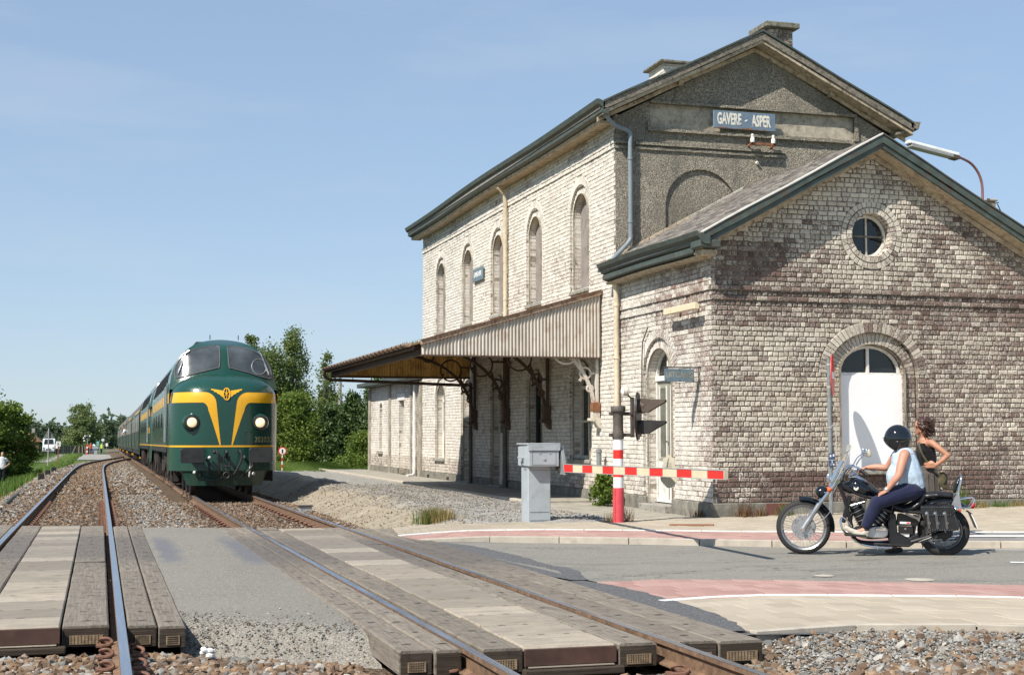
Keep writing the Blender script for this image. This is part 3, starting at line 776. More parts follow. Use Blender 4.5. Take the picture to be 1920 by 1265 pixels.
# ---- road, kerbs, cycle paths, pavements
NK = [(4.45, 19.8), (5.2, 19.72), (6.04, 19.45), (7.1, 18.92), (8.06, 18.36), (9.08, 17.76), (12.2, 15.93), (20, 11.3), (48, -5.2)]
NW = [(4.34, 20.75), (5.0, 21.0), (5.69, 21.1), (6.5, 21.0), (7.33, 20.72), (9.5, 19.68), (12.3, 17.9), (20, 13.3), (48, -3.2)]
NBK = [(4.6, 22.6), (5.4, 22.7), (6.2, 22.75), (7.1, 23.0), (8.2, 23.35), (10.3, 23.2), (14.5, 23.2), (22, 23.2), (50, 8)]
SK = [(5.0, 13.9), (5.2, 13.95), (5.4, 13.97), (5.94, 13.97), (7.15, 13.5), (8.14, 13.03), (9.04, 12.5), (12, 10.8), (30, 0.2), (46, -9.3)]
SW = [(5.0, 12.14), (5.2, 12.22), (5.57, 12.33), (6.21, 12.37), (6.95, 12.1), (8.39, 11.5), (12, 9.45), (30, -1.1), (45, -9.9)]
SO = [(4.92, 10.02), (5.1, 10.06), (5.35, 10.12), (6.1, 10.22), (6.58, 10.08), (7.17, 9.77), (9, 8.75), (12, 7.0), (30, -3.6), (44, -11.9)]
def line3(L, zf, n=60):
 P = catmull([(x, y, 0) for x, y in L], 10)
 P = resample(P, 0.1)
 return P
def loft_pts(A, B, n, zf):
 a = resample(catmull([(x, y, 0) for x, y in A], 10), 0.05); b = resample(catmull([(x, y, 0) for x, y in B], 10), 0.05)
 out = []
 for i in range(n + 1):
  t_ = i / n
  p = a[min(len(a) - 1, int(t_ * (len(a) - 1)))]; q = b[min(len(b) - 1, int(t_ * (len(b) - 1)))]
  out.append((p, q))
 return out
def sheet(name, A, B, mat, zf, label, n=160, dz=0.0, k=6):
 LP = loft_pts(A, B, n, zf)
 m = MB()
 vs = [];
 for p, q in LP:
  for j in range(k + 1):
   r = p.lerp(q, j / k); vs.append((r.x, r.y, zf(r.x) + dz))
 m.add(vs, [(i * (k + 1) + j, (i + 1) * (k + 1) + j, (i + 1) * (k + 1) + j + 1, i * (k + 1) + j + 1) for i in range(n) for j in range(k)])
 return tag(m.build(name, mat, smooth='all'), label, None, kind='structure')
sheet('road', NK, SK, 'asphalt', zroad, 'grey asphalt road leaving the crossing to the right')
m = MB()
m.add([(-1.32, 24.9, -.02), (-60, 50, -.1), (-60, 37, -.1), (-1.32, 12.2, -.02)], [(0, 1, 2, 3)])
tag(m.build('road', 'asphalt'), 'grey asphalt road left of the tracks', None, kind='structure')
m = MB()
m.grid(12, 60, lambda u, v: (lerp(0.66, 2.08, u), lerp(lerp(11.55, 10.4, u) + 0.15 * (fbm(u * 6, 3.3, 2) - .5), lerp(23.95, 23.35, u), v), -0.02 + 0.015 * math.sin(PI * u) - 0.3 * smooth01((0.045 - v) / 0.045)))
tag(m.build('road', 'asphalt_track', smooth='all'), 'patched asphalt strip between the two tracks', None, kind='structure')
PAVERS_LEFT = {}
def lay(root, A, B, size_u, size_v, zf, mat, name, limit, rows=None, umin=-1e9, umax=1e9, gap=0.006, stagger=0.5, h=0.05, matfn=None):
 """lays pavers between two lines: the nearest ones one by one, the rest joined"""
 a = resample(catmull([(x, y, 0) for x, y in A], 10), 0.02); b = resample(catmull([(x, y, 0) for x, y in B], 10), 0.02)
 L = 0.02 * (len(a) - 1) if False else sum((p - q).length for p, q in zip(a, a[1:]))
 def pt(u, v):
  t_ = max(0, min(1, u / L)); p = a[int(t_ * (len(a) - 1))]; q = b[int(t_ * (len(b) - 1))]
  return p.lerp(q, v)
 quads = []
 w = (a[len(a) // 4] - b[len(b) // 4]).length
 R = rows or max(1, int(round(w / size_v)))
 for r in range(R):
  u = -size_u * (stagger if r % 2 else 0)
  while u < L:
   u0 = max(0, u) ; u1 = min(L, u + size_u); u += size_u
   if u1 - u0 < 0.04: continue
   p = [pt(u0, r / R), pt(u1, r / R), pt(u1, (r + 1) / R), pt(u0, (r + 1) / R)]
   c = (p[0] + p[2]) / 2
   if not (umin <= c.x <= umax): continue
   if c.x * 0.96 - c.y * 0.282 > 0.42 * (c.x * 0.282 + c.y * 0.96): continue
   if c.x * 0.282 + c.y * 0.96 < 6: continue
   quads.append((c, p))
 quads.sort(key=lambda q: q[0].x * 0.282 + q[0].y * 0.96)
 def put(mm, c, p):
  jz = random.uniform(-0.003, 0.003)
  P = []
  for q in p:
   d = (c - q).normalized() * gap
   P.append(q + d)
  ch = 0.006; z = zf(c.x) + jz
  lo = [(q.x, q.y, zf(q.x) - h) for q in P]; mi = [(q.x, q.y, zf(q.x) + jz - ch) for q in P]
  hi = [(q.x + (c - q).normalized().x * ch, q.y + (c - q).normalized().y * ch, zf(q.x) + jz) for q in P]
  vs = lo + mi + hi; fs = [(8, 9, 10, 11)]
  for k in range(4):
   l = (k + 1) % 4; fs += [(k, l, 4 + l, 4 + k), (4 + k, 4 + l, 8 + l, 8 + k)]
  mm.add(vs, fs)
 for i, (c, p) in enumerate(quads[:limit]):
  mm = MB(); put(mm, c, p); mm.build(name, mat, root, fix=False)
 if quads[limit:]:
  mm = MB()
  for c, p in quads[limit:]: put(mm, c, p)
  mm.build(name + '_field', mat, root, fix=False)['kind'] = 'stuff'
def offset_line(A, B, t_): return [(lerp(p.x, q.x, t_), lerp(p.y, q.y, t_)) for p, q in loft_pts(A, B, 24, None)]
def path(name, label, A, B, zf, base=-0.012):
 o = sheet(name, A, B, 'joint_sand', zf, label, dz=base); ORG[o] = Vector((0, 0, 0)); return o
p1 = path('cycle_path', 'red paved cycle path along the far side of the road', NK, NW, zwalk, -0.01)
NKb = offset_line(NK, NW, 0.07); NWb = offset_line(NK, NW, 0.955)
lay(p1, NKb, NWb, 0.21, 0.21, zwalk, 'paver_red', 'red_paver', 230, umax=11.2, gap=.009)
lay(p1, NKb, NWb, 0.21, 0.21, zwalk, 'paver_grey', 'grey_paver', 60, umin=11.2)
p2 = path('pavement', 'beige paved pavement in front of the brick gable', NW, NBK, zwalk, -0.012)
lay(p2, NW, NBK, 0.3, 0.3, zwalk, 'paver_beige', 'beige_paver', 260, gap=0.005)
p3 = path('cycle_path', 'red paved cycle path on the near side of the road', SK, SW, zsouth)
lay(p3, SK, offset_line(SK, SW, 0.955), 0.22, 0.21, zsouth, 'paver_red', 'red_paver', 250, gap=.009)
p4 = path('pavement', 'beige paved pavement along the near side of the road', SW, SO, zsouth)
lay(p4, SW, offset_line(SW, SO, 0.94), 0.3, 0.3, zsouth, 'paver_beige', 'beige_paver', 250, gap=0.004)
def strip(A, zf, w0, w1, dz, umin=-99, umax=99, seg=None, name='x', mat='white_line', root=None, gap=0.012, h=0.05):
 """narrow stones along a line, offset w0..w1 to its left"""
 P = resample(catmull([(x, y, 0) for x, y in A], 10), seg or 0.5)
 for a, b in zip(P, P[1:]):
  if not (umin < a.x < umax) or a.x > 22 or a.x * 0.96 - a.y * 0.282 > 0.5 * (a.x * 0.282 + a.y * 0.96): continue
  d = (b - a).normalized(); n = Vector((-d.y, d.x, 0)); a2 = a + d * gap / 2; b2 = b - d * gap / 2
  q = [a2 + n * w0, b2 + n * w0, b2 + n * w1, a2 + n * w1]
  MB().hexa([(p.x, p.y, zf(p.x) + dz - h) for p in q] + [(p.x, p.y, zf(p.x) + dz) for p in q]).build(name, mat, root, bevel=0.004)
strip(NW, zwalk, -0.055, 0.055, 0.006, seg=0.6, name='edge_line_stone', root=p1)
strip(SW, zsouth, -0.05, 0.05, 0.006, seg=0.6, name='edge_line_stone', root=p3)
# kerb stones on the far side of the road (top level with the path)
kr = thing('kerb', 'pale stone kerb along the far road edge', None, (5, 19, 0)); kr['kind'] = 'structure'
strip(NK, zwalk, -0.02, 0.13, 0.008, seg=1.0, name='kerb_stone', mat='kerb_stone', root=kr, h=0.2)
kr2 = thing('kerb', 'pale stone edging of the near pavement above the gravel', None, (5, 10, 0)); kr2['kind'] = 'structure'
strip(SO, zsouth, 0.0, 0.09, 0.006, seg=1.0, name='kerb_stone', mat='kerb_stone', root=kr2, h=0.3)
# painted lines on the road
def paint_line(pts, w, label, zf=zroad, dz=0.006, name='road_line'):
 P = resample([(x, y, 0) for x, y in pts], 0.5); A = []; B = []
 for i, p in enumerate(P):
  d = (P[min(i + 1, len(P) - 1)] - P[max(i - 1, 0)]).normalized(); n = Vector((-d.y, d.x, 0)) * w / 2
  A.append((p.x - n.x, p.y - n.y, zf(p.x) + dz)); B.append((p.x + n.x, p.y + n.y, zf(p.x) + dz))
 return tag(MB().ribbon(A, B).build(name, 'white_line'), label, None, kind='structure')
paint_line([(10.2, 16.75), (12.2, 15.58), (20, 11.0), (40, -0.8)], 0.07, 'thin white line along the far road edge behind the motorcycle')
paint_line([(10.55, 14.62), (11.3, 14.2), (13.2, 13.1)], 0.16, 'broken white centre line at the right edge of the road')
paint_line([(11.0, 17.68), (12.4, 16.87), (20, 12.35), (40, .6)], 0.34, 'wide white band across the grey cycle path', zf=zwalk, dz=0.009)
# tar patches along the right deck
def tar(pts, w, label, zf):
 P = resample([(x, y, 0) for x, y in pts], 0.12); A = []; B = []
 for i, p in enumerate(P):
  d = (P[min(i + 1, len(P) - 1)] - P[max(i - 1, 0)]).normalized(); n = Vector((-d.y, d.x, 0))
  e_ = min(1, 8 * min(i, len(P) - 1 - i) / len(P)); a = w * e_ * .4 + .16; b = w * e_ * (0.3 + 0.3 * vnoise(i * 0.3, 5, 4) + .14 * vnoise(i * 1.7, 9, 4))
  A.append((p.x - n.x * a, p.y - n.y * a, zf(p.x) + .004)); B.append((p.x + n.x * b, p.y + n.y * b, zf(p.x + n.x * b) + 0.004))
 return tag(MB().ribbon(A, B).build('tar_patch', 'asphalt_dark'), label, None, kind='structure')
tar([(4.72, 19.5), (4.85, 17.8), (4.98, 16.0), (4.98, 14.1)], 0.4, 'dark tar seam between deck and road', zroad)
m = MB(); m.grid(8, 50, lambda u, v: (lerp(4.3, 5.6, u), lerp(10.0, 20.4, v), min(zroad(lerp(4.3, 5.6, u)), zsouth(lerp(4.3, 5.6, u))) - .014)); tag(m.build('road_edge', 'asphalt_dark', smooth='all'), 'dark asphalt joint between the deck and the paving', None, kind='structure')
tar([(4.9, 14.0), (4.95, 12.6), (4.93, 11.2), (4.87, 10.1)], 0.3, 'dark tar seam between deck and near pavement', zsouth)
m = MB()
for cx_, cy_, r in ((7.72, 14.02, 0.11), (8.5, 13.35, 0.16)):
 m = MB(); m.lathe([(0.001, 0.004), (r * 0.8, 0.004), (r, 0.001)], 20, Matrix.Translation((cx_, cy_, zroad(cx_) + 0.004)) )
 tag(m.build('survey_mark', 'kerb_stone'), 'round pale cover set in the asphalt' + (', the smaller one' if r < .12 else ', the larger one'), 'cover')
MB().hexa([(p[0], p[1], zwalk(p[0]) - .02) for p in ((8.9, 21.25), (9.55, 20.95), (9.68, 21.2), (9.03, 21.5))] + [(p[0], p[1], zwalk(p[0]) + .014) for p in ((8.9, 21.25), (9.55, 20.95), (9.68, 21.2), (9.03, 21.5))]).build('drain_cover', 'steel_rusty_plate', bevel=.006)
o = tag(bpy.data.objects['drain_cover'], 'rectangular rusty drain cover in the beige pavement', 'drain cover'); o.data.materials[0] = MAT['rust']
# ---- rails
RAIL = [(-0.036, 0), (0.036, 0), (0.036, -0.03), (0.012, -0.048), (0.009, -0.135), (0.07, -0.152), (0.07, -0.165), (-0.07, -0.165), (-0.07, -0.152), (-0.009, -0.135), (-0.012, -0.048), (-0.036, -0.03)]
clip_me = None
def make_clip():
 m = MB()
 pts = [(0.0, -0.07, 0.01), (0.05, -0.072, 0.015), (0.085, -0.05, 0.03), (0.09, -0.01, 0.05), (0.06, 0.02, 0.062), (0.02, 0.03, 0.055), (0.0, 0.05, 0.03), (0.03, 0.075, 0.015), (0.075, 0.07, 0.012)]
 m.tube(catmull(pts, 3), 0.013, 6)
 m.cbox((0.05, 0, 0.004), (0.15, 0.13, 0.016))
 return m
def rail(fn, off, y0, y1, label, clips):
 root = thing('rail', label, 'rail', (fn(10) + off, 10, -0.165), group='running rails')
 Y = list(np.arange(y0, min(y1, 90), 0.6)) + list(np.arange(90, y1, 2.5)) if y1 > 90 else list(np.arange(y0, y1, 0.6))
 m = MB(); n = len(RAIL); vs = []; top = MB(); A = []; B = []
 for y in Y:
  x = fn(y) + off; z = zr(y)
  vs += [(x + u, y, z + v) for u, v in RAIL]
  A.append((x - 0.033, y, z + 0.003)); B.append((x + 0.033, y, z + 0.003))
 m.add(vs, [(i * n + k, i * n + (k + 1) % n, (i + 1) * n + (k + 1) % n, (i + 1) * n + k) for i in range(len(Y) - 1) for k in range(n)])
 m.build('web', 'rail_side', root)
 top.ribbon(A, B).build('running_surface', 'rail_top', root, fix=False)
 global clip_me
 for y in clips:
  for sd in (-1, 1):
   if clip_me is None:
    o = make_clip().build('clip', 'rail_clip', root, w=False, smooth=True); clip_me = o.data
   else:
    o = link(bpy.data.objects.new('clip', clip_me)); o.parent = root
   o.location = Vector((fn(y) + off + sd * 0.065, y, zr(y) - 0.16)) - ORG[root]
   o.rotation_euler = (0, 0, 0 if sd > 0 else PI)
 return root
near = [8.0, 8.6, 9.2, 9.75]; nearL = [8.7, 9.3, 9.9, 10.5, 11.1, 11.7]; farc = list(np.arange(24.4, 38, 0.6))
G = 0.7525
rail(lt, -G, -30, 150, 'left rail of the left track, shiny on top', [y for y in farc])
rail(lt, G, -30, 150, 'right rail of the left track, shiny on top', nearL + farc)
rail(rt, -G, -30, 420, 'left rail of the right track, running under the locomotive', near + farc[:18])
rail(rt, G, -30, 420, 'right rail of the right track, nearest the station', near + farc[:18])
# sleepers, mostly covered
sl = None
def sleeper(fn, y, label, group):
 global sl
 if sl is None:
  mm = MB(); mm.box(-1.25, 1.25, -0.115, 0.115, -0.12, 0.0); mm.add([], [])
  sl = mm.build('sleeper', 'plank_end', w=False, bevel=0.012); o = sl
 else:
  o = link(sl.copy())
 o.location = (fn(y), y, zr(y) - 0.172)
 tag(o, label, 'sleeper', group)
for y in list(np.arange(24.4, 45, 0.6)): sleeper(lt, y, 'dark sleeper half buried in ballast under the left track', 'sleepers of the left track')
for y in list(np.arange(24.4, 36, 0.6)): sleeper(rt, y, 'dark sleeper half buried in ballast under the right track', 'sleepers of the right track')
# ---- crossing decks
def far_y(X): return 24.35 - 0.43 * X
def deck(name, label, fn, near_y, cols, conc, loc):
 root = thing(name, label, 'crossing deck', loc, group='crossing decks')
 rec = MB(); ends = MB()
 for (a, b, lens, dn) in cols:
  xm = (a + b) / 2; y0 = near_y + dn; y1 = far_y(fn(20) + xm) + random.uniform(-.08, .08); y = y0; k = 0
  while y < y1 - 0.15:
   l = lens * random.uniform(0.9, 1.1); ye = min(y + l, y1)
   if y1 - ye < 0.5: ye = y1
   m = MB(); tz = random.uniform(-0.012, 0.002); tl = random.uniform(-0.004, 0.004)
   # plank follows the rail; chamfered rim
   n = max(2, int((ye - y) / 0.5) + 1)
   sec = []
   for i in range(n):
    yy = lerp(y + 0.006, ye - 0.006, i / (n - 1)); c = fn(yy)
    wob = 0.006 * (vnoise(yy * 3, a * 9, 8) - .5)
    sec.append([(c + a + 0.004 + wob, yy, -0.17), (c + b - 0.004 + wob, yy, -0.17), (c + b - 0.004 + wob, yy, tz - 0.014), (c + b - 0.018 + wob, yy, tz + tl), (c + a + 0.018 + wob, yy, tz), (c + a + 0.004 + wob, yy, tz - 0.014)])
   vs = [p for s_ in sec for p in s_]
   fs = [(i * 6 + q, i * 6 + (q + 1) % 6, (i + 1) * 6 + (q + 1) % 6, (i + 1) * 6 + q) for i in range(n - 1) for q in range(6)]
   fs += [(5, 4, 3, 2, 1, 0), tuple((n - 1) * 6 + q for q in range(6))]
   m.add(vs, fs); m.build('timber_plank', 'plank_timber', root)
   if k == 0:
    c = fn(y)
    MB().box(c + a + 0.012, c + b - 0.012, y - 0.004, y + 0.004, -0.168, tz - 0.02).build('plank_end_grain', 'plank_end', root)
    if b - a > 0.2:
     pm = MB(); pa = c + a + 0.06; pb = c + b - 0.05; zz = (-0.15, -0.08)
     pm.box(pa, pb, y - 0.012, y - 0.006, zz[0], zz[1]);
     o = pm.build('nail_plate', 'nail_plate', root)
     hm = MB()
     for ii in range(9):
      for jj in range(4): hm.box(pa + 0.01 + ii * (pb - pa - .02) / 9, pa + 0.01 + ii * (pb - pa - .02) / 9 + .006, y - 0.014, y - 0.0125, zz[0] + .008 + jj * .016, zz[0] + .018 + jj * .016)
     hm.build('nail_slots', 'hole_dark', root)['kind'] = 'stuff'
   for yy in np.arange(y + 0.3, ye - 0.2, 0.62):
    c = fn(yy) + xm + random.uniform(-.04, .04)
    rec.lathe([(0.001, 0.0), (1, 0.0)], 8, Matrix.Translation((c, yy, tz + 0.0035 + max(0, tl))) @ Matrix.Diagonal((random.uniform(.02, .045), .012, 1, 1)))
   y = ye; k += 1
 a, b = conc; y = near_y - 0.02; k = 0; ym = far_y(fn(20) + (a + b) / 2)
 while y < ym - 0.2:
  ye = min(ym, y + (0.9 if k == 0 and False else 0.6)); tz = random.uniform(-0.006, 0.006); c = fn((y + ye) / 2)
  m = MB(); x0, x1 = c + a + 0.008, c + b - 0.008;
  m.box(x0, x1, y + 0.006, ye - 0.006, -0.15, tz); m.build('concrete_plank', 'plank_concrete', root, bevel=0.01)
  if k == 0:
   MB().box(x0 - 0.004, x1 + 0.004, y - 0.016, y + 0.004, -0.135, tz - 0.012).build('steel_nosing', 'steel_rusty_plate', root, bevel=0.004)
   MB().box(x0 - 0.02, x1 + 0.05, y - 0.07, y + 0.2, -0.21, -0.152).build('bearer', 'plank_end', root, bevel=0.01)
   MB().box(x0 + 0.02, x1 - 0.02, y - 0.045, y - 0.01, -0.148, -0.137).build('lip', 'plank_concrete', root, bevel=0.004)
  for xx in (0.2, 0.5, 0.8):
   if random.random() < .75: rec.lathe([(0.001, 0.0), (1, 0.0)], 8, Matrix.Translation((lerp(x0, x1, xx) + random.uniform(-.05, .05), ye - 0.02, tz + 0.0035)) @ Matrix.Diagonal((random.uniform(.02, .05), .009, 1, 1)))
  y = ye; k += 1
 rec.build('bolt_recess_shade', 'hole_dark', root, fix=False)['kind'] = 'stuff'  # flat discs; the shade inside the dents is put into their dark colour
 return root
deck('crossing_deck', 'crossing deck of timber and concrete planks on the left track', lt, 11.75,
     [(-1.35, -0.80, 4.5, 0.1), (-0.66, -0.335, 6.5, 0), (0.30, 0.665, 6.2, 0.02), (0.80, 1.03, 4.8, -0.12), (1.035, 1.25, 5.4, -0.22)], (-0.33, 0.295), (-0.56, 12, -0.17))
deck('crossing_deck', 'crossing deck of timber and concrete planks on the right track', rt, 9.68,
     [(-1.24, -1.0, 4.6, 0.05), (-0.995, -0.80, 5.2, 0.0), (-0.655, -0.355, 4.4, -0.02), (0.36, 0.66, 4.8, -0.04), (0.80, 1.11, 4.2, -0.1), (1.115, 1.47, 5.0, -0.12)], (-0.35, 0.355), (3.2, 10, -0.17))
# ---- loose stones
def stones(name, label, pts, size, cols, mat='stone', hi=True, flat=0.7):
 """pts (n,3), size (n,), cols (n,3)"""
 n = len(pts)
 if hi:
  ph = (1 + 5 ** .5) / 2
  bv = np.array([(-1, ph, 0), (1, ph, 0), (-1, -ph, 0), (1, -ph, 0), (0, -1, ph), (0, 1, ph), (0, -1, -ph), (0, 1, -ph), (ph, 0, -1), (ph, 0, 1), (-ph, 0, -1), (-ph, 0, 1)]) / 1.9
  bf = np.array([(0, 11, 5), (0, 5, 1), (0, 1, 7), (0, 7, 10), (0, 10, 11), (1, 5, 9), (5, 11, 4), (11, 10, 2), (10, 7, 6), (7, 1, 8), (3, 9, 4), (3, 4, 2), (3, 2, 6), (3, 6, 8), (3, 8, 9), (4, 9, 5), (2, 4, 11), (6, 2, 10), (8, 6, 7), (9, 8, 1)])
 else:
  bv = np.array([(1, 0, 0), (-1, 0, 0), (0, 1, 0), (0, -1, 0), (0, 0, 1), (0, 0, -1.0)])
  bf = np.array([(4, 0, 2), (4, 2, 1), (4, 1, 3), (4, 3, 0), (5, 2, 0), (5, 1, 2), (5, 3, 1), (5, 0, 3)])
 k = len(bv)
 V = bv[None] * RNG.uniform(0.62, 1.3, (n, k, 1)) * np.stack([RNG.uniform(.8, 1.35, n), RNG.uniform(.7, 1.1, n), RNG.uniform(flat * .7, flat * 1.2, n)], 1)[:, None, :]
 a = RNG.uniform(0, 2 * PI, n); b = RNG.normal(0, .45, n); ca, sa, cb, sb = np.cos(a), np.sin(a), np.cos(b), np.sin(b)
 X = V[..., 0] * cb[:, None] + V[..., 2] * sb[:, None]; Z = -V[..., 0] * sb[:, None] + V[..., 2] * cb[:, None]; Y = V[..., 1]
 W = np.stack([X * ca[:, None] - Y * sa[:, None], X * sa[:, None] + Y * ca[:, None], Z], -1) * (size[:, None, None] * 0.5) + pts[:, None, :]
 F = (bf[None] + (np.arange(n) * k)[:, None, None]).reshape(-1, 3)
 C = np.concatenate([np.repeat(cols[:, None, :], k, 1), np.ones((n, k, 1))], -1)
 o = np_mesh(name, W.reshape(-1, 3), F, mat, C.reshape(-1, 4))
 return tag(o, label, 'stones', kind='stuff')
def stone_cols(n, brown):
 g = np.array([[.40, .39, .36], [.30, .30, .28], [.50, .48, .43], [.34, .31, .26], [.22, .22, .21]]); w = np.array([[.19, .125, .08], [.23, .15, .092], [.14, .095, .064], [.28, .195, .125], [.24, .185, .14]])
 i = RNG.integers(0, 5, n); pick = RNG.random(n) < brown
 c = np.where(pick[:, None], w[i], g[i] * .8); return c * RNG.uniform(.7, 1.15, (n, 1))
def scatter(n, x0, x1, y0, y1, keep, zf, lift, smin, smax, brownf):
 x = RNG.uniform(x0, x1, n); y = RNG.uniform(y0, y1, n)
 k = np.array([keep(a, b) for a, b in zip(x, y)]); x = x[k]; y = y[k]; n = len(x)
 s_ = RNG.uniform(smin, smax, n) ** 1.0; z = np.array([zf(a, b) for a, b in zip(x, y)]) + s_ * lift + RNG.uniform(-.006, .02, n)
 br = np.array([brownf(a, b) for a, b in zip(x, y)])
 return np.stack([x, y, z], 1), s_, stone_cols(n, br)
def offrail(x, y):
 return all(abs(x - c) > 0.085 for c in (lt(y) - G, lt(y) + G, rt(y) - G, rt(y) + G))
def keep_near(x, y):
 if y > 12.4 or not offrail(x, y): return False
 if -1.95 < x < 0.72 and y > 11.62: return False
 if 0.72 <= x < 1.9 and y > 11.3 - 0.55 * (x - 0.72): return False
 if 1.9 <= x < 4.9 and y > 9.5: return False
 if x >= 4.7 and y > interp([p[0] for p in SO], [p[1] for p in SO], x) - 0.03: return False
 d = x * .282 + y * .96
 return 6.2 < d and abs(x * .96 - y * .282) < 0.42 * d
p_, s_, c_ = scatter(52000, -3, 8.5, 6.0, 12.4, lambda x, y: keep_near(x, y) and (x < 4.7 or y < 8.5 + 0.5 * (fbm(x * 2, 4, 1) - .5) or RNG.random() < 0.12), bed_z, 0.08, 0.03, 0.095, lambda x, y: 0.72 if x < 2 or y < 9 else 0.5)
stones('ballast_stones', 'brown and grey ballast stones in front of the crossing', p_, s_, c_)
p_, s_, c_ = scatter(30000, 4.5, 8.5, 6.5, 10.3, lambda x, y: keep_near(x, y) and y > 8.2, bed_z, 0.15, 0.014, 0.04, lambda x, y: 0.12)
stones('fine_gravel', 'fine pale gravel below the near pavement edge', p_, s_, c_, hi=False)
def ramp_z(x, y):
 u = (x - .66) / 1.42; a = lerp(11.55, 10.4, u); v = max(0, (y - a) / (lerp(23.95, 23.35, u) - a)); return -.02 - .3 * smooth01((.045 - v) / .045)
p_, s_, c_ = scatter(16000, .68, 2.0, 10.3, 12.6, lambda x, y: y > lerp(11.55, 10.4, (x - .66) / 1.42) - .02 and y < lerp(11.55, 10.4, (x - .66) / 1.42) + RNG.exponential(.35), ramp_z, 0.1, 0.008, 0.03, lambda x, y: .15)
stones('fine_gravel', 'loose grit along the crumbling asphalt edge between the tracks', p_, s_, c_ * .95, hi=False)
p_, s_, c_ = scatter(5000, -1.5, 4.2, 10, 24, lambda x, y: any(.04 < abs(x - c) < .1 for c in (lt(y) - G, lt(y) + G, rt(y) - G, rt(y) + G)) and y < far_y(x) and (y > 11.9 or x > 2), lambda x, y: -.1, 0.2, 0.012, 0.035, lambda x, y: .5)
stones('fine_gravel', 'grit packed in the gaps beside the rails of the crossing', p_, s_, c_, hi=False)
def keep_far(x, y): return offrail(x, y) and not (abs(x - rt(y)) < 1.3 and y > 38) and y > far_y(x) + 0.05 and x < 4.75
p_, s_, c_ = scatter(30000, -3.4, 4.8, 21.8, 44, keep_far, bed_z, 0.25, 0.04, 0.085, lambda x, y: 0.9 if abs(x - lt(y)) < 1.1 or abs(x - rt(y)) < 1.2 or x > 4.2 else (0.42 if 0.7 < x < 1.7 else 0.6))
stones('ballast_stones', 'ballast stones between the tracks just beyond the crossing', p_, s_, c_, hi=False)
p_, s_, c_ = scatter(22000, -4.2, 2.2, 44, 150, lambda x, y: offrail(x, y) and x < rt(y) - 1.3, bed_z, 0.3, 0.08, 0.15, lambda x, y: 0.88 if abs(x - lt(y)) < 1.1 else 0.55)
stones('ballast_stones', 'ballast stones along the left track in the distance', p_, s_, c_, hi=False)
p_, s_, c_ = scatter(9000, 4.6, 8.6, 22.8, 40, lambda x, y: y > 22.9 - .36 * (x - 4.3) and RNG.random() < (1.0 if x > 5.6 else 0.35), lambda x, y: bank((x - 4.35) / 4.37, (y - 21.2) / 36.3)[2], 0.1, 0.015, 0.05, lambda x, y: 0.15 if x > 5.6 else 0.6)
stones('fine_gravel', 'fine grey gravel on the bank beside the platform', p_, s_, c_, hi=False)
# ================================================================== station building
BX, GY, MY, MFAR = 10.4, 22.83, 27.6, 46.1
RX = 13.68                                   # ridge
BR = 16.96                                   # right wall
st = thing('station_building', 'old whitewashed brick railway station with rendered upper gable', 'station', (13.68, 35, 0))
class Plane:
 def __init__(s, kind, c): s.k = kind; s.c = c
 def p(s, u, z, d):
  return (u, s.c - d, z) if s.k == 'y' else (s.c - d, u, z)
 def quad(s, a, b, c, d): return (a, b, c, d) if s.k == 'y' else (d, c, b, a)
class Op:
 """arched, rectangular or round opening; ring = width of brick arch around it"""
 def __init__(s, uc, w, z0, zs, rise, ring=0.0):
  s.uc, s.w, s.z0, s.zs, s.rise, s.ring = uc, w, z0, zs, rise, ring
 def half(s, z, grow=0.0):
  if z < s.z0 - grow * (1 if s.z0 == s.zs else 0):
   if not (s.z0 == s.zs): return None
  if s.z0 == s.zs:                        # round
   r = s.w + grow; d = abs(z - s.zs)
   return math.sqrt(r * r - d * d) if d < r else None
  if z < s.zs: return s.w
  r = s.rise + grow
  if s.rise <= 0: return None
  t_ = (z - s.zs) / r
  return (s.w + grow) * math.sqrt(1 - t_ * t_) if t_ < 1 else None
def spans(u0, u1, ops, z, grow):
 iv = [(u0, u1)]
 for o in ops:
  h = o.half(z, o.ring if grow else 0.0)
  if h is None: continue
  a, b = o.uc - h, o.uc + h; nv = []
  for (p, q) in iv:
   if b <= p or a >= q: nv.append((p, q)); continue
   if a > p: nv.append((p, a))
   if b < q: nv.append((b, q))
  iv = nv
 return iv
GB = []      # single bricks of the gable, candidates for objects of their own
def brick_geo(mm, pl, u0, u1, z0, z1, d0, d1, colr, rough=0):
 """one worn brick: back at d0, face at d1"""
 e = 0.013 if rough else 0.007; ja = .0055 if rough else .003; j = lambda: random.uniform(-ja, ja)
 V = [pl.p(u0, z0, d0), pl.p(u1, z0, d0), pl.p(u1, z1, d0), pl.p(u0, z1, d0)]
 V += [pl.p(u0 + j(), z0 + j(), d1 - e), pl.p(u1 + j(), z0 + j(), d1 - e), pl.p(u1 + j(), z1 + j(), d1 - e), pl.p(u0 + j(), z1 + j(), d1 - e)]
 V += [pl.p(u0 + e + j(), z0 + e + j(), d1 + j() * .7), pl.p(u1 - e + j(), z0 + e + j(), d1 + j() * .7), pl.p(u1 - e + j(), z1 - e + j(), d1 + j() * .7), pl.p(u0 + e + j(), z1 - e + j(), d1 + j() * .7)]
 F = [(8, 9, 10, 11)]
 for k in range(4):
  l = (k + 1) % 4; F += [(k, l, 4 + l, 4 + k), (4 + k, 4 + l, 8 + l, 8 + k)]
 if pl.k != 'y': F = [tuple(reversed(f)) for f in F]
 mm.cur = colr; mm.add(V, F)
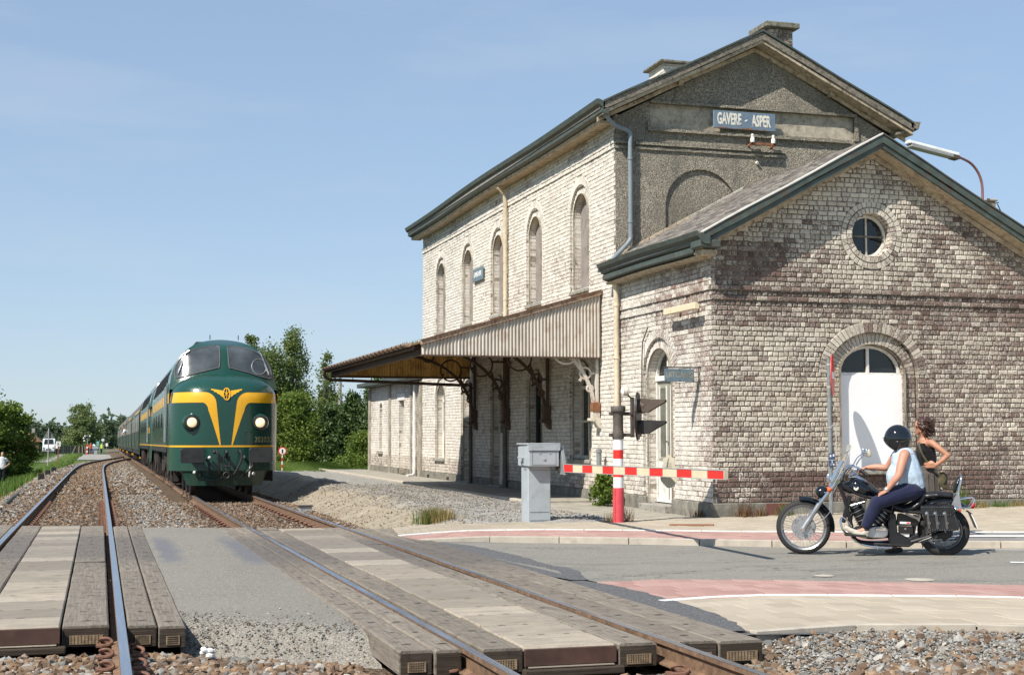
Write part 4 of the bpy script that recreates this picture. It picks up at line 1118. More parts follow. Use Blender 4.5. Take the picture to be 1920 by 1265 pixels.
def voussoirs(mm, pl, o, r0, r1, n, d0, d1, cf, a0=0.0, a1=PI, gap=0.006):
 rnd_ = o.z0 == o.zs
 for i in range(n):
  ta, tb = lerp(a0, a1, i / n), lerp(a0, a1, (i + 1) / n)
  def E(t_, r, g):
   w = o.w + r; h = (o.w if rnd_ else o.rise) + r
   t2 = t_ + g / max(w, h)
   return (o.uc - w * math.cos(t2), o.zs + h * math.sin(t2))
  q = [E(ta, r0 + .004, gap), E(tb, r0 + .004, -gap), E(tb, r1 - .004, -gap), E(ta, r1 - .004, gap)]
  c = (sum(p[0] for p in q) / 4, sum(p[1] for p in q) / 4)
  q2 = [(lerp(p[0], c[0], .07) + random.uniform(-.003, .003), lerp(p[1], c[1], .07) + random.uniform(-.003, .003)) for p in q]
  V = [pl.p(p[0], p[1], d0) for p in q] + [pl.p(p[0], p[1], d1 - .007) for p in q] + [pl.p(p[0], p[1], d1 + random.uniform(-.003, .003)) for p in q2]
  F = [(11, 10, 9, 8), (0, 1, 2, 3)]
  for k in range(4):
   l = (k + 1) % 4; F += [(l, k, 4 + k, 4 + l), (4 + l, 4 + k, 8 + k, 8 + l)]
  if pl.k != 'y': F = [tuple(reversed(f)) for f in F]
  mm.cur = cf(c[0], c[1]); mm.add(V, F)
MD = .017
def wall(pl, name, u0f, u1f, z0, z1, ops, cf, bmat, mmat, bands=(), reveal=0.25, rough=False, course=0.09, su=0.205, collect=False, d_base=0.0):
 mt = MB(); bk = MB(); r = 0; z = z0
 while z < z1 - 0.02:
  ze = min(z + course, z1); zm = (z + ze) / 2
  ua, ub = u0f(zm), u1f(zm)
  if ub - ua > 0.06:
   proud = d_base
   for (b0, b1, pr) in bands:
    if b0 <= zm < b1: proud = d_base + pr
   for (a, b) in spans(ua, ub, ops, zm, False):
    V = [pl.p(a, z, proud - MD), pl.p(b, z, proud - MD), pl.p(b, ze, proud - MD), pl.p(a, ze, proud - MD)]
    mt.add(V, [pl.quad(0, 1, 2, 3)])
    if proud > d_base:
     mt.add([pl.p(a, z, -.02), pl.p(b, z, -.02), pl.p(b, z, proud - MD), pl.p(a, z, proud - MD)], [pl.quad(0, 1, 2, 3)])
     mt.add([pl.p(a, ze, -.02), pl.p(b, ze, -.02), pl.p(b, ze, proud - MD), pl.p(a, ze, proud - MD)], [pl.quad(3, 2, 1, 0)])
   L = su if r % 2 == 0 else su / 2
   off = [0.0, su * 0.25, su * 0.5, su * 0.75 - su / 2][r % 4]
   for (a, b) in spans(ua, ub, ops, zm, True):
    k = math.floor((a - off) / L); u = off + k * L; ln = L
    while u < b - 1e-6:
     ln = L * random.uniform(.88, 1.13); p, q = max(u, a), min(u + ln, b); u += ln
     if q - p < 0.035: continue
     if p > a + 1e-6 and p - a < 0.035: p = a
     if q < b - 1e-6 and b - q < 0.035: q = b; u = b
     at_edge = (p <= a + 1e-6 and a > ua + .01) or (q >= b - 1e-6 and b < ub - .01)
     d0 = -reveal if at_edge else -0.09
     g = (0.0075 if collect else 0.0055) + random.uniform(-.001, .002); um = (p + q) / 2
     wz = .012 * (vnoise(um * .9, z * 1.7, 77) - .5) + random.uniform(-.002, .002); args = (pl, p + g, q - g, z + g * .8 + wz, ze - g * .8 + wz, d0, proud + random.uniform(-.005, .006), cf(um, zm), 1 if collect or rough else 0)
     if collect and not at_edge: GB.append(args)
     else: brick_geo(bk, *args)
  z = ze; r += 1
 return mt, bk
def lining(pl, o, depth, grow=0.008, n=14):
 """mortar-coloured inside of an opening"""
 pts = []
 if o.z0 == o.zs: pts = [(o.uc + (o.w + grow) * math.cos(2 * PI * i / 32), o.zs + (o.w + grow) * math.sin(2 * PI * i / 32)) for i in range(33)]
 else:
  pts = [(o.uc - o.w - grow, o.z0)] + ([(o.uc - (o.w + grow) * math.cos(PI * i / n), o.zs + (o.rise + grow) * math.sin(PI * i / n)) for i in range(n + 1)] if o.rise > 0 else [(o.uc - o.w - grow, o.zs + grow), (o.uc + o.w + grow, o.zs + grow)]) + [(o.uc + o.w + grow, o.z0)]
 m = MB(); m.ribbon([pl.p(u, z, -.012) for u, z in pts], [pl.p(u, z, -depth) for u, z in pts])
 return m
def shape_pts(o, inset=0.0, n=16):
 w = o.w - inset
 if o.z0 == o.zs: return [(o.uc + w * math.cos(2 * PI * i / 32), o.zs + w * math.sin(2 * PI * i / 32)) for i in range(32)]
 if o.rise > 0: return [(o.uc - w, o.z0 + inset)] + [(o.uc - w * math.cos(PI * i / n), o.zs + (o.rise - inset) * math.sin(PI * i / n)) for i in range(n + 1)] + [(o.uc + w, o.z0 + inset)]
 return [(o.uc - w, o.z0 + inset), (o.uc - w, o.zs - inset), (o.uc + w, o.zs - inset), (o.uc + w, o.z0 + inset)]
def frame_of(pl, o, inset, d0, d1):
 """flat frame between the opening and the opening shrunk by inset"""
 A = shape_pts(o); B = shape_pts(o, inset); n = len(A); m = MB()
 V = [pl.p(u, z, d1) for u, z in A] + [pl.p(u, z, d1) for u, z in B] + [pl.p(u, z, d0) for u, z in B] + [pl.p(u, z, d0) for u, z in A]
 F = []
 for i in range(n):
  j = (i + 1) % n
  F += [(i, j, n + j, n + i), (n + i, n + j, 2 * n + j, 2 * n + i), (i, 3 * n + i, 3 * n + j, j)]
 return m.add(V, F)
def panel_of(pl, o, inset, d, th=0.02):
 m = MB(); m.prism(shape_pts(o, inset), lambda u, z: pl.p(u, z, d - th), lambda u, z: pl.p(u, z, d)); return m
def ubar(pl, u0, u1, z0, z1, d0, d1):
 m = MB(); return m.hexa([pl.p(u0, z0, d0), pl.p(u1, z0, d0), pl.p(u1, z0, d1), pl.p(u0, z0, d1), pl.p(u0, z1, d0), pl.p(u1, z1, d0), pl.p(u1, z1, d1), pl.p(u0, z1, d1)])
# ---------------------------------------------------------------- gable facing the road
pg = Plane('y', GY)
def eave_z(X, base=4.93, top=6.87): return lerp(base, top, 1 - abs(X - RX) / (RX - BX))
def g0(z): return BX if z < 4.93 else BX + (z - 4.93) / (6.87 - 4.93) * (RX - BX)
def g1(z): return BR if z < 4.93 else BR - (z - 4.93) / (6.87 - 4.93) * (BR - RX)
def gable_col(u, z):
 n = fbm(u * 0.9, z * 0.9, 21); n2 = vnoise(u * 3, z * 3, 31); r = random.random()
 if z < 0.86:
  R = 0.10 + 0.30 * (n2 > 0.62) + 0.14 * (z < .55) ; B = 0.15; g_ = random.uniform(0.0, 0.45)
  return (R + random.uniform(-.1, .1), g_, B, 1)
 R = 0.70 + 0.75 * (n - 0.5) + random.gauss(0, 0.15)
 if u > 14.6: R -= 0.14
 if 3.45 < z < 4.2: R -= 0.24
 if 4.1 < z < 5.0 and u < 11.9: R -= 0.15 + 0.2 * (z > 4.3)
 if z > 4.9 and 12 < u < 15.6: R += 0.10
 if z > 5.4: R += 0.10
 B = max(0, min(1, 0.75 - 0.6 * smooth01((z - 4.3) / 0.8) + 0.5 * (n2 - .5)))
 return (R, r, B, 1)
sill_o = Op(13.655, 0.92, 0.0, 2.62, 0.76, 0.2)
rw = Op(13.665, 0.41, 5.19, 5.19, 0, 0.23)
gops = [sill_o, rw]
mt, bk = wall(pg, 'gable', g0, g1, 0.30, 6.88, gops, gable_col, 'brick_gable', 'mortar_gable', bands=((3.9, 3.99, .03), (4.08, 4.17, .035)), collect=True)
gw = mt.build('gable_wall', 'mortar_gable', st, fix=False)
voussoirs(bk, pg, sill_o, 0, 0.2, 34, -0.1, 0.004, gable_col)
voussoirs(bk, pg, rw, 0, 0.105, 34, -0.25, 0.004, gable_col, 0, 2 * PI)
voussoirs(bk, pg, rw, 0.115, 0.225, 36, -0.1, 0.0, gable_col, 0, 2 * PI)
# recessed inner order of the big arch
din = -0.075
inn = Op(13.655, 0.665, 0.84, 2.62, 0.54, 0.215)
mi, bi = wall(pg, 'order', lambda z: 13.655 - 0.91, lambda z: 13.655 + 0.91, 0.30, 2.62, [inn], gable_col, '', '', d_base=din, su=0.19)
mi.ribbon([pg.p(13.655 - .91 * math.cos(PI * i / 24), 2.62 + .75 * math.sin(PI * i / 24), din - .011) for i in range(25)], [pg.p(13.655 - .665 * math.cos(PI * i / 24), 2.62 + .54 * math.sin(PI * i / 24), din - .011) for i in range(25)])
voussoirs(bi, pg, inn, 0, 0.235, 30, -0.3, din, gable_col)
lining(pg, sill_o, 0.1).build('arch_lining', 'mortar_gable', gw)
lining(pg, inn, 0.34).build('arch_lining', 'mortar_gable', gw)
lining(pg, rw, 0.32).build('arch_lining', 'mortar_gable', gw)
mi.build('arch_back', 'mortar_gable', gw)
bi.build('arch_bricks', 'brick_gable', gw, fix=False)['kind'] = 'stuff'
# the 300 gable bricks that show largest, one by one; the rest joined
def shown(a):
 pl_, u0, u1, z0, z1 = a[:5]; d = u0 * 0.282 + GY * 0.96
 return (u1 - u0) * (z1 - z0) / d / d * (1.0 if z1 < 3.9 else 0.9)
GB.sort(key=shown, reverse=True)
for a in GB[:300]:
 m = MB(); brick_geo(m, *a); m.build('brick', 'brick_gable', gw, fix=False)
for a in GB[300:]: brick_geo(bk, *a)
bk.build('brickwork', 'brick_gable', gw, fix=False)['kind'] = 'stuff'
# body that closes the wing from behind, and its right wall
m = MB()
m.prism([(BX + .12, -.3), (BR - .05, -.3), (BR - .05, 4.85), (RX, 6.74), (BX + .12, 4.85)], lambda x, z: (x, GY + .36, z), lambda x, z: (x, GY + .40, z))
m.box(BR - .1, BR, GY + .42, MY, -.3, 4.8)
m.build('inner_wall', 'mortar_gable', st)
# stone plinth
m = MB(); m.box(BX - .02, BR + .02, GY - .025, GY + .1, -.12, 0.296); m.build('plinth', 'plinth_stone', st, bevel=.012)
m = MB(); m.box(BX - .02, BX + .1, GY + .11, 24.66, -.12, 0.296); m.build('plinth', 'plinth_stone', st, bevel=.012)
m = MB(); m.box(BX - .02, BX + .1, 25.98, 32.85, -.05, 0.296); m.build('plinth', 'plinth_stone', st, bevel=.012)
m = MB(); m.box(11.42, 11.93, GY - .045, GY - .03, -.08, 0.285); m.build('metal_patch', 'red_plate', st, bevel=.004)
# round window
rf = frame_of(pg, Op(13.665, .405, 5.19, 5.19, 0), 0.055, -.26, -.2).build('round_window', 'white_wood', st, smooth=True)
panel_of(pg, Op(13.665, .405, 5.19, 5.19, 0), 0.05, -.235, .01).build('pane', 'window_glass', rf)
ubar(pg, 13.648, 13.682, 4.83, 5.55, -.235, -.205).build('glazing_bar', 'cream_wood', rf)
ubar(pg, 13.30, 14.03, 5.17, 5.205, -.235, -.2).build('glazing_bar', 'verge_wood', rf)
m = MB(); m.tube([(13.78, GY + .2, 5.16), (14.02, GY + .19, 5.11)], .012, 6); m.build('broken_bar', 'hole_dark', rf)
# arched door: fanlight above, white board below
fan = Op(13.655, .655, 2.60, 2.62, .53)
wf = frame_of(pg, fan, .05, -.24, -.17).build('fanlight', 'white_wood', st)
panel_of(pg, fan, .045, -.21, .01).build('pane', 'window_glass', wf)
ubar(pg, 13.60, 13.655, 2.62, 3.12, -.205, -.165).build('mullion', 'white_wood', wf)
ubar(pg, 12.99, 14.32, 2.585, 2.64, -.21, -.16).build('transom', 'white_wood', wf)
m = ubar(pg, 12.995, 14.33, .86, 2.60, -.17, -.145); m.build('white_board', 'white_board', st, bevel=.003)
ubar(pg, 12.75, 14.56, .78, .855, -.2, .05).build('sill', 'sill_stone', st, bevel=.012)
# ---------------------------------------------------------------- side wall of the wing
ps = Plane('x', BX)
def side_col(u, z):
 n = fbm(u * 0.8, z * 0.8, 41); r = random.random()
 R = 0.84 + 1.1 * (n - .5) + random.gauss(0, .14)
 if u < 23.6: R -= 0.12
 if z > 4.1 and u < 26: R -= 0.08
 if z < 0.9: R = 0.82 + random.gauss(0, .18)
 if 3.7 < z < 4.2: R -= .2
 return (R, r, max(0, min(1, .25 + (fbm(u * 2, z * 2, 43) - .5) * 1.4)), 1)
sd = Op(25.32, 0.6, 0.17, 2.62, 0.56, 0)
def outer(o): return Op(o.uc, o.w + .2, o.z0, o.zs, o.rise + .2, .2)
def order(bk, par, o, cf, dr=-.055):
 """outer arch flush with the wall, inner arch and jambs set back"""
 oo = outer(o); voussoirs(bk, ps, oo, 0, .2, 28, -.08, .003, cf)
 mi, bi = wall(ps, 'o', lambda z: o.uc - oo.w + .01, lambda z: o.uc + oo.w - .01, o.z0, o.zs, [o], cf, '', '', d_base=dr, su=.2, reveal=.3)
 mi.ribbon([ps.p(o.uc - oo.w * math.cos(PI * i / 20), o.zs + oo.rise * math.sin(PI * i / 20), dr - MD) for i in range(21)], [ps.p(o.uc - o.w * math.cos(PI * i / 20), o.zs + o.rise * math.sin(PI * i / 20), dr - MD) for i in range(21)])
 voussoirs(bi, ps, o, 0, .2, 24, -.3, dr, cf)
 mi.build('arch_back', 'mortar_side', par); bi.build('arch_bricks', 'brick_side', par, fix=False)['kind'] = 'stuff'
 lining(ps, oo, .1).build('arch_lining', 'mortar_side', par); lining(ps, o, .36).build('arch_lining', 'mortar_side', par)
mt, bk = wall(ps, 'side', lambda z: GY, lambda z: MY, 0.30, 4.86, [outer(sd)], side_col, '', '', bands=((3.9, 3.99, .03), (4.08, 4.17, .035)))
sw_ = mt.build('wing_side_wall', 'mortar_side', st, fix=False)
order(bk, sw_, sd, side_col)
bk.build('brickwork', 'brick_side', sw_, fix=False)['kind'] = 'stuff'
dr = frame_of(ps, Op(25.32, .595, .19, 2.62, .55), .05, -.3, -.2).build('side_door', 'white_wood', st)
panel_of(ps, Op(25.32, .58, 2.66, 2.67, .49), .03, -.25, .01).build('fanlight_pane', 'window_glass', dr)
ubar(ps, 25.30, 25.345, 2.62, 3.12, -.25, -.2).build('glazing_bar', 'white_wood', dr)
ubar(ps, 24.74, 25.9, 2.56, 2.66, -.25, -.18).build('transom', 'white_wood', dr)
for a, b in ((24.79, 25.30), (25.34, 25.85)):
 lf = ubar(ps, a, b, .2, 2.56, -.27, -.23).build('door_leaf', 'door_grey', dr, bevel=.004)
 ubar(ps, a + .1, b - .1, 1.08, 1.72, -.228, -.226).build('pane', 'dusty_glass', lf)
 ubar(ps, a + .1, b - .1, 1.78, 2.42, -.228, -.226).build('pane', 'dusty_glass', lf)
 for q in ((a + .07, a + .1), (b - .1, b - .07)): ubar(ps, q[0], q[1], 1.04, 2.46, -.232, -.214).build('bead', 'white_wood', lf)
 ubar(ps, a + .02, b - .02, .22, .98, -.232, -.216).build('lower_panel', 'white_wood', lf, bevel=.004)
 for k in range(6): ubar(ps, a + .06 + k * .066, a + .066 + k * .066, .26, .94, -.217, -.2145).build('groove', 'door_grey', lf)
ubar(ps, 25.33, 25.36, 1.35, 1.39, -.21, -.18).build('door_handle', 'chrome_dull', dr)
ubar(ps, 24.66, 25.98, -.05, .165, -.3, .16).build('door_step', 'sill_stone', st, bevel=.012)
m = MB(); m.tube([(BX - .06, 25.92 + .1, 2.0), (BX - .06, 26.0, 3.0), (BX - .05, 25.98, 3.35), (BX - .05, 25.7, 3.62)], .014, 6); m.build('wall_conduit', 'pipe_dark', st)
# ---------------------------------------------------------------- platform wall of the main block
WY = [29.93, 33.43, 36.85, 40.13, 43.53]
def main_col(u, z):
 n = fbm(u * 0.6, z * 0.6, 51); r = random.random()
 R = 1.05 + 0.8 * (n - .5) + random.gauss(0, .14)
 if z > 7.7: R -= .18
 if z < .75: return (.62 + 0.9 * (n - .5) + .25 * (z - .3) + random.gauss(0, .12), random.uniform(0.6, 1.0), .9, 1)
 if u > 46: R -= .02
 return (R, r, max(0, min(1, .15 + (fbm(u * 1.5, z * 1.5, 53) - .5) * 1.2)), 1)
ups = [Op(y, .48, 4.78, 6.5, .48) for y in WY]
los = [Op(29.93, .57, .96, 2.62, .54, .22), Op(33.43, .5, .1, 2.62, .5, .22), Op(36.85, .5, .1, 2.62, .5, .22), Op(40.13, .5, .1, 2.62, .5, .22), Op(43.53, .5, .75, 2.62, .5, .22)]
mt, bk = wall(ps, 'main', lambda z: MY, lambda z: MFAR, 0.30, 8.3, [outer(o) for o in ups + los], main_col, '', '', bands=((7.55, 7.64, .03), (7.66, 7.76, .04)))
mw = mt.build('platform_wall', 'mortar_side', st, fix=False)
for o in ups + los: order(bk, mw, o, main_col)
bk.build('brickwork', 'brick_side', mw, fix=False)['kind'] = 'stuff'
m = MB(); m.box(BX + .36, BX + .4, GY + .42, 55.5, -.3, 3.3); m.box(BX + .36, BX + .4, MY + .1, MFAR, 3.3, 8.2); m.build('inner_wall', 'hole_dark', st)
for o in ups:
 w_ = panel_of(ps, o, .01, -.2, .02).build('boarded_window', 'board_brown', st)
 ubar(ps, o.uc - .005, o.uc + .005, o.z0 + .02, o.zs + .4, -.201, -.198).build('board_joint', 'hole_dark', w_)
 ubar(ps, o.uc - .62, o.uc + .62, o.z0 - .09, o.z0 - .005, -.2, .06).build('sill', 'sill_stone', w_, bevel=.012)
 pass
# ground floor: tall window
o = los[0]
w_ = frame_of(ps, o, .075, -.3, -.2).build('tall_window', 'cream_wood', st)
panel_of(ps, o, .06, -.26, .01).build('pane', 'window_glass', w_)
for (a, b, c, d) in ((o.uc - .035, o.uc + .035, .98, 2.56), (o.uc - .53, o.uc + .53, 2.54, 2.62), (o.uc - .53, o.uc + .53, 1.78, 1.83), (o.uc - .02, o.uc + .02, 2.6, 3.1)):
 ubar(ps, a, b, c, d, -.255, -.205).build('glazing_bar', 'cream_wood', w_)
ubar(ps, o.uc - .72, o.uc + .72, .87, .955, -.2, .07).build('sill', 'sill_stone', w_, bevel=.012)
for o, mm_, lo_ in ((los[1], 'door_dark', 'door_dark'), (los[2], 'cream_wood', 'white_wood'), (los[3], 'white_wood', 'white_wood')):
 d_ = frame_of(ps, o, .06, -.3, -.2).build('platform_door', mm_, st)
 panel_of(ps, o, .05, -.26, .01).build('pane', 'window_glass', d_)
 ubar(ps, o.uc - .47, o.uc + .47, 2.5, 2.6, -.255, -.19).build('transom', mm_, d_)
 ubar(ps, o.uc - .025, o.uc + .025, .12, 3.05, -.255, -.2).build('mullion', mm_, d_)
 if lo_ != 'door_dark': ubar(ps, o.uc - .46, o.uc + .46, .12, 1.55, -.256, -.225).build('lower_panel', lo_, d_, bevel=.004)
 ubar(ps, o.uc - .62, o.uc + .62, -.02, .14, -.3, .14).build('door_step', 'sill_stone', d_, bevel=.012)
o = los[4]
w_ = frame_of(ps, o, .06, -.3, -.2).build('tall_window', 'white_wood', st)
panel_of(ps, o, .05, -.26, .01).build('pane', 'dusty_glass', w_)
ubar(ps, o.uc - .46, o.uc + .46, .78, 1.55, -.256, -.215).build('lower_panel', 'white_wood', w_)
for (a, b, c, d) in ((o.uc - .025, o.uc + .025, 1.5, 3.05), (o.uc - .47, o.uc + .47, 2.54, 2.62)): ubar(ps, a, b, c, d, -.255, -.205).build('glazing_bar', 'white_wood', w_)
ubar(ps, o.uc - .68, o.uc + .68, .66, .745, -.2, .08).build('sill', 'sill_stone', w_, bevel=.012)
for a, b in ((50.0, 55.5), (34.05, 36.25), (37.45, 39.55), (40.75, 48.7)):
 MB().box(BX - (.03 if a < 49 else .06), BX + .1, a, b, -.1, .296).build('plinth', 'plinth_stone', st, bevel=.012)
for y in (42.2, 44.9): MB().box(BX - .036, BX - .02, y, y + .3, .06, .2).build('vent_hole', 'hole_dark', st)
# ---------------------------------------------------------------- low annex at the far end
pa = Plane('x', BX - .03)
aops = [Op(49.35, .42, .1, 2.72, 0), Op(53.2, .27, .9, 2.55, .16, .12)]
mt, bk = wall(pa, 'annex', lambda z: MFAR + .02, lambda z: 55.6, 0.30, 3.35, aops, main_col, '', '', su=.21)
aw = mt.build('annex_wall', 'mortar_side', st, fix=False)
voussoirs(bk, pa, aops[1], 0, .12, 10, -.2, .003, main_col)
bk.build('brickwork', 'brick_side', aw, fix=False)['kind'] = 'stuff'
lining(pa, aops[0], .34).build('door_lining', 'mortar_side', aw); lining(pa, aops[1], .34).build('niche_lining', 'mortar_side', aw)
MB().box(BX + .25, BX + .3, 52.8, 53.7, .8, 2.8).build('blocked_window', 'mortar_side', st)
d_ = frame_of(pa, aops[0], .05, -.3, -.2).build('annex_door', 'white_wood', st)
ubar(pa, 48.98, 49.72, .12, 1.4, -.28, -.23).build('lower_panel', 'white_wood', d_); ubar(pa, 48.98, 49.72, 1.4, 2.68, -.28, -.24).build('pane', 'dusty_glass', d_)
ubar(pa, 49.33, 49.37, .12, 2.68, -.24, -.21).build('mullion', 'white_wood', d_)
ubar(pa, 48.75, 49.95, 2.73, 2.98, -.1, .03).build('lintel', 'white_wood', d_)
ubar(pa, 52.75, 53.65, .76, .88, -.2, .08).build('sill', 'sill_stone', st, bevel=.01)
for y0, y1 in ((46.1, 46.5), (47.5, 47.72), (51.2, 51.5), (55.25, 55.62)): ubar(pa, y0, y1, .0, 3.3, -.02, .045).build('pilaster', 'brick_side' if False else 'mortar_side', st)
m = MB()
m.hexa([(9.95, 46.15, 3.36), (16.5, 46.15, 3.36), (16.5, 55.9, 3.36), (9.95, 55.9, 3.36), (9.95, 46.15, 3.5), (16.5, 46.15, 4.3), (16.5, 55.9, 4.3), (9.95, 55.9, 3.5)])
m.build('annex_roof', 'zinc_dark', st)
MB().box(BX, 16.4, 55.5, 55.6, -.3, 3.36).build('annex_end_wall', 'mortar_side', st)
MB().box(9.9, 10.02, 46.3, 55.9, 3.36, 3.52).build('annex_gutter', 'green_paint', st, bevel=.02)
# ---------------------------------------------------------------- rendered gable of the main block
pm = Plane('y', MY)
def mz(X): return lerp(8.25, 9.95, 1 - abs(X - RX) / (RX - BX))
arch = Op(12.38, .84, 4.0, 6.38, .84)
panel = Op(13.66, 2.47, 8.06, 8.60, 0)
m = MB(); z = 4.6; dz = .02
while z < 9.95:
 zm = z + dz / 2
 if zm > 8.25:
  k = (zm - 8.25) / (9.95 - 8.25); a, b = BX + k * (RX - BX), BR - k * (BR - RX)
 else: a, b = BX, BR
 for (p, q) in spans(a, b, [arch, panel], zm, False):
  m.hexa([(p, MY, z), (q, MY, z), (q, MY + .1, z), (p, MY + .1, z), (p, MY, z + dz), (q, MY, z + dz), (q, MY + .1, z + dz), (p, MY + .1, z + dz)])
 z += dz
rg = m.build('rendered_gable', 'roughcast', st, fix=False)
m = MB(); m.box(BX + .05, BR - .05, MY + .055, MY + .2, 4.4, 8.05); m.prism([(BX + .05, 8.05), (BR - .05, 8.05), (BR - .05, 8.2), (RX, 9.9), (BX + .05, 8.2)], lambda x, z: (x, MY + .06, z), lambda x, z: (x, MY + .2, z)); m.build('render_back', 'roughcast', rg)
MB().box(11.2, 16.12, MY + .045, MY + .058, 8.06, 8.6).build('sign_panel', 'old_plaster', rg)
for (a, b, c, d, pr) in ((11.2, 16.15, 8.60, 8.66, .07), (11.12, 16.0, 7.99, 8.06, .075), (10.84, 14.35, 7.68, 7.74, .06), (10.84, 14.35, 7.58, 7.64, .035), (10.36, 10.68, 7.68, 7.74, .06), (10.36, 10.68, 7.58, 7.64, .035), (15.1, 16.96, 7.6, 7.72, .05), (16.1, 16.2, 8.06, 8.6, .05), (11.12, 11.2, 8.06, 8.2, .06)):
 n = max(2, int((b - a) / .15)); mm = MB()
 mm.grid(n, 2, lambda u, v: (lerp(a, b, u), MY - pr + random.uniform(-.006, .006), lerp(c, d, v)))
 mm.grid(n, 2, lambda u, v: (lerp(a, b, u), lerp(MY - pr, MY + .02, v), d + random.uniform(-.004, .004)))
 mm.grid(n, 2, lambda u, v: (lerp(a, b, u), lerp(MY + .02, MY - pr, v), c))
 mm.build('ledge', 'roughcast', rg, fix=False)
# far gable and right wall
m = MB(); m.prism([(BX + .3, 0), (BR, 0), (BR, 8.25), (RX, 9.95), (BX + .3, 8.25)], lambda x, z: (x, MFAR - .1, z), lambda x, z: (x, MFAR, z)); m.box(BR - .1, BR, MY + .2, MFAR - .1, 4.4, 8.2); m.box(BR - .1, BR, MY, MFAR - .1, -.3, 4.4)
m.build('rear_wall', 'roughcast', st)
# ---------------------------------------------------------------- roofs
def slope_pt(x0, z0, x1, z1, t_): return (lerp(x0, x1, t_), lerp(z0, z1, t_))
E0, EZ, RZ = 9.98, 4.99, 6.99                    # wing eave and ridge
wr = MB()
wr.hexa([(E0 + .03, GY - .36, EZ - .09), (RX, GY - .36, RZ - .09), (RX, MY + .05, RZ - .09), (E0 + .03, MY + .05, EZ - .09), (E0 + .03, GY - .36, EZ - .02), (RX, GY - .36, RZ - .02), (RX, MY + .05, RZ - .02), (E0 + .03, MY + .05, EZ - .02)])
wr.hexa([(RX + .002, GY - .36, RZ - .09), (2 * RX - E0, GY - .36, EZ - .09), (2 * RX - E0, MY + .05, EZ - .09), (RX + .002, MY + .05, RZ - .09), (RX + .002, GY - .36, RZ - .02), (2 * RX - E0, GY - .36, EZ - .02), (2 * RX - E0, MY + .05, EZ - .02), (RX + .002, MY + .05, RZ - .02)])
wroof = wr.build('wing_roof', 'zinc_dark', st)
L = math.hypot(RX - E0, RZ - EZ); rows = int(L / .135); sl_l = []
for side in (0, 1):
 for r in range(rows):
  t0, t1 = r * .135 / L, min(1.0, (r * .135 + .24) / L)
  y = GY - .34 - (.1 if r % 2 else 0)
  while y < MY:
   w = random.uniform(.185, .215); ya, yb = max(y, GY - .34), min(y + w - .006, MY + .02); y += w
   if yb - ya < .03: continue
   h0, h1 = .022 + random.uniform(0, .01), .004
   xa, za = slope_pt(E0, EZ, RX, RZ, t0 + random.uniform(-.002, .002)); xb, zb = slope_pt(E0, EZ, RX, RZ, t1)
   P = [(xa, ya, za + h0 - .012), (xa, yb, za + h0 - .012), (xb, yb, zb + h1 - .012), (xb, ya, zb + h1 - .012), (xa, ya, za + h0), (xa, yb, za + h0), (xb, yb, zb + h1), (xb, ya, zb + h1)]
   if side: P = [(2 * RX - p[0], p[1], p[2]) for p in P]
   sl_l.append((side, za - ya * .02, P))
left_ = [s_ for s_ in sl_l if s_[0] == 0]; left_.sort(key=lambda s_: s_[2][0][1] * .6 - s_[2][0][2])
for s_ in left_[:300]: MB().hexa(s_[2]).build('roof_slate', 'slate', wroof, fix=True)
m = MB()
for s_ in left_[300:] + [q for q in sl_l if q[0]]: m.hexa(s_[2])
m.build('slates', 'slate', wroof)['kind'] = 'stuff'
# main roof
ME0, MEZ, MRZ, FY = 9.93, 8.42, 10.22, MY - .42
mr = MB()
for sgn in (0, 1):
 X = lambda x: x if not sgn else 2 * RX - x + .001
 mr.hexa([(X(ME0), FY + .065, MEZ - .1), (X(RX), FY + .065, MRZ - .1), (X(RX), MFAR + .3, MRZ - .1), (X(ME0), MFAR + .3, MEZ - .1), (X(ME0), FY + .065, MEZ), (X(RX), FY + .065, MRZ), (X(RX), MFAR + .3, MRZ), (X(ME0), MFAR + .3, MEZ)])
mr.build('main_roof', 'slate', st)
def verge(x0, z0, x1, z1, y, parts, part_name, parent=st):
 """boards along a sloping roof edge; parts = (dz0, dz1, y_front, y_back, mat)"""
 for (a, b, yf, yb, mt_) in parts:
  mm = MB(); n = 9
  def pt(i, dz, yy): t_ = i / (n - 1); return (lerp(x0, x1, t_), yy + 0.0, lerp(z0, z1, t_) + dz + .008 * math.sin(t_ * 9 + a * 30))
  vs = []
  for i in range(n): vs += [pt(i, a, yf), pt(i, b, yf), pt(i, b, yb), pt(i, a, yb)]
  fs = [(i * 4 + k, i * 4 + (k + 1) % 4, (i + 1) * 4 + (k + 1) % 4, (i + 1) * 4 + k) for i in range(n - 1) for k in range(4)] + [(3, 2, 1, 0), tuple((n - 1) * 4 + k for k in range(4))]
  mm.add(vs, fs); mm.build(part_name, mt_, parent, bevel=.004)
v0 = GY - .42
for (xa, za, xb, zb, lft) in ((E0 + .1, EZ + .05, RX, RZ - .0, 1), (2 * RX - E0 - .1, EZ + .05, RX + .001, RZ - .0, 0)):
 verge(xa, za, xb, zb, 0, [(-.14, .0, v0, v0 + .06, 'green_paint'), (-.25, -.145, v0 + .03, v0 + .07, 'green_paint')], 'bargeboard')
 verge(xa, za, xb, zb, 0, [(.003, .035, v0 - .02, v0 + .12, 'white_flashing' if lft else 'zinc_dark')], 'verge_roll')
 verge(xa, za, xb, zb, 0, [(-.265, -.24, v0 + .075, GY - .01, 'soffit_wood')], 'soffit_board')
 verge(xa, za, xb, zb, 0, [(-.36, -.27, GY - .06, GY - .012, 'soffit_wood')], 'frieze_board')
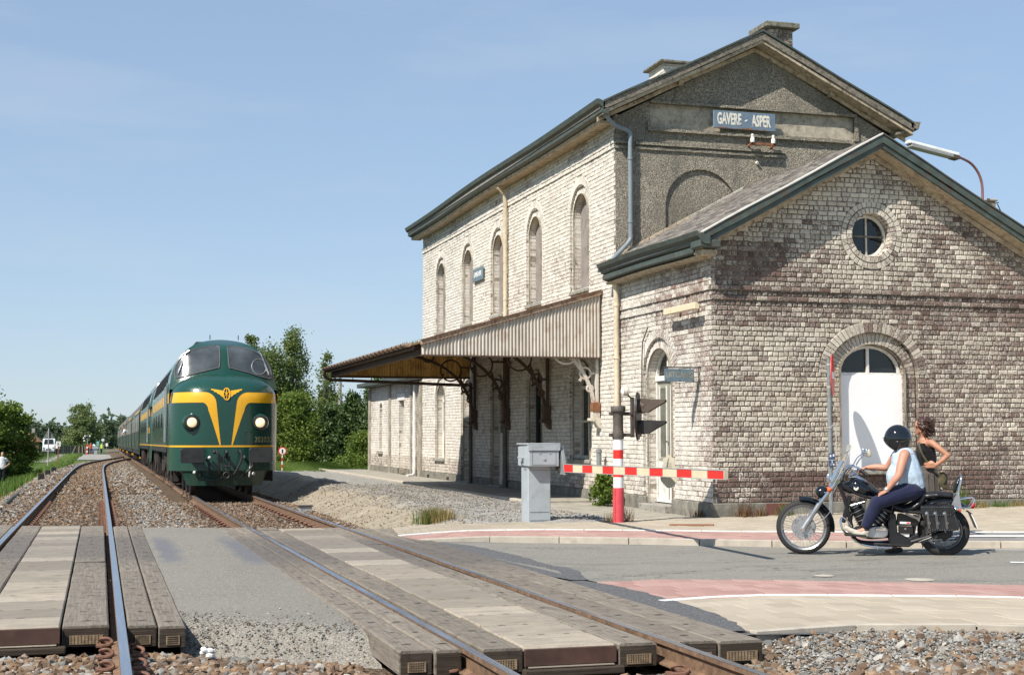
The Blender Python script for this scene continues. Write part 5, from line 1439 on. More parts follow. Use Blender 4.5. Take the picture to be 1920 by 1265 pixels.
for (xa, za, xb, zb, lft) in ((ME0 + .05, MEZ + .02, RX, MRZ + .02, 1), (2 * RX - ME0 - .05, MEZ + .02, RX + .001, MRZ + .02, 0)):
 verge(xa, za, xb, zb, 0, [(-.16, .0, FY, FY + .06, 'verge_wood'), (-.24, -.165, FY + .03, FY + .07, 'soffit_wood')], 'bargeboard')
 verge(xa, za, xb, zb, 0, [(.003, .05, FY - .03, FY + .12, 'green_paint')], 'verge_roll')
 verge(xa, za, xb, zb, 0, [(-.235, -.21, FY + .075, MY - .01, 'soffit_wood')], 'soffit_board')
 verge(xa, za, xb, zb, 0, [(-.33, -.24, MY - .07, MY - .012, 'soffit_wood')], 'frieze_board')
for x, sg in ((11.85, 1), (15.5, -1)):
 zz = lerp(MEZ, MRZ, 1 - abs(x - RX) / (RX - ME0)); MB().cbox((x, MY - .09, zz - .28), (.1, .18, .1)).build('purlin_end', 'soffit_wood', st, bevel=.008)
# gutters and cornices (profiles across X,Z swept along Y)
def sweep(name, prof, ys_, zf, mat, sag=None):
 mm = MB(); n = len(prof); vs = []
 for y in ys_: vs += [(x, y, z + zf(y)) for x, z in prof]
 fs = [(i * n + k, i * n + (k + 1) % n, (i + 1) * n + (k + 1) % n, (i + 1) * n + k) for i in range(len(ys_) - 1) for k in range(n)] + [tuple(range(n - 1, -1, -1)), tuple((len(ys_) - 1) * n + k for k in range(n))]
 mm.add(vs, fs); return mm.build(name, mat, st)
wob = lambda y: .012 * math.sin(y * 1.3)
ysw = list(np.linspace(GY - .45, MY - .1, 14))
sweep('wing_gutter', [(9.92, 5.07), (9.95, 4.99), (10.0, 4.95), (10.03, 4.88), (10.1, 4.85), (10.2, 4.85), (10.2, 5.0), (9.98, 5.03), (9.97, 5.07)], ysw, wob, 'green_paint')
sweep('wing_cornice', [(10.06, 4.843), (10.06, 4.75), (10.2, 4.7), (10.34, 4.70), (10.34, 4.843)], ysw[1:], wob, 'green_paint')
sweep('wing_soffit', [(10.12, 4.69), (10.16, 4.655), (10.385, 4.655), (10.385, 4.69)], ysw[1:], wob, 'soffit_wood')
MB().box(10.0, 10.42, GY - .43, GY - .03, 4.78, 4.92).build('cornice_return', 'green_paint', st, bevel=.02)
MB().box(10.1, 10.40, GY - .3, GY - .02, 4.66, 4.775).build('cornice_return', 'soffit_wood', st, bevel=.02)
ysm = list(np.linspace(FY, MFAR + .35, 40)); wob2 = lambda y: .02 * math.sin(y * .55) + .03 * math.sin((y - FY) / 19 * PI)
sweep('main_gutter', [(9.84, 8.50), (9.87, 8.40), (9.95, 8.34), (10.02, 8.33), (10.02, 8.44), (9.9, 8.50)], ysm, wob2, 'green_paint')
sweep('main_cornice', [(9.95, 8.325), (9.95, 8.23), (10.1, 8.18), (10.12, 8.325)], ysm, wob2, 'green_paint')
sweep('main_soffit', [(10.06, 8.17), (10.08, 8.1), (10.385, 8.1), (10.385, 8.17)], ysm[1:], wob2, 'soffit_wood')
sweep('main_gutter', [(17.3, 8.5), (17.34, 8.36), (17.5, 8.33), (17.56, 8.5)], ysm, lambda y: 0, 'verge_wood')
MB().hexa([(17.0, FY + .1, 8.2), (17.5, FY + .1, 8.32), (17.5, MFAR, 8.32), (17.0, MFAR, 8.2), (17.0, FY + .1, 8.26), (17.5, FY + .1, 8.38), (17.5, MFAR, 8.38), (17.0, MFAR, 8.26)]).build('rear_soffit', 'verge_wood', st)
# flashing where the wing roof meets the tall gable
m = MB()
for k in range(11):
 a, b = k / 11, (k + 1) / 11 - .004
 if b > .93: break
 xa, za = lerp(E0 + .25, RX, a), lerp(EZ + .14, RZ, a); xb, zb = lerp(E0 + .25, RX, b), lerp(EZ + .14, RZ, b)
 MB().hexa([(xa, MY - .03, za - .03), (xb, MY - .03, zb - .03), (xb, MY - .003, zb - .03), (xa, MY - .003, za - .03), (xa, MY - .03, za + .07), (xb, MY - .03, zb + .07), (xb, MY - .003, zb + .07), (xa, MY - .003, za + .07)]).build('flashing', 'lead_flashing' if k > 5 else 'soffit_wood', st, bevel=.006)
# downpipes
def pipe(name, pts, r, mat, collars=()):
 mm = MB(); mm.tube(pts, r, 12); o = mm.build(name, mat, st, smooth=True)
 for c in collars:
  MB().cyl((c[0], c[1], c[2] - .025), (c[0], c[1], c[2] + .025), r * 1.22, 12).build('pipe_collar', mat, o, smooth=True)
pipe('downpipe', catmull([(10.08, FY + .12, 8.36), (10.09, FY + .14, 8.22), (10.3, MY - .2, 8.03), (10.62, MY - .11, 7.95), (10.70, MY - .1, 7.88), (10.70, MY - .1, 7.7)], 5) + [(10.70, MY - .1, 6.5)] + catmull([(10.70, MY - .1, 5.75), (10.69, MY - .1, 5.62), (10.55, MY - .13, 5.45), (10.28, MY - .2, 5.2), (10.2, MY - .22, 5.1)], 4), .05, 'pipe_grey', [(10.70, MY - .1, 7.35), (10.70, MY - .1, 6.0)])
pipe('downpipe', [(10.2, 27.25, 4.86), (10.28, 27.3, 4.6), (10.30, 27.32, 4.3), (10.30, 27.32, .2)], .055, 'pipe_cream', [(10.30, 27.32, 3.1), (10.30, 27.32, 4.2)])
pipe('downpipe', [(10.1, 35.7, 8.1), (10.3, 35.72, 7.9), (10.31, 35.72, 4.6)], .055, 'pipe_cream', [(10.31, 35.72, 5.1), (10.31, 35.72, 6.9)])
pipe('downpipe', [(10.31, 35.72, 4.5), (10.31, 35.72, .1)], .06, 'pipe_dark', [(10.31, 35.72, 1.7)])  # same pipe continued down; the canopy's shade is put into its darker colour
pipe('downpipe', [(10.3, 39.3, 3.0), (10.3, 39.3, .1)], .05, 'pipe_dark', [(10.3, 39.3, 1.5)])
pipe('downpipe', [(10.27, 46.75, 3.3), (10.27, 46.75, .2), (10.2, 46.7, .12), (10.0, 46.6, .12)], .05, 'pipe_white', [(10.27, 46.75, 1.9)])
pipe('ground_vent_pipe', [(10.22, 28.2, 0), (10.22, 28.2, 1.2)], .055, 'steel_post', [(10.22, 28.2, 1.15)])
# strip light under the string course
m = MB(); m.prism([(0, 0), (.1, 0), (.1, .07), (.06, .12), (0, .12)], lambda a, b: (BX - .24 + a, 23.0, 3.75 + b), lambda a, b: (BX - .24 + a, 24.45, 3.75 + b)); l_ = m.build('strip_light', 'barrier_cream', st, bevel=.008)
MB().box(BX - .12, BX, 23.3, 23.36, 3.84, 3.88).build('bracket', 'cream_wood', l_); MB().box(BX - .12, BX, 24.1, 24.16, 3.84, 3.88).build('bracket', 'cream_wood', l_)
# chimneys
def chimney(x0, x1, y0, y1, z0, z1, cap, cf, bm, mm_):
 root = MB().box(x0 + .012, x1 - .012, y0 + .012, y1 - .012, z0, z1).build('chimney', mm_, st)
 bk = MB()
 for pl, a, b in ((Plane('y', y0), x0, x1), (Plane('x', x0), y0, y1)):
  _, q = wall(pl, 'c', lambda z: a, lambda z: b, z0, z1, [], cf, '', '', su=.22); bk.v, bk.f, bk.c, q2 = bk.v, bk.f, bk.c, q
  o = len(bk.v); bk.v += q.v; bk.f += [tuple(i + o for i in f) for f in q.f]; bk.c += q.c
 bk.build('brickwork', bm, root, fix=False)['kind'] = 'stuff'
 MB().box(x0 - .13, x1 + .12, y0 - .13, y1 + .12, z1, z1 + cap).build('chimney_cap', 'cap_concrete', root, bevel=.015)
chimney(14.88, 15.5, 29.25, 29.95, 9.2, 11.02, .13, lambda u, z: (.45 + random.gauss(0, .25), random.random(), .7, 1), 'brick_gable', 'mortar_gable')
chimney(13.85, 14.55, 33.2, 34.2, 9.8, 11.12, .07, lambda u, z: (.95, random.random(), .2, 1), 'brick_side', 'mortar_side')
# ================================================================== platform canopy
CW, CO, CY0, CY1 = 10.36, 6.17, 28.45, 39.6
CZ0, CZ1, CB = 4.58, 3.36, 3.17
def cz(x): return lerp(CZ1, CZ0, (x - CO) / (CW - CO))
cn = thing('platform_canopy', 'corrugated platform canopy on iron brackets along the station wall', 'canopy', (8.3, 34, 0))
def corrugated(x0, x1, y, top, bot, mat, parent, amp=.017, pitch=.076, name='corrugated_sheet', trim=0.0):
 n = int((x1 - x0) / pitch * 6); m = MB()
 def fn(u, v):
  x = lerp(x0, x1, u); t_ = top(x)
  return (x, y + amp * math.sin(2 * PI * x / pitch), lerp(bot, t_, v))
 m.grid(n + 1, 2, fn)
 m.grid(n + 1, 2, lambda u, v: tuple(Vector(fn(u, v)) + Vector((0, .006, 0))))
 return m.build(name, mat, parent, smooth='all')
xs_ = [6.42, 7.2, 8.0, 8.8, 9.6, 10.36]
for a, b in zip(xs_, xs_[1:]): corrugated(a - .03, b, CY0 + random.uniform(-.006, .006), lambda x: cz(x) - .05, CB + random.uniform(-.012, .0), 'corrugated', cn)
xs_ = [6.3, 7.1, 8.0, 8.9, 9.7, 10.36]
for a, b in zip(xs_, xs_[1:]): corrugated(a - .03, b, CY1, lambda x: cz(x) - .06, 3.17, 'corrugated_yellow', cn)
# roof sheet, timbers
m = MB(); m.hexa([(CO - .02, CY0 - .02, CZ1 - .02), (CW, CY0 - .02, CZ0 - .02), (CW, CY1 + .05, CZ0 - .02), (CO - .02, CY1 + .05, CZ1 - .02), (CO - .02, CY0 - .02, CZ1 + .015), (CW, CY0 - .02, CZ0 + .015), (CW, CY1 + .05, CZ0 + .015), (CO - .02, CY1 + .05, CZ1 + .015)]); m.build('roof_sheet', 'roof_sheet', cn)
for i in range(15):
 y = lerp(CY0 + .2, CY1 - .2, i / 14)
 MB().hexa([(CO + .1, y - .03, cz(CO + .1) - .13), (CW, y - .03, CZ0 - .13), (CW, y + .03, CZ0 - .13), (CO + .1, y + .03, cz(CO + .1) - .13), (CO + .1, y - .03, cz(CO + .1) - .025), (CW, y - .03, CZ0 - .025), (CW, y + .03, CZ0 - .025), (CO + .1, y + .03, cz(CO + .1) - .025)]).build('rafter', 'canopy_timber', cn)
for x in (6.35, 7.9, 9.2): MB().box(x - .05, x + .05, CY0 + .1, CY1 - .05, cz(x) - .27, cz(x) - .14).build('purlin', 'canopy_timber', cn, bevel=.006)
# edge trim on the near end, in lengths
for k in range(5):
 a, b = lerp(CO + .2, CW + .02, k / 5), lerp(CO + .2, CW + .02, (k + 1) / 5) - .01
 MB().hexa([(a, CY0 - .06, cz(a) - .055), (b, CY0 - .06, cz(b) - .055), (b, CY0 + .02, cz(b) - .055), (a, CY0 + .02, cz(a) - .055), (a, CY0 - .06, cz(a) + .045), (b, CY0 - .06, cz(b) + .045), (b, CY0 + .02, cz(b) + .045), (a, CY0 + .02, cz(a) + .045)]).build('edge_trim', 'canopy_edge', cn, bevel=.008)
 MB().hexa([(a, CY0 - .09, cz(a) + .047), (b, CY0 - .09, cz(b) + .047), (b, CY0 + .1, cz(b) + .047), (a, CY0 + .1, cz(a) + .047), (a, CY0 - .09, cz(a) + .062), (b, CY0 - .09, cz(b) + .062), (b, CY0 + .1, cz(b) + .062), (a, CY0 + .1, cz(a) + .062)]).build('capping', 'rust', cn)
MB().box(CO + .2, CW, CY0 - .025, CY0 + .03, CB - .03, CB).build('bottom_angle', 'iron_brown', cn)
MB().box(CO + .1, CW, CY1 - .03, CY1 + .03, 3.12, 3.17).build('bottom_angle', 'canopy_timber', cn)
MB().box(CO - .02, CO + .06, CY0 - .04, CY1 + .05, CZ1 - .1, CZ1 - .03).build('fascia', 'canopy_timber', cn, bevel=.006)
# eaves gutter with straps
m = MB(); n = 9; ysg = np.linspace(CY0 - .12, CY1 + .1, 2)
pts = [(CO - .085 + .075 * math.cos(a), .075 * math.sin(a)) for a in np.linspace(PI, 2 * PI, n)]
m.add([(x, y, CZ1 + .03 + z) for y in ysg for x, z in pts] , [(i, i + 1, n + i + 1, n + i) for i in range(n - 1)])
m.add([(CO - .085 + .072 * math.cos(a), CY0 - .12, CZ1 + .03 + .072 * math.sin(a)) for a in np.linspace(PI, 2 * PI, n)], [tuple(range(n))])
g_ = m.build('eaves_gutter', 'canopy_edge', cn, smooth=True)
for y in np.arange(CY0 + .25, CY1, .48): MB().tube([(CO - .085 + .084 * math.cos(a), y, CZ1 + .03 + .084 * math.sin(a)) for a in np.linspace(PI, 2 * PI, 9)], .013, 5).build('gutter_strap', 'signal_black', g_)
m = MB()
for i in range(260):
 y = random.choice([random.gauss(30, .5), random.gauss(37.3, .7), random.uniform(CY0, CY1)]); x = CO + random.uniform(-.05, .35); s0 = random.uniform(.02, .05)
 m.tube([(x, y, cz(x) + .02), (x + random.uniform(-.04, .04), y + random.uniform(-.05, .05), cz(x) + .03 + s0 * random.uniform(.5, 2))], [.012, .002], 3)
o = m.build('moss', 'moss', cn); o['kind'] = 'stuff'
m = MB(); m.tube(catmull([(CO - .085, CY1 - .1, CZ1 - .05), (CO - .08, CY1 + .0, CZ1 - .2), (CO + .1, CY1 + .02, 3.06), (CO + .5, CY1 + .02, 3.045), (10.25, CY1 - .1, 2.93)], 5), .045, 8); m.build('drain_pipe', 'canopy_timber', cn, smooth=True)
for x in (6.9, 8.9): MB().cyl((x, CY1, 3.04), (x, CY1, 3.16), .01, 6).build('pipe_hanger', 'canopy_timber', cn)
# iron brackets
def bracket(y, mat):
 cx_, cz_, a_, b_ = 8.2, 2.02, 2.06, 1.72
 top = CB - .02 if False else None
 m = MB(); P = [(cx_ + a_ * math.cos(t_), y, cz_ + b_ * math.sin(t_)) for t_ in np.linspace(0, PI * .5, 22)]
 for p, q in zip(P, P[1:]): m.bar(p, q, .075, .06, (0, 1, 0))
 r_ = m.build('bracket', mat, cn)
 MB().box(10.29, 10.36, y - .045, y + .045, 1.98, 4.3).build('wall_post', mat, r_, bevel=.008)
 for (cx2, cz2, rr) in ((10.06, 2.83, .125), (9.62, 3.33, .3), (8.95, 3.72, .16), (10.17, 2.5, .07)):
  MB().ring((cx2, y, cz2), rr, .024, (0, 1, 0), 28, 8).build('ring', mat, r_, smooth=True)
 for (p, q) in (((10.19, 2.83), (10.29, 2.83)), ((9.98, 2.73), (9.93, 2.66)), ((9.88, 3.18), (9.97, 2.93)), ((9.9, 3.42), (10.3, 3.42)), ((9.36, 3.2), (9.42, 3.22))):
  MB().bar((p[0], y, p[1]), (q[0], y, q[1]), .05, .05, (0, 1, 0)).build('lug', mat, r_)
 MB().box(10.2, 10.38, y - .07, y + .07, 1.86, 2.0).build('shoe', 'iron_white' if mat == 'iron_white' else mat, r_, bevel=.01)
 m = MB(); m.prism([(10.14, 1.86), (10.4, 1.86), (10.4, 1.62), (10.33, 1.66), (10.26, 1.78), (10.14, 1.8)], lambda x, z: (x, y - .1, z), lambda x, z: (x, y + .1, z)); m.build('corbel', 'cream_wood' if mat == 'iron_white' else 'iron_brown', r_, bevel=.008)
 MB().box(10.2, 10.385, y - .085, y + .085, 1.995, 2.2).build('rusty_foot', 'rust' if mat == 'iron_white' else mat, r_, bevel=.006)
bracket(28.62, 'iron_white')
for y in (32.1, 35.6, 38.95): bracket(y, 'iron_brown')
# ================================================================== signs
def quad_sign(name, label, cat, x0, x1, z0, z1, y, mat, th=.02, bevel=.02):
 r = thing(name, label, cat, ((x0 + x1) / 2, y, z0))
 MB().box(x0, x1, y - th, y + th, z0, z1).build('plate', mat, r, bevel=.008)
 return r
s1 = quad_sign('station_sign', 'weathered blue name board with white letters on the rendered gable', 'sign', 12.63, 14.11, 8.13, 8.52, MY - .1, 'enamel_blue')
text_obj('lettering', 'GAVERE', .345, 'sign_letter', (13.0, MY - .123, 8.335), (PI / 2, 0, 0), s1, .002, squeeze=.46, offset=.012)
text_obj('lettering', 'ASPER', .345, 'sign_letter', (13.76, MY - .123, 8.325), (PI / 2, 0, 0), s1, .002, squeeze=.47, offset=.012)
MB().cbox((13.4, MY - .123, 8.33), (.07, .004, .03), Matrix.Rotation(-.5, 3, 'Y')).build('dash', 'white_wood', s1)
for (a, b, c) in ((12.72, 12.95, .022), (13.0, 13.06, .018), (13.15, 13.2, .02), (13.3, 13.55, .03), (13.62, 13.7, .02), (13.8, 13.86, .026)):
 MB().box(a, b, MY - .124, MY - .121, 8.135, 8.135 + c).build('rust_patch', 'rust', s1)
for x in (12.75, 14.0): MB().box(x - .03, x + .03, MY - .08, MY + .05, 8.3, 8.36).build('fixing', 'steel_post', s1)
s2 = thing('station_sign', 'small faded blue name board high on the platform wall', 'sign', (BX, 38.65, 5.9))
MB().box(BX - .07, BX - .04, 38.1, 39.2, 5.9, 6.28).build('plate', 'sign_grey_blue', s2, bevel=.006)
text_obj('lettering', 'GAVERE-ASPER', .2, 'post_white', (BX - .073, 38.65, 6.09), (PI / 2, 0, -PI / 2), s2, .002, squeeze=.62, offset=.004)
s3 = thing('exit_sign', 'grey hanging sign reading UITGANG beside the side door', 'sign', (10.05, 23.3, 2.45))
MB().box(9.70, 10.27, 23.285, 23.315, 2.455, 2.685).build('plate', 'sign_grey_blue', s3, bevel=.004)
text_obj('lettering', 'UITGANG', .14, 'sign_faded_letter', (9.985, 23.283, 2.572), (PI / 2, 0, 0), s3, .001, squeeze=.85, offset=.003)
MB().box(9.69, 10.42, 23.288, 23.312, 2.70, 2.725).build('arm', 'zinc_dark', s3)
m = MB(); m.tube([(10.39, 23.3, 2.4), (10.36, 23.3, 2.55), (10.36, 23.3, 2.71)], .01, 6); m.build('stay', 'zinc_dark', s3)
for x in (9.76, 10.2): MB().box(x - .008, x + .008, 23.29, 23.31, 2.68, 2.705).build('hanger', 'zinc_dark', s3)
for x, z in ((9.99, 2.665), (9.99, 2.475), (9.72, 2.475), (10.25, 2.475)): MB().box(x - .008, x + .008, 23.281, 23.286, z - .008, z + .008).build('screw', 'signal_black', s3)
# insulators on the gable
ins = thing('insulator_bracket', 'rusty bracket with two white porcelain insulators under the name board', 'insulator', (13.77, MY, 7.85))
MB().box(13.46, 14.08, MY - .2, MY - .16, 7.80, 7.85).build('bar', 'rust', ins)
for x in (13.5, 14.04): MB().box(x - .02, x + .02, MY - .2, MY + .02, 7.79, 7.83).build('leg', 'rust', ins)
INS = [(.012, 0), (.045, .0), (.05, .03), (.045, .09), (.03, .115), (.022, .125), (.034, .14), (.034, .165), (.02, .185), (.001, .19)]
for x in (13.52, 14.02): MB().lathe(INS, 16, Matrix.Translation((x, MY - .18, 7.85))).build('insulator', 'porcelain', ins, smooth=True)
i2 = MB().lathe(INS, 14, Matrix.Translation((13.7, MY - .06, 7.42)) @ Matrix.Rotation(-1.2, 4, 'X') @ Matrix.Scale(.7, 4)).build('insulator', 'porcelain', smooth=True)
tag(i2, 'single small porcelain insulator low on the rendered gable', 'insulator')
# ================================================================== level-crossing barrier
bb = thing('barrier_machine', 'grey steel barrier machine on a pedestal beside the road', 'barrier', (7.2, 22.9, 0), group='half barrier')
MB().box(6.96, 7.36, 22.72, 23.12, -.05, .99).build('pedestal', 'barrier_grey', bb, bevel=.012)
m = MB(); m.prism([(22.58, .97), (23.22, .97), (23.22, 1.30), (22.66, 1.33), (22.58, 1.24)], lambda y, z: (6.93, y, z), lambda y, z: (7.47, y, z)); m.build('housing', 'barrier_grey', bb, bevel=.012)
MB().box(6.91, 7.49, 22.56, 23.24, 1.335, 1.36).build('lid', 'barrier_grey', bb, bevel=.006)
m = MB(); m.prism([(22.56, 1.24), (22.575, 1.24), (22.66, 1.335), (22.56, 1.345)], lambda y, z: (6.92, y, z), lambda y, z: (7.48, y, z)); m.build('lid_flange', 'barrier_grey', bb)
m = MB(); m.tube([(6.93, 22.85, 1.12), (6.86, 22.85, 1.12), (6.86, 23.0, 1.12), (6.93, 23.0, 1.12)], .012, 6); m.build('lock_handle', 'galv', bb)
m = MB(); m.tube([(6.92, 22.9, 1.1), (6.9, 22.9, 1.0), (6.92, 22.8, .96)], .008, 5); m.build('cable', 'cable', bb)
m = MB(); m.prism([(22.4, .83), (22.75, .83), (22.85, 1.0), (22.8, 1.26), (22.62, 1.3), (22.5, 1.1)], lambda y, z: (7.50, y, z), lambda y, z: (7.56, y, z)); m.build('arm_plate', 'steel_post', bb, bevel=.006)
MB().box(7.47, 7.50, 22.6, 22.8, .9, 1.1).build('axle_box', 'pipe_dark', bb)
for (a, b, c, d) in ((6.99, 7.41, 1.0, 1.004), (6.99, 7.41, 1.22, 1.224), (6.99, 6.994, 1.0, 1.224), (7.406, 7.41, 1.0, 1.224)): MB().box(a, b, 22.575, 22.5815, c, d).build('door_seam', 'steel_post', bb)
for z in (.06, .2, .9): MB().box(6.99, 7.33, 22.714, 22.722, z, z + .006).build('pedestal_seam', 'steel_post', bb)
for x in (7.0, 7.32):
 for z in (.04, .93): MB().cyl((x, 22.722, z), (x, 22.71, z), .011, 8).build('bolt', 'galv', bb)
MB().cyl((7.2, 22.58, 1.1), (7.2, 22.565, 1.1), .022, 12).build('lock', 'galv', bb)
for q in ((7.12, 22.578, 1.2), (7.3, 22.578, 1.2)): MB().cyl(q, (q[0], q[1] - .01, q[2]), .012, 8).build('rivet', 'galv', bb)
arm = thing('striped_barrier', 'red and cream striped barrier arm lowered across the road', 'barrier arm', (7.53, 22.5, .93), group='half barrier')
A0, A1 = Vector((7.53, 22.45, .945)), Vector((7.28, 15.6, 1.02))
for k in range(13):
 a, b = A0.lerp(A1, k / 13), A0.lerp(A1, (k + 1) / 13)
 h = lerp(.125, .10, k / 12); MB().bar(a, b, .045, h).build('stripe', 'barrier_red' if k % 2 == 0 else 'barrier_cream', arm)
for sgn in (1, -1):
 a = A0 + Vector((0, 0, sgn * .066)); b = A1 + Vector((0, 0, sgn * .054)); MB().bar(a, b, .055, .008).build('edge_rail', 'galv', arm)
MB().bar(A1 + Vector((0, .005, 0)), A1 + Vector((0, -.02, 0)), .05, .115).build('end_cap', 'plate_beige', arm)
# oval plate hanging behind the arm
ov = thing('oval_plate', 'beige oval notice plate hanging behind the barrier arm', 'sign', (7.5, 17.8, .8))
pts = [(.0, .22), (.035, .215), (.045, .185), (.075, .18), (.085, .15), (.075, .1), (.11, .03), (.125, -.04), (.115, -.12), (.08, -.19), (.03, -.225), (0, -.23)]
pts = pts + [(-x, z) for x, z in reversed(pts[1:-1])]
th_ = 0.62
def ovp(d): return lambda u, z: (7.47 + u * math.cos(th_) * 1.0 + d * math.sin(th_), 17.82 - u * math.sin(th_) + d * math.cos(th_), 1.01 + z)
m = MB(); m.prism(pts, ovp(0), ovp(.012)); m.build('plate', 'plate_beige', ov)
for k, zz in enumerate((.1, .07, .045)): MB().prism([(-.04, zz), (.04, zz), (.04, zz + .008), (-.04, zz + .008)], ovp(-.003), ovp(-.001)).build('print', 'plate_ink', ov)
m = MB(); m.tube([(7.47, 17.82, 1.2), (7.42, 17.82, 1.06)], .006, 5); m.build('hook', 'galv', ov)
# crossing signal
sg = thing('crossing_signal', 'crossing signal on a red and white banded post', 'signal', (8.44, 22.33, 0))
for (a, b, mt_) in ((0, .61, 'post_red'), (.61, .79, 'post_white'), (.79, .945, 'barrier_red'), (.945, 1.10, 'post_white'), (1.10, 1.25, 'barrier_red'), (1.25, 1.43, 'post_white')):
 MB().cyl((8.44, 22.33, a), (8.44, 22.33, b), .086 if a > 0 else .094, 24).build('band', mt_, sg, smooth=True)
MB().lathe([(.001, 1.43), (.095, 1.43), (.1, 1.46), (.1, 1.53), (.088, 1.56), (.086, 1.84), (.096, 1.87), (.125, 1.9), (.128, 1.97), (.115, 1.99), (.001, 1.99)], 28, Matrix.Translation((8.44, 22.33, 0))).build('cap', 'cast_dark', sg, smooth=True)
for z in (1.5, 1.86):
 MB().box(8.28, 8.73, 22.31, 22.36, z - .03, z + .03).build('clamp', 'cast_dark', sg, bevel=.006)
 for x in (8.3, 8.66): MB().cyl((x, 22.3, z), (x, 22.28, z), .016, 8).build('bolt', 'cast_dark', sg)
MB().box(8.67, 8.73, 22.30, 22.36, 1.46, 2.14).build('mount', 'cast_dark', sg, bevel=.005)
MB().cyl((8.36, 22.30, .02), (8.36, 22.30, .6), .03, 10).build('cable_pipe', 'post_red', sg, smooth=True)
nv = Vector((.86, -.51, 0)).normalized(); C0 = Vector((8.82, 22.33, 1.82))
sideV = Vector((nv.y, -nv.x, 0))
Mn = Matrix((( sideV.x, 0, nv.x), (sideV.y, 0, nv.y), (0, 1, 0)))   # local x=side, y=up, z=normal
def nP(u, v, w): return C0 + sideV * u + Vector((0, 0, v)) + nv * w
def ndisc(rx, ry, w0, w1, n=28):
 m = MB(); P = [(rx * math.cos(2 * PI * i / n), ry * math.sin(2 * PI * i / n)) for i in range(n)]
 return m.prism(P, lambda u, v: nP(u, v, w0), lambda u, v: nP(u, v, w1))
b_ = ndisc(.3, .40, -.02, .0).build('backboard', 'signal_black', sg)
ndisc(.315, .415, -.03, -.021).build('board_rim', 'hood_brown', b_)
for k, zz in enumerate((.17, -.19)):
 hd = MB(); M = Matrix.Translation(nP(0, zz, 0)) @ Mn.to_4x4()
 hd.lathe([(.001, 0), (.12, 0), (.12, .1), (.105, .1), (.1, .06), (.001, .06)], 20, M); h_ = hd.build('lamp_housing', 'hood_brown' if k == 0 else 'signal_black', sg, smooth=True)
 hm_ = 'hood_brown' if k == 0 else 'signal_black'; sidep = [(.05, -.1), (.17, -.1), (.46, .07), (.46, .1), (.05, .118)]
 for q in (-1, 1): MB().prism(sidep, lambda a, b: nP(q * .105, zz + b, a), lambda a, b: nP(q * .113, zz + b, a)).build('hood_side', hm_, h_)
 MB().prism([(.05, .118), (.46, .1), (.46, .108), (.05, .126)], lambda a, b: nP(-.113, zz + b, a), lambda a, b: nP(.113, zz + b, a)).build('hood_top', hm_, h_)
 MB().prism([(.05, -.108), (.17, -.108), (.17, -.1), (.05, -.1)], lambda a, b: nP(-.1, zz + b, a), lambda a, b: nP(.1, zz + b, a)).build('hood_floor', hm_, h_)
 ml = MB(); ml.lathe([(.001, .062), (.098, .062)], 18, M); ml.build('lens', 'lens_red', h_)
m = MB(); m.prism([(-.04, -.1), (.04, -.1), (.04, .1), (-.04, .1)], lambda u, v: nP(u - .2, v - .25, .001), lambda u, v: nP(u - .2, v - .25, .01)); m.build('red_reflector', 'lens_red', sg)
m = MB(); m.lathe([(.001, 0), (.035, 0), (.07, .02), (.075, .06), (.072, .1), (.05, .13), (.02, .14), (.001, .14)], 18, Matrix.Translation((8.55, 22.33, 2.24)) @ Matrix.Rotation(PI / 2, 4, 'Y') @ Matrix.Translation((0, 0, -.05))); m.build('bell', 'porcelain', sg, smooth=True)
for x in (8.53, 8.57, 8.61): MB().ring((x, 22.33, 2.24), .076, .006, (1, 0, 0), 18, 6).build('bell_rib', 'plate_beige', sg)
m = MB(); m.tube([(8.6, 22.33, 2.2), (8.68, 22.33, 2.12), (8.7, 22.33, 2.0)], .014, 6); m.build('bell_arm', 'cast_dark', sg)
# pole with the round red sign
pp = thing('sign_pole', 'grey steel pole with a round red road sign seen edge-on', 'road sign', (12.47, 22.36, 0))
MB().cyl((12.47, 22.36, -.05), (12.47, 22.36, 2.86), .038, 16).build('pole', 'steel_post', pp, smooth=True)
MB().cyl((12.47, 22.36, 2.86), (12.47, 22.36, 2.875), .041, 16).build('pole_cap', 'steel_post', pp)
nv2 = Vector((.83, -.557, 0)).normalized(); sv2 = Vector((nv2.y, -nv2.x, 0)); C2 = Vector((12.47, 22.36, 2.56)) + nv2 * .062
def dp(u, v, w): return C2 + sv2 * u + Vector((0, 0, v)) + nv2 * w
P = [(.37 * math.cos(2 * PI * i / 40), .37 * math.sin(2 * PI * i / 40)) for i in range(40)]
d_ = MB().prism(P, lambda u, v: dp(u, v, -.006), lambda u, v: dp(u, v, .006)).build('disc', 'barrier_red', pp)
MB().prism([(-.27, -.06), (.27, -.06), (.27, .06), (-.27, .06)], lambda u, v: dp(u, v, .007), lambda u, v: dp(u, v, .009)).build('white_bar', 'plate_white', d_)
MB().prism(P, lambda u, v: dp(u, v, -.012), lambda u, v: dp(u, v, -.007)).build('back', 'steel_post', d_)
for z in (2.35, 2.75): MB().cyl((12.47, 22.36, z - .02), (12.47, 22.36, z + .02), .045, 14).build('clamp', 'galv', pp)
m = MB(); m.tube(catmull([(12.47, 22.32, 1.66), (12.55, 22.32, 1.66), (12.57, 22.32, 1.6), (12.57, 22.32, 1.2), (12.55, 22.32, 1.14)], 4), .012, 6); m.build('conduit', 'galv', pp)
MB().cyl((12.47, 22.36, 1.62), (12.47, 22.36, 1.65), .046, 14).build('band', 'galv', pp)
for z in (1.0, 1.12):
 t_ = MB().box(12.41, 12.54, 22.308, 22.318, z - .055, z + .055).build('number_plate', 'house_blue', pp, bevel=.003)
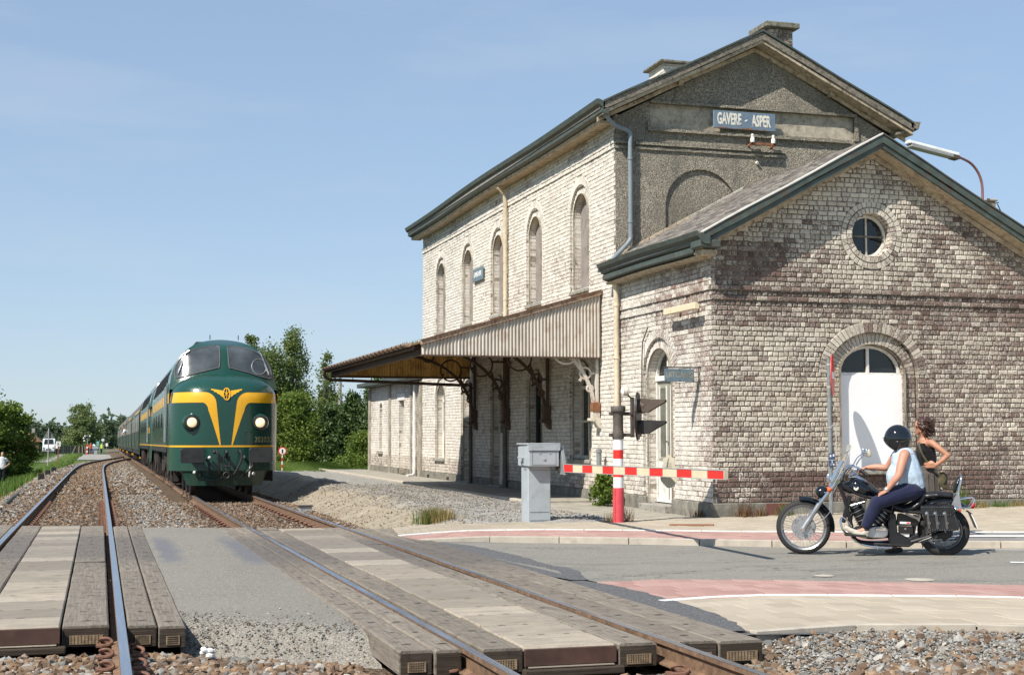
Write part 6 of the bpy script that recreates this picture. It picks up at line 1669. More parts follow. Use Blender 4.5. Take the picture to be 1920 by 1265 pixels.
for (x0, x1, z0, z1) in ((12.43, 12.52, 1.055, 1.062), (12.47, 12.48, .99, 1.06), (12.43, 12.46, 1.11, 1.15), (12.49, 12.52, 1.12, 1.16), (12.44, 12.46, .97, .98), (12.49, 12.52, .965, .99)):
 MB().box(x0, x1, 22.305, 22.3075, z0, z1).build('plate_mark', 'plate_white', pp)
# street lamp behind the wing
sl_ = thing('street_lamp', 'street lamp with a curved red-brown arm behind the wing roof', 'street lamp', (18.36, 26.1, 0))
P = [(18.36, 26.1, 0), (18.36, 26.1, 6.6), (18.35, 26.1, 6.95), (18.26, 26.1, 7.2), (18.08, 26.08, 7.38), (17.85, 26.05, 7.47), (17.68, 26.02, 7.50)]
MB().tube(P[:2] + catmull(P[1:], 5)[1:], .028, 10).build('pole', 'lamp_pole', sl_, smooth=True)
m = MB(); d = Vector((-1.28, 0, .22)).normalized(); o_ = Vector((17.7, 26.02, 7.5)); u = Vector((0, 1, 0)); w = d.cross(u)
if w.z < 0: w = -w
def lp(s, a, b): return o_ + d * s + u * a + w * b
prof = [(-.11, -.0), (.11, .0), (.09, .07), (.04, .085), (-.04, .085), (-.09, .07)]
m.prism(prof, lambda a, b: lp(0, a * .8, b), lambda a, b: lp(1.25, a, b)); m.build('lamp_head', 'lamp_white', sl_, bevel=.012)
MB().prism([(-.1, -.07), (.1, -.07), (.105, -.004), (-.105, -.004)], lambda a, b: lp(.06, a, b), lambda a, b: lp(1.2, a, b)).build('lamp_cover', 'lamp_glass', sl_, bevel=.012)
MB().prism([(-.102, -.075), (.102, -.075), (.107, -.003), (-.107, -.003)], lambda a, b: lp(.0, a, b), lambda a, b: lp(.16, a, b)).build('ballast_box', 'hood_brown', sl_)
wp = thing('utility_post', 'short weathered post with a cable bracket behind the roof', 'post', (18.72, 26.4, 0))
MB().box(18.62, 18.84, 26.3, 26.5, 0, 6.62).build('post', 'wood_post', wp, bevel=.02)
MB().box(18.58, 18.88, 26.27, 26.53, 6.62, 6.68).build('cap', 'pole_concrete', wp, bevel=.02)
m = MB(); m.tube([(18.84, 26.4, 6.58), (18.98, 26.4, 6.62)], .012, 5); m.build('hook', 'signal_black', wp)
m = MB(); m.tube([(18.95 + 14 * t_, 26.4 + 18 * t_, 6.58 - .9 * t_ * (1 - t_) + 2.2 * t_) for t_ in np.linspace(0, 1, 14)], .012, 4); m.build('cable', 'cable', wp)
# ================================================================== train
# local axes of a vehicle: x across, y backwards from the nose, z up from rail level
NA, NB, NZ1, NH, NE = 1.41, 1.15, 2.28, 0.94, 3.0
def nose_y(x, z):
 q = 1 - min(1, abs(x) / NA) ** 2.7 - (max(0.0, z - NZ1) / NH) ** NE
 return NB * (1 - math.sqrt(max(0.0, q)))
def nose_half(z):
 q = 1 - (max(0.0, z - NZ1) / NH) ** NE
 return NA * max(0.0, q) ** (1 / 2.7)
def cab_half(z):
 if z < 2.6: return 1.41
 q = 1 - ((z - 2.6) / 1.60) ** 2.4
 return 1.41 * max(0.0, q) ** (1 / 2.2)
def cab_front(x, z):
 ax = abs(x)
 return 0.72 + 0.50 * (z - 2.9) + 0.10 * ax + 0.34 * (ax / 1.41) ** 3.2 + 0.85 * (max(0.0, z - 3.72) / .48) ** 2.4
def cab_ring(n=40):
 """outline of the body section from lower left over the roof to lower right, above z=1.25"""
 P = [(-1.41, 1.27), (-1.41, 1.9), (-1.41, 2.6)]
 for i in range(1, n):
  t_ = PI - PI * i / n
  c, s = math.cos(t_), math.sin(t_)
  P.append((1.41 * math.copysign(abs(c) ** (2 / 2.2), c), 2.6 + 1.60 * s ** (2 / 2.4)))
 P += [(1.41, 2.6), (1.41, 1.9), (1.41, 1.27)]
 return P
def make_loco(label, lead, y0):
 t0 = thing('locomotive', label, 'locomotive', (0, 0, 0), group='two locomotives at the head of the train')
 k = dict(w=False)
 LEN = 18.4
 # body shell with rounded ends
 ring = cab_ring(); n = len(ring); m = MB(); st_ = []
 front = [(x, cab_front(x, z) if z > 2.6 else max(NB - .02, 0.0) + 0.0, z) for x, z in ring]
 front = [(x, max(cab_front(x, z), .0) if z > 2.7 else 1.13, z) for x, z in ring]
 st_.append(front)
 for y in (2.2, 3.2, LEN - 3.2, LEN - 2.2): st_.append([(x, y, z) for x, z in ring])
 st_.append([(x, LEN - (f[1]), z) for (x, z), f in zip(ring, front)])
 vs = [p for s_ in st_ for p in s_]
 m.add(vs, [(i * n + a, i * n + a + 1, (i + 1) * n + a + 1, (i + 1) * n + a) for i in range(len(st_) - 1) for a in range(n - 1)])
 body = m.build('body', 'loco_green', t0, smooth=50, **k)
 # windscreen wall
 for end in (0, 1):
  m = MB(); R = 10; up = [i for i, (x, z) in enumerate(ring) if z > 2.62]
  vs = [];
  for r in range(R + 1):
   for i in up:
    x, z = ring[i]; xx = x * r / R; zz = lerp(2.75, z, r / R); y = cab_front(xx, zz)
    vs.append((xx, y if not end else LEN - y, zz))
  c = len(up)
  m.add(vs, [(r * c + i, r * c + i + 1, (r + 1) * c + i + 1, (r + 1) * c + i) for r in range(R) for i in range(c - 1)])
  m.build('cab_front', 'loco_green', t0, smooth=60, **k)
  # domed nose
  m = MB(); zs_ = [.66, .8, 1.0, 1.3, 1.6, 1.9, 2.28] + [2.28 + .935 * math.sin(PI / 2 * i / 16) for i in range(1, 17)]
  NU = 44
  def fn(u, v):
   z = zs_[min(len(zs_) - 1, int(round(v * (len(zs_) - 1))))]; h = nose_half(z) * .9999
   a = lerp(-1, 1, u); x = h * math.sin(a * PI / 2)
   y = nose_y(x, z); return (x, y if not end else LEN - y, z)
  m.grid(NU, len(zs_), fn); m.build('nose', 'loco_green', t0, smooth=60, **k)
  # skirt below, tapering to the middle
  m = MB()
  def fs(u, v):
   x = lerp(-1.36, 1.36, u); lo = .28 + .36 * smooth01((abs(x) - .92) / .22); z = lerp(.655, lo, v); y = nose_y(x, 1.0) + .05 + .10 * v
   return (x, y if not end else LEN - y, z)
  m.grid(40, 4, fs); m.build('skirt', 'loco_green', t0, smooth=60, **k)
  for s_ in (-1, 1):
   m = MB(); m.grid(3, 5, lambda u, v: (s_ * 1.41, (lerp(1.12, 2.0, u) if not end else LEN - lerp(1.12, 2.0, u)), lerp(1.28, .66 + .55 * u, v))); m.build('side_skirt', 'loco_green', t0, **k)
 def on(x, z, off=.006): return (x, nose_y(x, z) - off, z)
 if True:
  # livery on the nose: band that turns down into a V, thin line, emblem
  for s_ in (-1, 1):
   L0, L1 = [], []
   top = [(s_ * x, 2.69) for x in np.linspace(1.36, .56, 16)]; bot = [(s_ * x, 2.42) for x in np.linspace(1.40, .62, 16)]
   top += [(s_ * (.56 - .30 * math.sin(a)), 2.69 - .30 * (1 - math.cos(a))) for a in np.linspace(.1, PI / 2 - .12, 9)]
   bot += [(s_ * (.62 - .16 * math.sin(a)), 2.42 - .22 * (1 - math.cos(a))) for a in np.linspace(.1, PI / 2 - .1, 9)]
   te, be = top[-1], bot[-1]
   for i in range(1, 13):
    f = i / 12; top.append((lerp(te[0], s_ * .135, f), lerp(te[1], 1.32, f))); bot.append((lerp(be[0], s_ * .165, f ** .93), lerp(be[1], 1.32, f)))
   m = MB(); q = 4
   rows = [[on(lerp(a[0], b[0], j / q), lerp(a[1], b[1], j / q)) for a, b in zip(top, bot)] for j in range(q + 1)]
   nn = len(top); m.add([p for r in rows for p in r], [(j * nn + i, j * nn + i + 1, (j + 1) * nn + i + 1, (j + 1) * nn + i) for j in range(q) for i in range(nn - 1)])
   m.build('yellow_band', 'loco_yellow', t0, smooth='all', **k)
  m = MB(); xs2 = [1.409 * math.sin(a) for a in np.linspace(-PI / 2, PI / 2, 40)]
  m.ribbon([on(x, 1.315, .008) for x in xs2], [on(x, 1.27, .008) for x in xs2]); m.build('yellow_line', 'loco_yellow', t0, smooth='all', **k)
  # winged wheel emblem
  m = MB(); m.tube([on(.105 * math.cos(a) * .8, 2.64 + .155 * math.sin(a), .012) for a in np.linspace(0, 2 * PI, 28, endpoint=False)], .017, 6, closed=True)
  for i in range(6):
   a = PI / 6 + i * PI / 3; m.tube([on(0, 2.64, .014), on(.08 * math.cos(a), 2.64 + .145 * math.sin(a), .014)], .009, 5)
  m.sphere(on(0, 2.64, .012), .025, 8, 6)
  em = m.build('emblem', 'loco_yellow', t0, **k)
  for s_ in (-1, 1):
   m = MB()
   for j, (l, dz) in enumerate(((.40, .085), (.33, .04), (.25, -.005), (.17, -.05))):
    P = [(s_ * .10, 2.66 + dz - .055 - .0), (s_ * .10, 2.66 + dz - .015), (s_ * l, 2.66 + dz + .035), (s_ * l * .97, 2.66 + dz - .002)]
    m.add([on(x, z - .0, .013) for x, z in P], [(0, 1, 2, 3)])
   m.build('wing', 'loco_yellow', em, **k)
  # headlamps
  for s_ in (-1, 1):
   x, z = s_ * .87, 1.91; y = nose_y(x, z)
   M = Matrix.Translation((x, y + .05, z)) @ Matrix.Rotation(PI / 2, 4, 'X')
   h = MB().lathe([(.24, -.02), (.235, .05), (.21, .10), (.185, .15), (.165, .16), (.16, .13), (.001, .13)], 28, M).build('headlamp_housing', 'loco_green', t0, smooth=True, **k)
   MB().lathe([(.19, .148), (.19, .165), (.14, .175), (.126, .15)], 28, M).build('rim', 'loco_black', h, smooth=True, **k)
   MB().lathe([(.001, .185), (.06, .18), (.1, .168), (.128, .15)], 24, M).build('lens', 'headlamp', h, smooth=True, **k)
  # buffers
  for s_ in (-1, 1):
   m = MB(); P = []
   for (cx2, cz2, a0) in ((.24, .13, 0), (-.24, .13, PI / 2), (-.24, -.13, PI), (.24, -.13, 1.5 * PI)): P += [(cx2 + .06 * math.cos(a0 + a), cz2 + .06 * math.sin(a0 + a)) for a in np.linspace(0, PI / 2, 5)]
   m.prism(P, lambda u, v: (s_ * .86 + u, -.30, 1.06 + v), lambda u, v: (s_ * .86 + u, -.24, 1.06 + v)); b_ = m.build('buffer', 'buffer_black', t0, bevel=.01, **k)
   MB().cyl((s_ * .86, -.25, 1.06), (s_ * .86, .3, 1.06), .13, 18).build('shank', 'buffer_black', b_, smooth=True, **k)
   MB().cyl((s_ * .86, -.302, 1.06), (s_ * .86, -.296, 1.06), .018, 8).build('dimple', 'hole_dark', b_, **k)
  # coupling hook, screw and hoses
  m = MB(); m.tube([(0, .1, 1.03), (0, -.15, 1.03), (0, -.24, 1.06), (0, -.28, 1.12), (0, -.22, 1.16)], .045, 8); m.build('coupling_hook', 'loco_black', t0, smooth=True, **k)
  m = MB();
  for s_ in (-1, 1): m.tube([(s_ * .07, -.2, 1.04), (s_ * .08, -.22, .8), (s_ * .06, -.2, .62)], .02, 6)
  m.tube([(-.1, -.21, .78), (.1, -.21, .78)], .026, 6); m.ring((0, -.2, .55), .075, .02, (0, 1, 0), 14, 6); m.build('screw_coupling', 'loco_black', t0, smooth=True, **k)
  for (x, c_) in ((-.27, 'loco_black'), (-.5, 'loco_black'), (.33, 'loco_black'), (.62, 'loco_black')):
   y = nose_y(x, 1.0)
   m = MB(); m.tube(catmull([(x, y, 1.16 if abs(x) < .4 else .96), (x + .02, y - .16, 1.17 if abs(x) < .4 else .95), (x + .06, y - .22, .98 if abs(x) < .4 else .8), (x + .1 * (1 if x < 0 else -1), y - .18, .62), (x + .2 * (1 if x < 0 else -1), y - .1, .52)], 5), .03, 7); h = m.build('air_hose', c_, t0, smooth=True, **k)
  for (x, z) in ((-.42, 1.0), (.45, 1.02), (-.78, .62), (.72, .58), (-.3, 1.14), (.36, 1.14)):
   MB().sphere((x, nose_y(x, 1.0) - .1 + (.1 if z < .7 else 0), z), .045, 10, 8).build('cock', 'hose_white' if z < 1.05 else 'loco_black', t0, smooth=True, **k)
  m = MB(); m.tube(catmull([(-.62, .12, .66), (-.6, .02, .45), (-.3, -.02, .40), (-.1, .0, .5), (.05, .05, .7)], 5), .028, 6); m.build('hose', 'loco_black', t0, smooth=True, **k)
  m = MB(); m.tube([(.62, .05, .95), (.62, -.02, .8), (.6, .0, .5)], .02, 6); m.build('uncoupling_rod', 'hose_white', t0, smooth=True, **k)
  # road number and hatch
  text_obj('road_number', '202020', .20, 'brass_letter', (0, 0, 0), (0, 0, 0), None, .002)
  o = bpy.data.objects['road_number']; o.name = 'road_number_plate'
  me = o.data
  for v_ in me.vertices:
   x = .98 + v_.co.x * .82; z = 1.46 + v_.co.y; v_.co = Vector((x, nose_y(x, z) - .006 - v_.co.z, z))
  o.parent = t0
  m = MB(); P = [(.47, 1.36), (.69, 1.36), (.69, 1.66), (.47, 1.66)]; m.tube([on(x, z, .002) for x, z in P], .006, 4, closed=True); m.build('hatch', 'loco_black', t0, **k)
  # windscreens
  for s_ in (-1, 1):
   P = [(.105, 3.93), (.125, 3.42), (.2, 3.36), (.62, 3.25), (1.0, 3.14), (1.2, 3.10), (1.262, 3.16), (1.255, 3.34), (1.19, 3.52), (1.05, 3.70), (.86, 3.84), (.6, 3.93), (.35, 3.97), (.16, 3.98)]
   Q = [Vector((p[0], p[1], 0)) for p in P]; Q = catmull(Q + [Q[0]], 4)[:-1]
   cx2 = sum(p.x for p in Q) / len(Q); cz2 = sum(p.y for p in Q) / len(Q)
   def wp(x, z, off): return (s_ * x, cab_front(x, z) - off, z)
   m = MB(); R = 5; nn = len(Q)
   vs = [wp(lerp(cx2, p.x, r / R), lerp(cz2, p.y, r / R), .012) for r in range(R + 1) for p in Q]
   m.add(vs, [(r * nn + i, r * nn + (i + 1) % nn, (r + 1) * nn + (i + 1) % nn, (r + 1) * nn + i) for r in range(R) for i in range(nn)])
   gl = m.build('windscreen', 'loco_glass', t0, smooth='all', **k)
   m = MB(); m.tube([wp(p.x, p.y, .014) for p in Q], .017, 6, closed=True); m.build('seal', 'rubber_seal', gl, smooth=True, **k)
   m = MB(); m.tube([wp(1.02, 3.74, .03), wp(.9, 3.84, .06)], .03, 6); m.tube([wp(.98, 3.8, .07), wp(1.2, 3.24, .06)], .012, 6); m.tube([wp(1.08, 3.5, .05), wp(1.19, 3.2, .04)], .02, 6); m.build('wiper', 'chrome_dull', gl, **k)
   if s_ > 0:
    m = MB(); m.tube([wp(.93 + .2 * math.cos(a), 3.42 + .215 * math.sin(a), .018) for a in np.linspace(0, 2 * PI, 28, endpoint=False)], .010, 6, closed=True); m.build('clear_view_screen', 'chrome_dull', gl, **k)
  for x in (-.35, .4): MB().cyl((x, 1.5, 4.15), (x, 1.5, 4.28), .012, 6).build('roof_horn', 'loco_black', t0, **k)
 # side details (seen at a glancing angle)
 for s_ in (-1, 1):
  X = s_ * 1.415
  def sb(name, y0_, y1_, z0_, z1_, mat, d=.02, par=t0):
   return MB().box(min(X, X + s_ * d), max(X, X + s_ * d), y0_, y1_, z0_, z1_).build(name, mat, par, **k)
  sb('cab_door', 2.0, 2.62, 1.32, 3.0, 'loco_green', .012)
  m = MB(); m.tube([(X + s_ * .05, 1.95, 1.4), (X + s_ * .05, 1.95, 2.9)], .018, 6); m.tube([(X + s_ * .05, 2.68, 1.4), (X + s_ * .05, 2.68, 2.9)], .018, 6); m.build('handrail', 'chrome_dull', t0, **k)
  sb('yellow_band', .98, 1.9, 2.42, 2.69, 'loco_yellow', .006)
  for i in range(10):
   y = 3.1 + i * 1.25
   c0_, c1_ = s_ * (cab_half(2.92) + .012), s_ * (cab_half(3.42) + .012)
   MB().hexa([(c0_ - .06 * s_, y, 2.92), (c0_, y, 2.92), (c0_, y + 1.15, 2.92), (c0_ - .06 * s_, y + 1.15, 2.92), (c1_ - .06 * s_, y, 3.42), (c1_, y, 3.42), (c1_, y + 1.15, 3.42), (c1_ - .06 * s_, y + 1.15, 3.42)]).build('grille', 'loco_grille', t0, **k)
   for q in range(5): MB().bar((c0_, y + .12 + q * .22, 2.94), (c1_, y + .12 + q * .22, 3.4), .05, .03).build('louvre', 'loco_black', t0, **k)
   sb('panel', y, y + 1.15, 1.42, 2.9, 'loco_green', .010)
   sb('yellow_mark', y + .12, y + .95, 2.42, 2.69, 'loco_yellow', .016)
   if i % 2 == 0: MB().cyl((X, y + .6, 2.05), (X + s_ * .03, y + .6, 2.05), .2, 16).build('porthole', 'loco_black', t0, **k)
  sb('yellow_line', 1.16, 17.2, 1.27, 1.315, 'loco_yellow', .012)
  sb('sole_bar', 2.0, 16.4, 1.12, 1.26, 'loco_black', .0 + .015)
  sb('grab_rail', 2.8, 15.6, 1.85, 1.88, 'loco_black', .03)
  if not lead: sb('yellow_band', 1.16, 1.9, 1.75, 1.98, 'loco_yellow', .006)
 m = MB(); m.grid(12, 2, lambda u, v: (lerp(-1.0, 1.0, u), lerp(3.0, 15.4, v), cab_roof(lerp(-1.0, 1.0, u)) + .02)); m.build('roof_walk', 'loco_black', t0, **k)
 for y in (4, 7, 10, 13): MB().box(-.6, .6, y, y + 1.6, 4.17, 4.27).build('roof_hatch', 'loco_grille', t0, bevel=.03, **k)
 # bogies
 for yc in (3.6, LEN - 3.6):
  fr = MB()
  for s_ in (-1, 1):
   fr.box(s_ * 1.12 - .06, s_ * 1.12 + .06, yc - 2.6, yc + 2.6, .58, .86)
   for q in (-1.9, 0, 1.9):
    fr.box(s_ * 1.22 - .1, s_ * 1.22 + .1, yc + q - .2, yc + q + .2, .36, .72);
    fr.tube([(s_ * 1.25, yc + q + .42, .7), (s_ * 1.25, yc + q + .42, 1.1)], .09, 8); fr.tube([(s_ * 1.25, yc + q - .42, .7), (s_ * 1.25, yc + q - .42, 1.1)], .09, 8)
   fr.tube(catmull([(s_ * 1.3, yc - 2.3, .9), (s_ * 1.34, yc - 1.0, .5), (s_ * 1.32, yc + .4, .85), (s_ * 1.33, yc + 2.2, .5)], 5), .03, 6)
   fr.tube([(s_ * 1.3, yc - 2.5, .35), (s_ * 1.3, yc - 2.5, 1.0)], .025, 6)
  fr.box(-1.1, 1.1, yc - .3, yc + .3, .6, .9)
  b_ = fr.build('bogie', 'bogie', t0, **k)
  for q in (-1.9, 0, 1.9):
   for s_ in (-1, 1):
    MB().lathe([(.001, -.06), (.47, -.06), (.505, -.05), (.505, .06), (.47, .07), (.42, .05), (.15, .05), (.12, .1), (.001, .1)], 26, Matrix.Translation((s_ * .75, yc + q, .505)) @ Matrix.Rotation(s_ * PI / 2, 4, 'Y')).build('wheel', 'wheel_tread', b_, smooth=True, **k)
 MB().box(-1.2, 1.2, 6.4, 12.0, .42, 1.15).build('fuel_tank', 'bogie', t0, bevel=.05, **k)
 MB().box(-1.3, 1.3, 1.3, LEN - 1.3, 1.1, 1.3).build('underframe', 'loco_black', t0, **k)
 return t0
def cab_roof(x): return 2.6 + 1.60 * max(0.0, 1 - (abs(x) / 1.41) ** 2.2) ** (1 / 2.4)
def place_on(o, y, length):
 a, b = Vector((rt(y), y, zr(y))), Vector((rt(y + length), y + length, zr(y + length)))
 o.location = a; d = b - a
 o.rotation_euler = (math.atan2(d.z, length), 0, -math.atan2(d.x, d.y)); ORG[o] = Vector(a)
l1 = make_loco('leading green and yellow diesel locomotive with round nose and lit lamps', True, 37)
place_on(l1, 36.9, 18.4)
l2 = copy_tree(l1); l2['label'] = 'second green and yellow locomotive coupled right behind the first'
place_on(l2, 36.9 + 18.9, 18.4)
# on the second locomotive the lamps are off and a second yellow band runs low on the cab
for ch in l2.children:
 for g_ in ch.children:
  if g_.name.startswith('lens'):
   g_.data = g_.data.copy(); g_.data.materials[0] = MAT['chrome_dull']
for s_ in (-1, 1):
 MB().box(min(s_ * 1.415, s_ * 1.424), max(s_ * 1.415, s_ * 1.424), 1.16, 4.0, 1.75, 1.98).build('yellow_band', 'loco_yellow', l2, w=False)
def make_coach(label):
 t0 = thing('passenger_coach', label, 'coach', (0, 0, 0), group='green coaches of the train')
 k = dict(w=False); LEN = 22.0
 P = [(-1.4, 1.05), (-1.4, 2.9), (-1.36, 3.15), (-1.36, 1.05)]
 m = MB(); n = 14
 prof = [(-1.38, 1.0), (-1.41, 1.6), (-1.40, 2.7), (-1.36, 3.1)] + [(-1.36 * math.cos(a), 3.1 + .85 * math.sin(a)) for a in np.linspace(.12, PI - .12, n)] + [(1.36, 3.1), (1.40, 2.7), (1.41, 1.6), (1.38, 1.0)]
 m.prism(prof[:4] + prof[-4:], lambda x, z: (x, .2, z), lambda x, z: (x, LEN - .2, z)); m.build('body', 'coach_green', t0, **k)
 m = MB(); m.prism(prof[3:-3], lambda x, z: (x * 1.005, .15, z + .004), lambda x, z: (x * 1.005, LEN - .15, z + .004)); m.build('roof', 'coach_roof', t0, smooth=True, **k)
 for s_ in (-1, 1):
  X = s_ * 1.405
  for i in range(11):
   y = 2.0 + i * 1.7
   w = MB().box(min(X, X + s_ * .014), max(X, X + s_ * .014), y, y + 1.15, 1.95, 2.85).build('window', 'coach_window', t0, **k)
   if i % 3 != 1: MB().box(min(X + s_ * .015, X + s_ * .02), max(X + s_ * .015, X + s_ * .02), y + .04, y + .5, 2.0, 2.8).build('curtain', 'coach_curtain', w, **k)
  for y in (.5, LEN - 1.5, 11 - .3):
   d_ = MB().box(min(X, X + s_ * .02), max(X, X + s_ * .02), y, y + .9, 1.1, 3.0).build('door', 'coach_green', t0, bevel=.006, **k)
   MB().box(min(X + s_ * .02, X + s_ * .03), max(X + s_ * .02, X + s_ * .03), y + .15, y + .75, 2.0, 2.85).build('door_window', 'coach_window', d_, **k)
  MB().box(min(X, X + s_ * .012), max(X, X + s_ * .012), .2, 11, 2.96, 3.06).build('class_stripe', 'loco_yellow', t0, **k)
  MB().box(s_ * 1.3 - .03, s_ * 1.3 + .03, 1, LEN - 1, .75, 1.0).build('sole_bar', 'loco_black', t0, **k)
  for yy in (1.0, LEN - 1.0): MB().cbox((s_ * 1.32, yy, .62), (.08, .22, .12)).build('axle_box_cover', 'loco_yellow', t0, **k)
 for yc in (3.2, LEN - 3.2):
  fr = MB()
  for s_ in (-1, 1):
   fr.box(s_ * 1.05 - .06, s_ * 1.05 + .06, yc - 1.7, yc + 1.7, .5, .78)
   for q in (-1.25, 1.25): fr.box(s_ * 1.12 - .09, s_ * 1.12 + .09, yc + q - .16, yc + q + .16, .34, .7)
  b_ = fr.build('bogie', 'bogie', t0, **k)
  for q in (-1.25, 1.25):
   for s_ in (-1, 1): MB().lathe([(.001, -.06), (.45, -.05), (.47, .05), (.4, .04), (.001, .08)], 20, Matrix.Translation((s_ * .75, yc + q, .47)) @ Matrix.Rotation(s_ * PI / 2, 4, 'Y')).build('wheel', 'wheel_tread', b_, smooth=True, **k)
 MB().box(-1.0, 1.0, 8, 13, .45, 1.0).build('battery_box', 'bogie', t0, **k)
 MB().box(-.7, .7, -.05, .25, 1.1, 3.2).build('gangway', 'loco_black', t0, **k); MB().box(-.7, .7, LEN - .25, LEN + .05, 1.1, 3.2).build('gangway', 'loco_black', t0, **k)
 return t0
c0 = make_coach('first dark green coach, next behind the second locomotive'); y = 36.9 + 18.9 * 2 + .1
place_on(c0, y, 22)
for nm in ('second dark green coach of the train', 'third dark green coach, with a passenger leaning out further up', 'fourth dark green coach of the train', 'last dark green coach at the far end of the train'):
 y += 22.4; c = copy_tree(c0); c['label'] = nm.replace(', with a passenger leaning out further up', ' of the train'); place_on(c, y, 22)
# ================================================================== bodies grown from tapered limbs and fused into one skin
def fuse(name, chains, mat, parent, voxel=.012, smooth=4, w=False, cut=None):
 """chains: (points, radii[, squash]); the overlapping limbs are fused by a voxel remesh"""
 m = MB()
 for ch in chains:
  P, R = ch[0], ch[1]; sq = ch[2] if len(ch) > 2 else None
  if len(P) > 2:
   n = 4
   Q = catmull(P, n); rr = [float(np.interp(i / n, range(len(R)), R)) for i in range(len(Q))]
  else: Q = [Vector(p) for p in P]; rr = list(R)
  m.tube(Q, rr, 12, squash=sq)
  sc = sq or (1, 1, 1)
  m.sphere(Q[0], rr[0] * .98, 12, 8, sc); m.sphere(Q[-1], rr[-1] * .98, 12, 8, sc)
 tmp = m.build('tmp_fuse', mat, None, w=False)
 md = tmp.modifiers.new('r', 'REMESH'); md.mode = 'VOXEL'; md.voxel_size = voxel; md.use_smooth_shade = True
 if smooth:
  s2 = tmp.modifiers.new('s', 'SMOOTH'); s2.factor = .5; s2.iterations = smooth
 dg = bpy.context.evaluated_depsgraph_get(); me = bpy.data.meshes.new_from_object(tmp.evaluated_get(dg))
 me.name = name; old = tmp.data; bpy.data.objects.remove(tmp); bpy.data.meshes.remove(old)
 me.materials.clear(); me.materials.append(MAT[mat]); me.polygons.foreach_set('use_smooth', [True] * len(me.polygons))
 o = link(bpy.data.objects.new(name, me)); o.parent = parent
 return o
def hand_chains(wr, d, n, side, curl=.5, s=1.0, spread=.02):
 """palm and five fingers; d = along the hand, n = out of the back of the hand, side = towards the thumb"""
 wr, d, n, side = Vector(wr), Vector(d).normalized(), Vector(n).normalized(), Vector(side).normalized()
 C = []
 for k in (-.03, -.01, .012, .03): C.append(([wr + side * k * .6 * s, wr + d * .045 * s + side * k * s, wr + d * .085 * s + side * k * s], [.017 * s, .016 * s, .0135 * s]))
 for k, L in ((.034, .066), (.012, .076), (-.011, .07), (-.032, .056)):
  a = wr + d * .085 * s + side * k * s; P = [a]; dd = d.copy()
  for j, f in enumerate((.45, .32, .25)):
   ang = curl * (.6 + .5 * j); ax = n.cross(d).normalized()
   dd = (Matrix.Rotation(ang * .55, 3, ax) @ dd) if True else dd
   P.append(P[-1] + dd * L * f * s * 1.25 + side * k * .06)
  C.append((P, [.0100 * s, .0092 * s, .0086 * s, .0074 * s]))
 a = wr + d * .025 * s + side * .03 * s
 C.append(([a, a + side * .028 * s + d * .02 * s - n * .008, a + side * .035 * s + d * .052 * s - n * .02 * s, a + side * .028 * s + d * .078 * s - n * .03 * s], [.014 * s, .012 * s, .0105 * s, .0085 * s]))
 return C
# ================================================================== motorcycle
U = 553.0
MOTO = Vector((9.63, 16.2, 0)); MOTO.z = zroad(9.63)
MROT = math.atan2(.462, -.887)
def B(x, y, t_=0.0): return Vector(((842 - x) / U, t_, (1068 - y) / U))
mc = thing('motorcycle', 'black and chrome cruiser motorcycle stopped on the road', 'motorcycle', MOTO, MROT)
K = dict(w=False)
def wheel(c, r, tw, rim_r, disc, rear):
 w = thing('x', None, None); bpy.data.objects.remove(w)
 tyre = MB(); n = 56; k = 14
 R0 = r - tw
 tyre.tube([c + Vector((R0 * math.cos(2 * PI * i / n), 0, R0 * math.sin(2 * PI * i / n))) for i in range(n)], tw, k, closed=True, squash=(1, 1.05 if rear else .95, 1))
 ty = tyre.build('wheel', 'rubber', mc, smooth='all', **K)
 for i in range(0):
  pass
 rm = MB(); prof = [(rim_r + .03, -.045), (rim_r + .012, -.035), (rim_r, -.012), (rim_r, .012), (rim_r + .012, .035), (rim_r + .03, .045)]
 M = Matrix.Translation(c) @ Matrix.Rotation(PI / 2, 4, 'X')
 rm.lathe(prof, 48, M); rm.lathe([(a - .006, b) for a, b in reversed(prof)], 48, M); rm.build('rim', 'alloy', ty, smooth='all', **K)
 sp = MB(); N = 40
 for i in range(N):
  a = 2 * PI * i / N; s_ = .035 if i % 2 else -.035; b = a + (.9 if (i // 2) % 2 else -.9)
  sp.tube([c + Vector((.045 * math.cos(b), s_, .045 * math.sin(b))), c + Vector((rim_r * math.cos(a), s_ * .2, rim_r * math.sin(a)))], .0028, 4)
 o = sp.build('spokes', 'alloy', ty, **K); o['kind'] = 'stuff'
 MB().lathe([(.001, -.07), (.03, -.07), (.045, -.05), (.035, -.03), (.035, .03), (.045, .05), (.03, .07), (.001, .07)], 20, M).build('hub', 'alloy', ty, smooth=True, **K)
 if disc:
  d_ = MB(); Md = Matrix.Translation(c + Vector((0, .075, 0))) @ Matrix.Rotation(PI / 2, 4, 'X')
  d_.lathe([(.095, -.003), (.155, -.003), (.155, .003), (.095, .003), (.095, -.003)], 44, Md); dd = d_.build('brake_disc', 'disc_steel', ty, **K)
  d2 = MB(); d2.lathe([(.03, -.002), (.1, -.002), (.1, .002), (.03, .002)], 30, Md); d2.build('disc_carrier', 'alloy', dd, **K)
  hm = MB()
  for i in range(26):
   a = 2 * PI * i / 26; rr = .115 + .025 * (i % 2); hm.lathe([(.001, 0), (.006, 0)], 6, Matrix.Translation(c + Vector((rr * math.cos(a), .0795, rr * math.sin(a)))) @ Matrix.Rotation(PI / 2, 4, 'X'))
  hm.build('disc_holes', 'hole_dark', dd, **K)['kind'] = 'stuff'
 return ty
FW, RW = B(358, 870), B(1330, 890)
FW.z = .352; RW.z = .325
wheel(FW, .352, .048, .262, True, False)
wheel(RW, .325, .058, .205, False, True)
